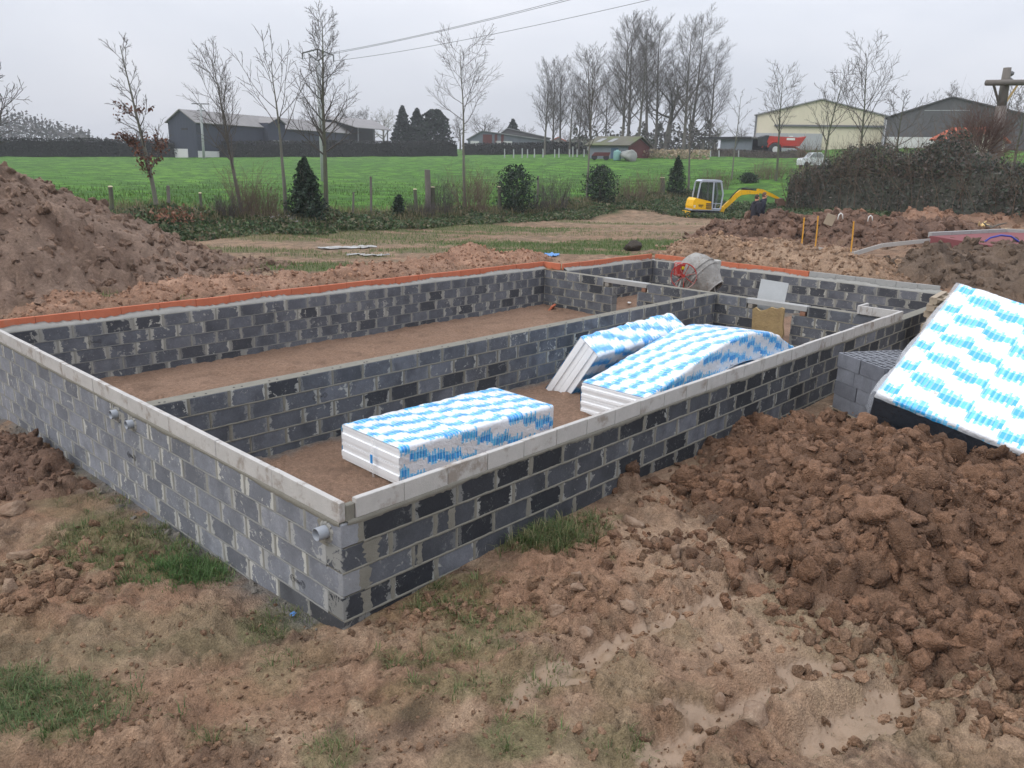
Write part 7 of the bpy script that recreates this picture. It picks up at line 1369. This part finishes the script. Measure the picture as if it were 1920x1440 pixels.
for (d_, z_) in ((.24, -.25), (.24, -.55), (.26, -2.0)): mb = MB(); V, F = ICO[1]; mb.add(V*.13+h+RT3*d_+UP*z_, [tuple(q) for q in F]); mb.build('insulator', M['steel'], t, True)
# pollard
q = at(1835, 312, 45); z = hz(q[0], q[1]); H = at(1835, 210, 45)[2]-z; t = thing('pollard_tree', 'pollarded willow with a dense reddish-brown twig head behind the hedge', 'tree', (q[0], q[1], z)); mb = MB(); mb.tube([(0, 0, -.1), (.1, 0, H*.3), (0, 0, H*.55)], [.75, .62, .7], 10); mb.build('trunk', M['bark'], t, True); tr = Tree(91)
for k_ in range(150): a_ = NP.uniform(0, 6.28); el = NP.uniform(-.2, 1.4); d_ = (math.cos(a_)*math.cos(el), math.sin(a_)*math.cos(el), math.sin(el)); tr.branch(np.array((0, 0, H*.55))+np.array(d_)*.5, d_, H*.38*NP.uniform(.6, 1.25), .022, 0, [dict(n=5, wig=.12, up=.1, tip=.008), dict(num=8, t0=.2, ang=35, len=.5, rad=.7, n=4, wig=.15, up=.05, tip=.007)])
m_ = tr.mesh('crown', [0, 1], 3); m_.materials.append(simple('red_twig', (.12, .075, .06), .9, var=.25)); link_mesh('crown', m_, None, t)
for (px, pt, wp, lb) in ((1720, 150, 0, ''),): pass
twigs('upright bare hedge shoots before the dark hall roof', 1810, 300, 160, 110, 44, 801, 'twig', q=at(1815, 300, 58), spread=.35, name='hedge_shoots', group=None, r=.02)
twigs('bramble scrub arching in front of the cream hall', 1580, 300, 245, 110, 70, 802, 'twig', q=at(1580, 300, 56), spread=1.2, name='bramble_scrub', group=None, r=.012)
twigs('heap of brown brushwood between red trailer and hall', 1515, 292, 262, 40, 90, 803, 'twig_brown', q=at(1517, 292, 100), spread=1.6, name='brush_pile', group=None, r=.03)

# ------------------------------------------------------------------ red trailer and white car
q = at(1464, 285, 118); z = hz(q[0], q[1])+.0; rz_ = math.atan2(RT[1], RT[0]); t = thing('muck_spreader', 'red farm trailer with flared sides parked before the cream hall', 'trailer', (q[0], q[1], z), rz_); k = 118/FPX; M['trr'] = simple('trailer_red', S(172, 48, 34), .55, var=.15, dirt=((.15, .1, .08), .62, .5))
zt = (at(1464, 255, 118)[2]-z); zl = at(1464, 274, 118)[2]-z
mb = MB(); mb.prism([(-24*k, zl), (-30*k, zl+.5), (-26*k, zt*.97), (27*k, zt*.93), (36*k, zt), (26*k, zl)], 2.2, (0, -1.1, 0)); mb.build('hopper', M['trr'], t)
mb = MB(); mb.prism([(-36*k, zl), (-38*k, zl+1.1), (-33*k, zt*1.0), (-27*k, zt), (-30*k, zl+.5), (-29*k, zl)], 2.3, (0, -1.15, 0)); mb.build('tailgate', M['exd'], t)
for s_ in (-1, 1):
    mb = MB(); mb.lathe([(.0, 0), (.42, .0), (.45, .10), (.80, .12), (.86, .22), (.80, .36), (.3, .40), (0, .4)], 20, np.array(Matrix.Translation((-16*k, s_*1.18+(0 if s_ > 0 else 0), .84)) @ Matrix.Rotation(R(90)*(-s_), 4, 'X'))); w_ = mb.build('wheel', M['black'], t, True)
    mb = MB(); mb.lathe([(.0, .42), (.40, .42), (.42, .36)], 14, np.array(Matrix.Translation((-16*k, s_*1.18, .84)) @ Matrix.Rotation(R(90)*(-s_), 4, 'X'))); mb.build('rim', M['whitewash'], w_)
    mb = MB(); mb.tube([(-16*k+1.0*math.cos(a_), s_*1.25, .86+1.0*math.sin(a_)) for a_ in np.linspace(.3, 2.9, 9)], .09, 5); mb.build('mudguard', M['trr'], t)
mb = MB(); mb.box((10*k, -1.12, (zl+zt)/2+.25), (1.1, .02, .28)); mb.box((10*k, -1.12, (zl+zt)/2+.6), (.5, .02, .12)); mb.build('lettering', M['white'], t)
mb = MB(); mb.tube([(20*k, 0, zl), (44*k, 0, .5)], .12, 6); mb.box((0, 0, zl-.1), (44*k, 1.0, .2)); mb.build('drawbar', M['trr'], t)
q = at(1524, 299, 80); z = at(1521, 286, 80)[2]-1.42; t = thing('parked_car', 'white car whose roof shows above the dark hedge', 'car', (q[0], q[1], z), rz_); M['carw'] = simple('car_paint', (.62, .64, .66), .25, var=.04); kz = 1.0; t.scale = (.62, .8, 1)
for s_ in (-1, 1):
    for xx in (-1.25, 1.25): mb = MB(); mb.lathe([(0, 0), (.31, 0), (.31, .2), (0, .2)], 14, np.array(Matrix.Translation((xx, s_*.78, .31)) @ Matrix.Rotation(R(90)*(-s_), 4, 'X'))); mb.build('wheel', M['black'], t)
mb = MB(); mb.prism([(-1.95, .3*kz), (-1.98, .75*kz), (-1.8, .9*kz), (-.95, .98*kz), (-.35, 1.42*kz), (.75, 1.45*kz), (1.55, .98*kz), (1.95, .88*kz), (2.0, .35*kz)], 1.6, (0, -.8, 0)); mb.build('body', M['carw'], t)
mb = MB(); mb.prism([(-.82, 1.0*kz), (-.32, 1.36*kz), (.15, 1.38*kz), (.15, 1.0*kz)], 1.64, (0, -.82, 0)); mb.build('side_window', M['glass'], t); mb = MB(); mb.prism([(.22, 1.0*kz), (.22, 1.38*kz), (.72, 1.39*kz), (1.3, 1.02*kz)], 1.64, (0, -.82, 0)); mb.build('side_window', M['glass'], t)
mb = MB(); mb.add([(-1.0, -.7, .99*kz), (-1.0, .7, .99*kz), (-.4, .62, 1.41*kz), (-.4, -.62, 1.41*kz)], [(0, 1, 2, 3)]); mb.v = [(x-.02, y, z_+.015) for x, y, z_ in mb.v]; mb.build('windscreen', M['glass'], t)

# ------------------------------------------------------------------ posts and cut stumps
def post(label, px, pt, pb_, r, mt, q=None, cut=False, name='fence_post', group=None, lean=0, yl=22.5):
    q = ony(px, pb_, yl) if q is None else q; z = hz(q[0], q[1]); d = math.hypot(*(q-CAM)[:2]); top = at(px+lean, pt, d)-np.array((q[0], q[1], z)); mb = MB(); mb.tube([(0, 0, -.2), top*.5+np.array((.02, 0, 0)), top], [r*1.1, r, r*.95], 7); t = thing(name, label, 'stump' if cut else 'post', (q[0], q[1], z), 0, group); mb.build('stem', M[mt], t)
    if cut: mb = MB(); mb.lathe([(r*1.02, -.01), (r*1.0, .02), (0, .03)], 9, np.array(Matrix.Translation(tuple(top)))); mb.build('cut_face', M['cutwood'], t)
M['cutwood'] = simple('cut_wood', (.72, .62, .42), .8, var=.1)
for (px, pt, pb_, r, cut, lb, le) in ((315, 348, 388, .06, 0, 'grey fence post right of the beech', 0), (378, 362, 412, .05, 1, 'thin cut stump with a pale top on the left of the bank', -3), (207, 350, 380, .07, 1, 'short cut stump with a pale top behind the left heap', 0), (660, 360, 392, .04, 0, 'crooked thin stake left of the scrub', 3), (695, 331, 386, .05, 0, 'straight fence post left of the cut stumps', 0), (803, 318, 376, .13, 0, 'thick weathered post among the cut stumps', -2), (811, 351, 380, .11, 1, 'cut stump with a bright pale top beside the thick post', 0), (780, 355, 398, .08, 1, 'low cut stump left of the thick post', -2), (936, 350, 390, .09, 1, 'cut stump with a white top left of the middle holly', 0), (1007, 330, 375, .05, 0, 'thin grey post right of the middle holly', 2), (1242, 333, 372, .14, 1, 'thick cut stump with a pale top left of the excavator', 0), (1418, 330, 345, .07, 1, 'small pale-topped stump behind the excavator arm', 0)):
    post(lb, px, pt, pb_, r, 'bark_green' if cut else 'wood_grey', cut=bool(cut), name='cut_stump' if cut else 'fence_post', group='posts and stumps on the bank', lean=le)
for i, (px, pt, pb_) in enumerate(((946, 279, 293), (963, 280, 292), (979, 278, 291), (989, 280, 294), (1002, 279, 291), (1018, 279, 292), (1040, 280, 292), (1048, 278, 291), (1068, 280, 294), (1074, 275, 294), (1082, 280, 292), (1095, 280, 293), (1123, 282, 294), (1312, 281, 295), (1332, 281, 295), (1348, 282, 296), (1385, 282, 296), (1413, 282, 296), (1423, 283, 297), (1476, 284, 298))):
    nth = ('first', 'second', 'third', 'fourth', 'fifth', 'sixth', 'seventh', 'eighth', 'ninth', 'tenth', 'eleventh', 'twelfth', 'thirteenth')
    lb = ('pale far fence post, %s from the left along the lower hedge' % nth[i]) if i < 13 else ('pale far fence post, %s from the left below the cream hall' % nth[i-13]); post(lb, px, pt, pb_, .085, 'conc', q=at(px, pb_, 118), group='far fence posts')
# bits of farm gear by the shed
q = at(1125, 294, 100); t = thing('farm_implement', 'dark red farm implement standing before the shed wall', 'farm implement', (q[0], q[1], hz(q[0], q[1])), rz_); mb = MB(); mb.prism([(-1.0, .5), (-.7, .9), (1.2, .95), (1.0, .5)], .8, (0, -.4, 0)); mb.build('body', simple('old_red', (.10, .03, .03), .7), t)
for x in (-.7, .7): mb = MB(); mb.lathe([(0, -.08), (.35, -.08), (.35, .08), (0, .08)], 12, np.array(Matrix.Translation((x, -.3, .35)) @ Matrix.Rotation(R(90), 4, 'X'))); mb.build('wheel', M['black'], t)
q = at(1157, 295, 99); mb = MB(); mb.lathe([(0, 0), (.42, 0), (.45, .1), (.45, 1.0), (.38, 1.12), (.15, 1.16), (.12, 1.25), (0, 1.25)], 14); o_ = mb.build('water_tank', simple('teal_tank', (.16, .30, .28), .5), None, True); o_.location = (q[0], q[1], hz(q[0], q[1])); tag(o_, 'small teal water tank at the meadow edge before the shed', 'tank')
q = at(1180, 294, 99); o_ = link_mesh('tarp_pile', np_mesh('tarp_pile', LUMPS3[1][0]*np.array((1.3, .9, .9)), LUMPS3[1][1], True), simple('grey_tarp', (.20, .21, .19), .5, var=.35, vs=1.5), None, (q[0], q[1], hz(q[0], q[1])+.5)); tag(o_, 'grey tarpaulin heap at the red gable of the shed', 'tarpaulin')
q = ground_at(318, 413); P_ = np.array((q[0], q[1], gz(q[0], q[1])))+NP.normal(0, 1, (500, 3))*np.array((.45, .3, .12))+np.array((0, 0, .12)); o_ = leaves('dead_leaves', P_-np.array(q), .06, [(.24, .11, .065), (.17, .08, .05), (.30, .16, .10)], None, M['leaf']); o_.location = q; tag(o_, 'heap of russet dead leaves beside the left heap', None, None, 'stuff')
# ------------------------------------------------------------------ damp winter air
HZ = (-1600., 2100., -1000., 2000.); zlo = float(min(MZ.min(), GZ.min()))-1.5; zhi = 40.0
mb = MB(); mb.box(((HZ[0]+HZ[1])/2, (HZ[2]+HZ[3])/2, (zlo+zhi)/2), (HZ[1]-HZ[0], HZ[3]-HZ[2], zhi-zlo)); hm = bpy.data.materials.new('haze'); hm.use_nodes = True; ht = hm.node_tree; ht.nodes.clear()
pv = ht.nodes.new('ShaderNodeVolumePrincipled'); pv.inputs['Color'].default_value = (.86, .88, .92, 1); pv.inputs['Density'].default_value = .00065; pv.inputs['Anisotropy'].default_value = .0
ho = ht.nodes.new('ShaderNodeOutputMaterial'); ht.links.new(pv.outputs[0], ho.inputs['Volume']); hb_ = mb.build('haze', hm); tag(hb_, kind='stuff')
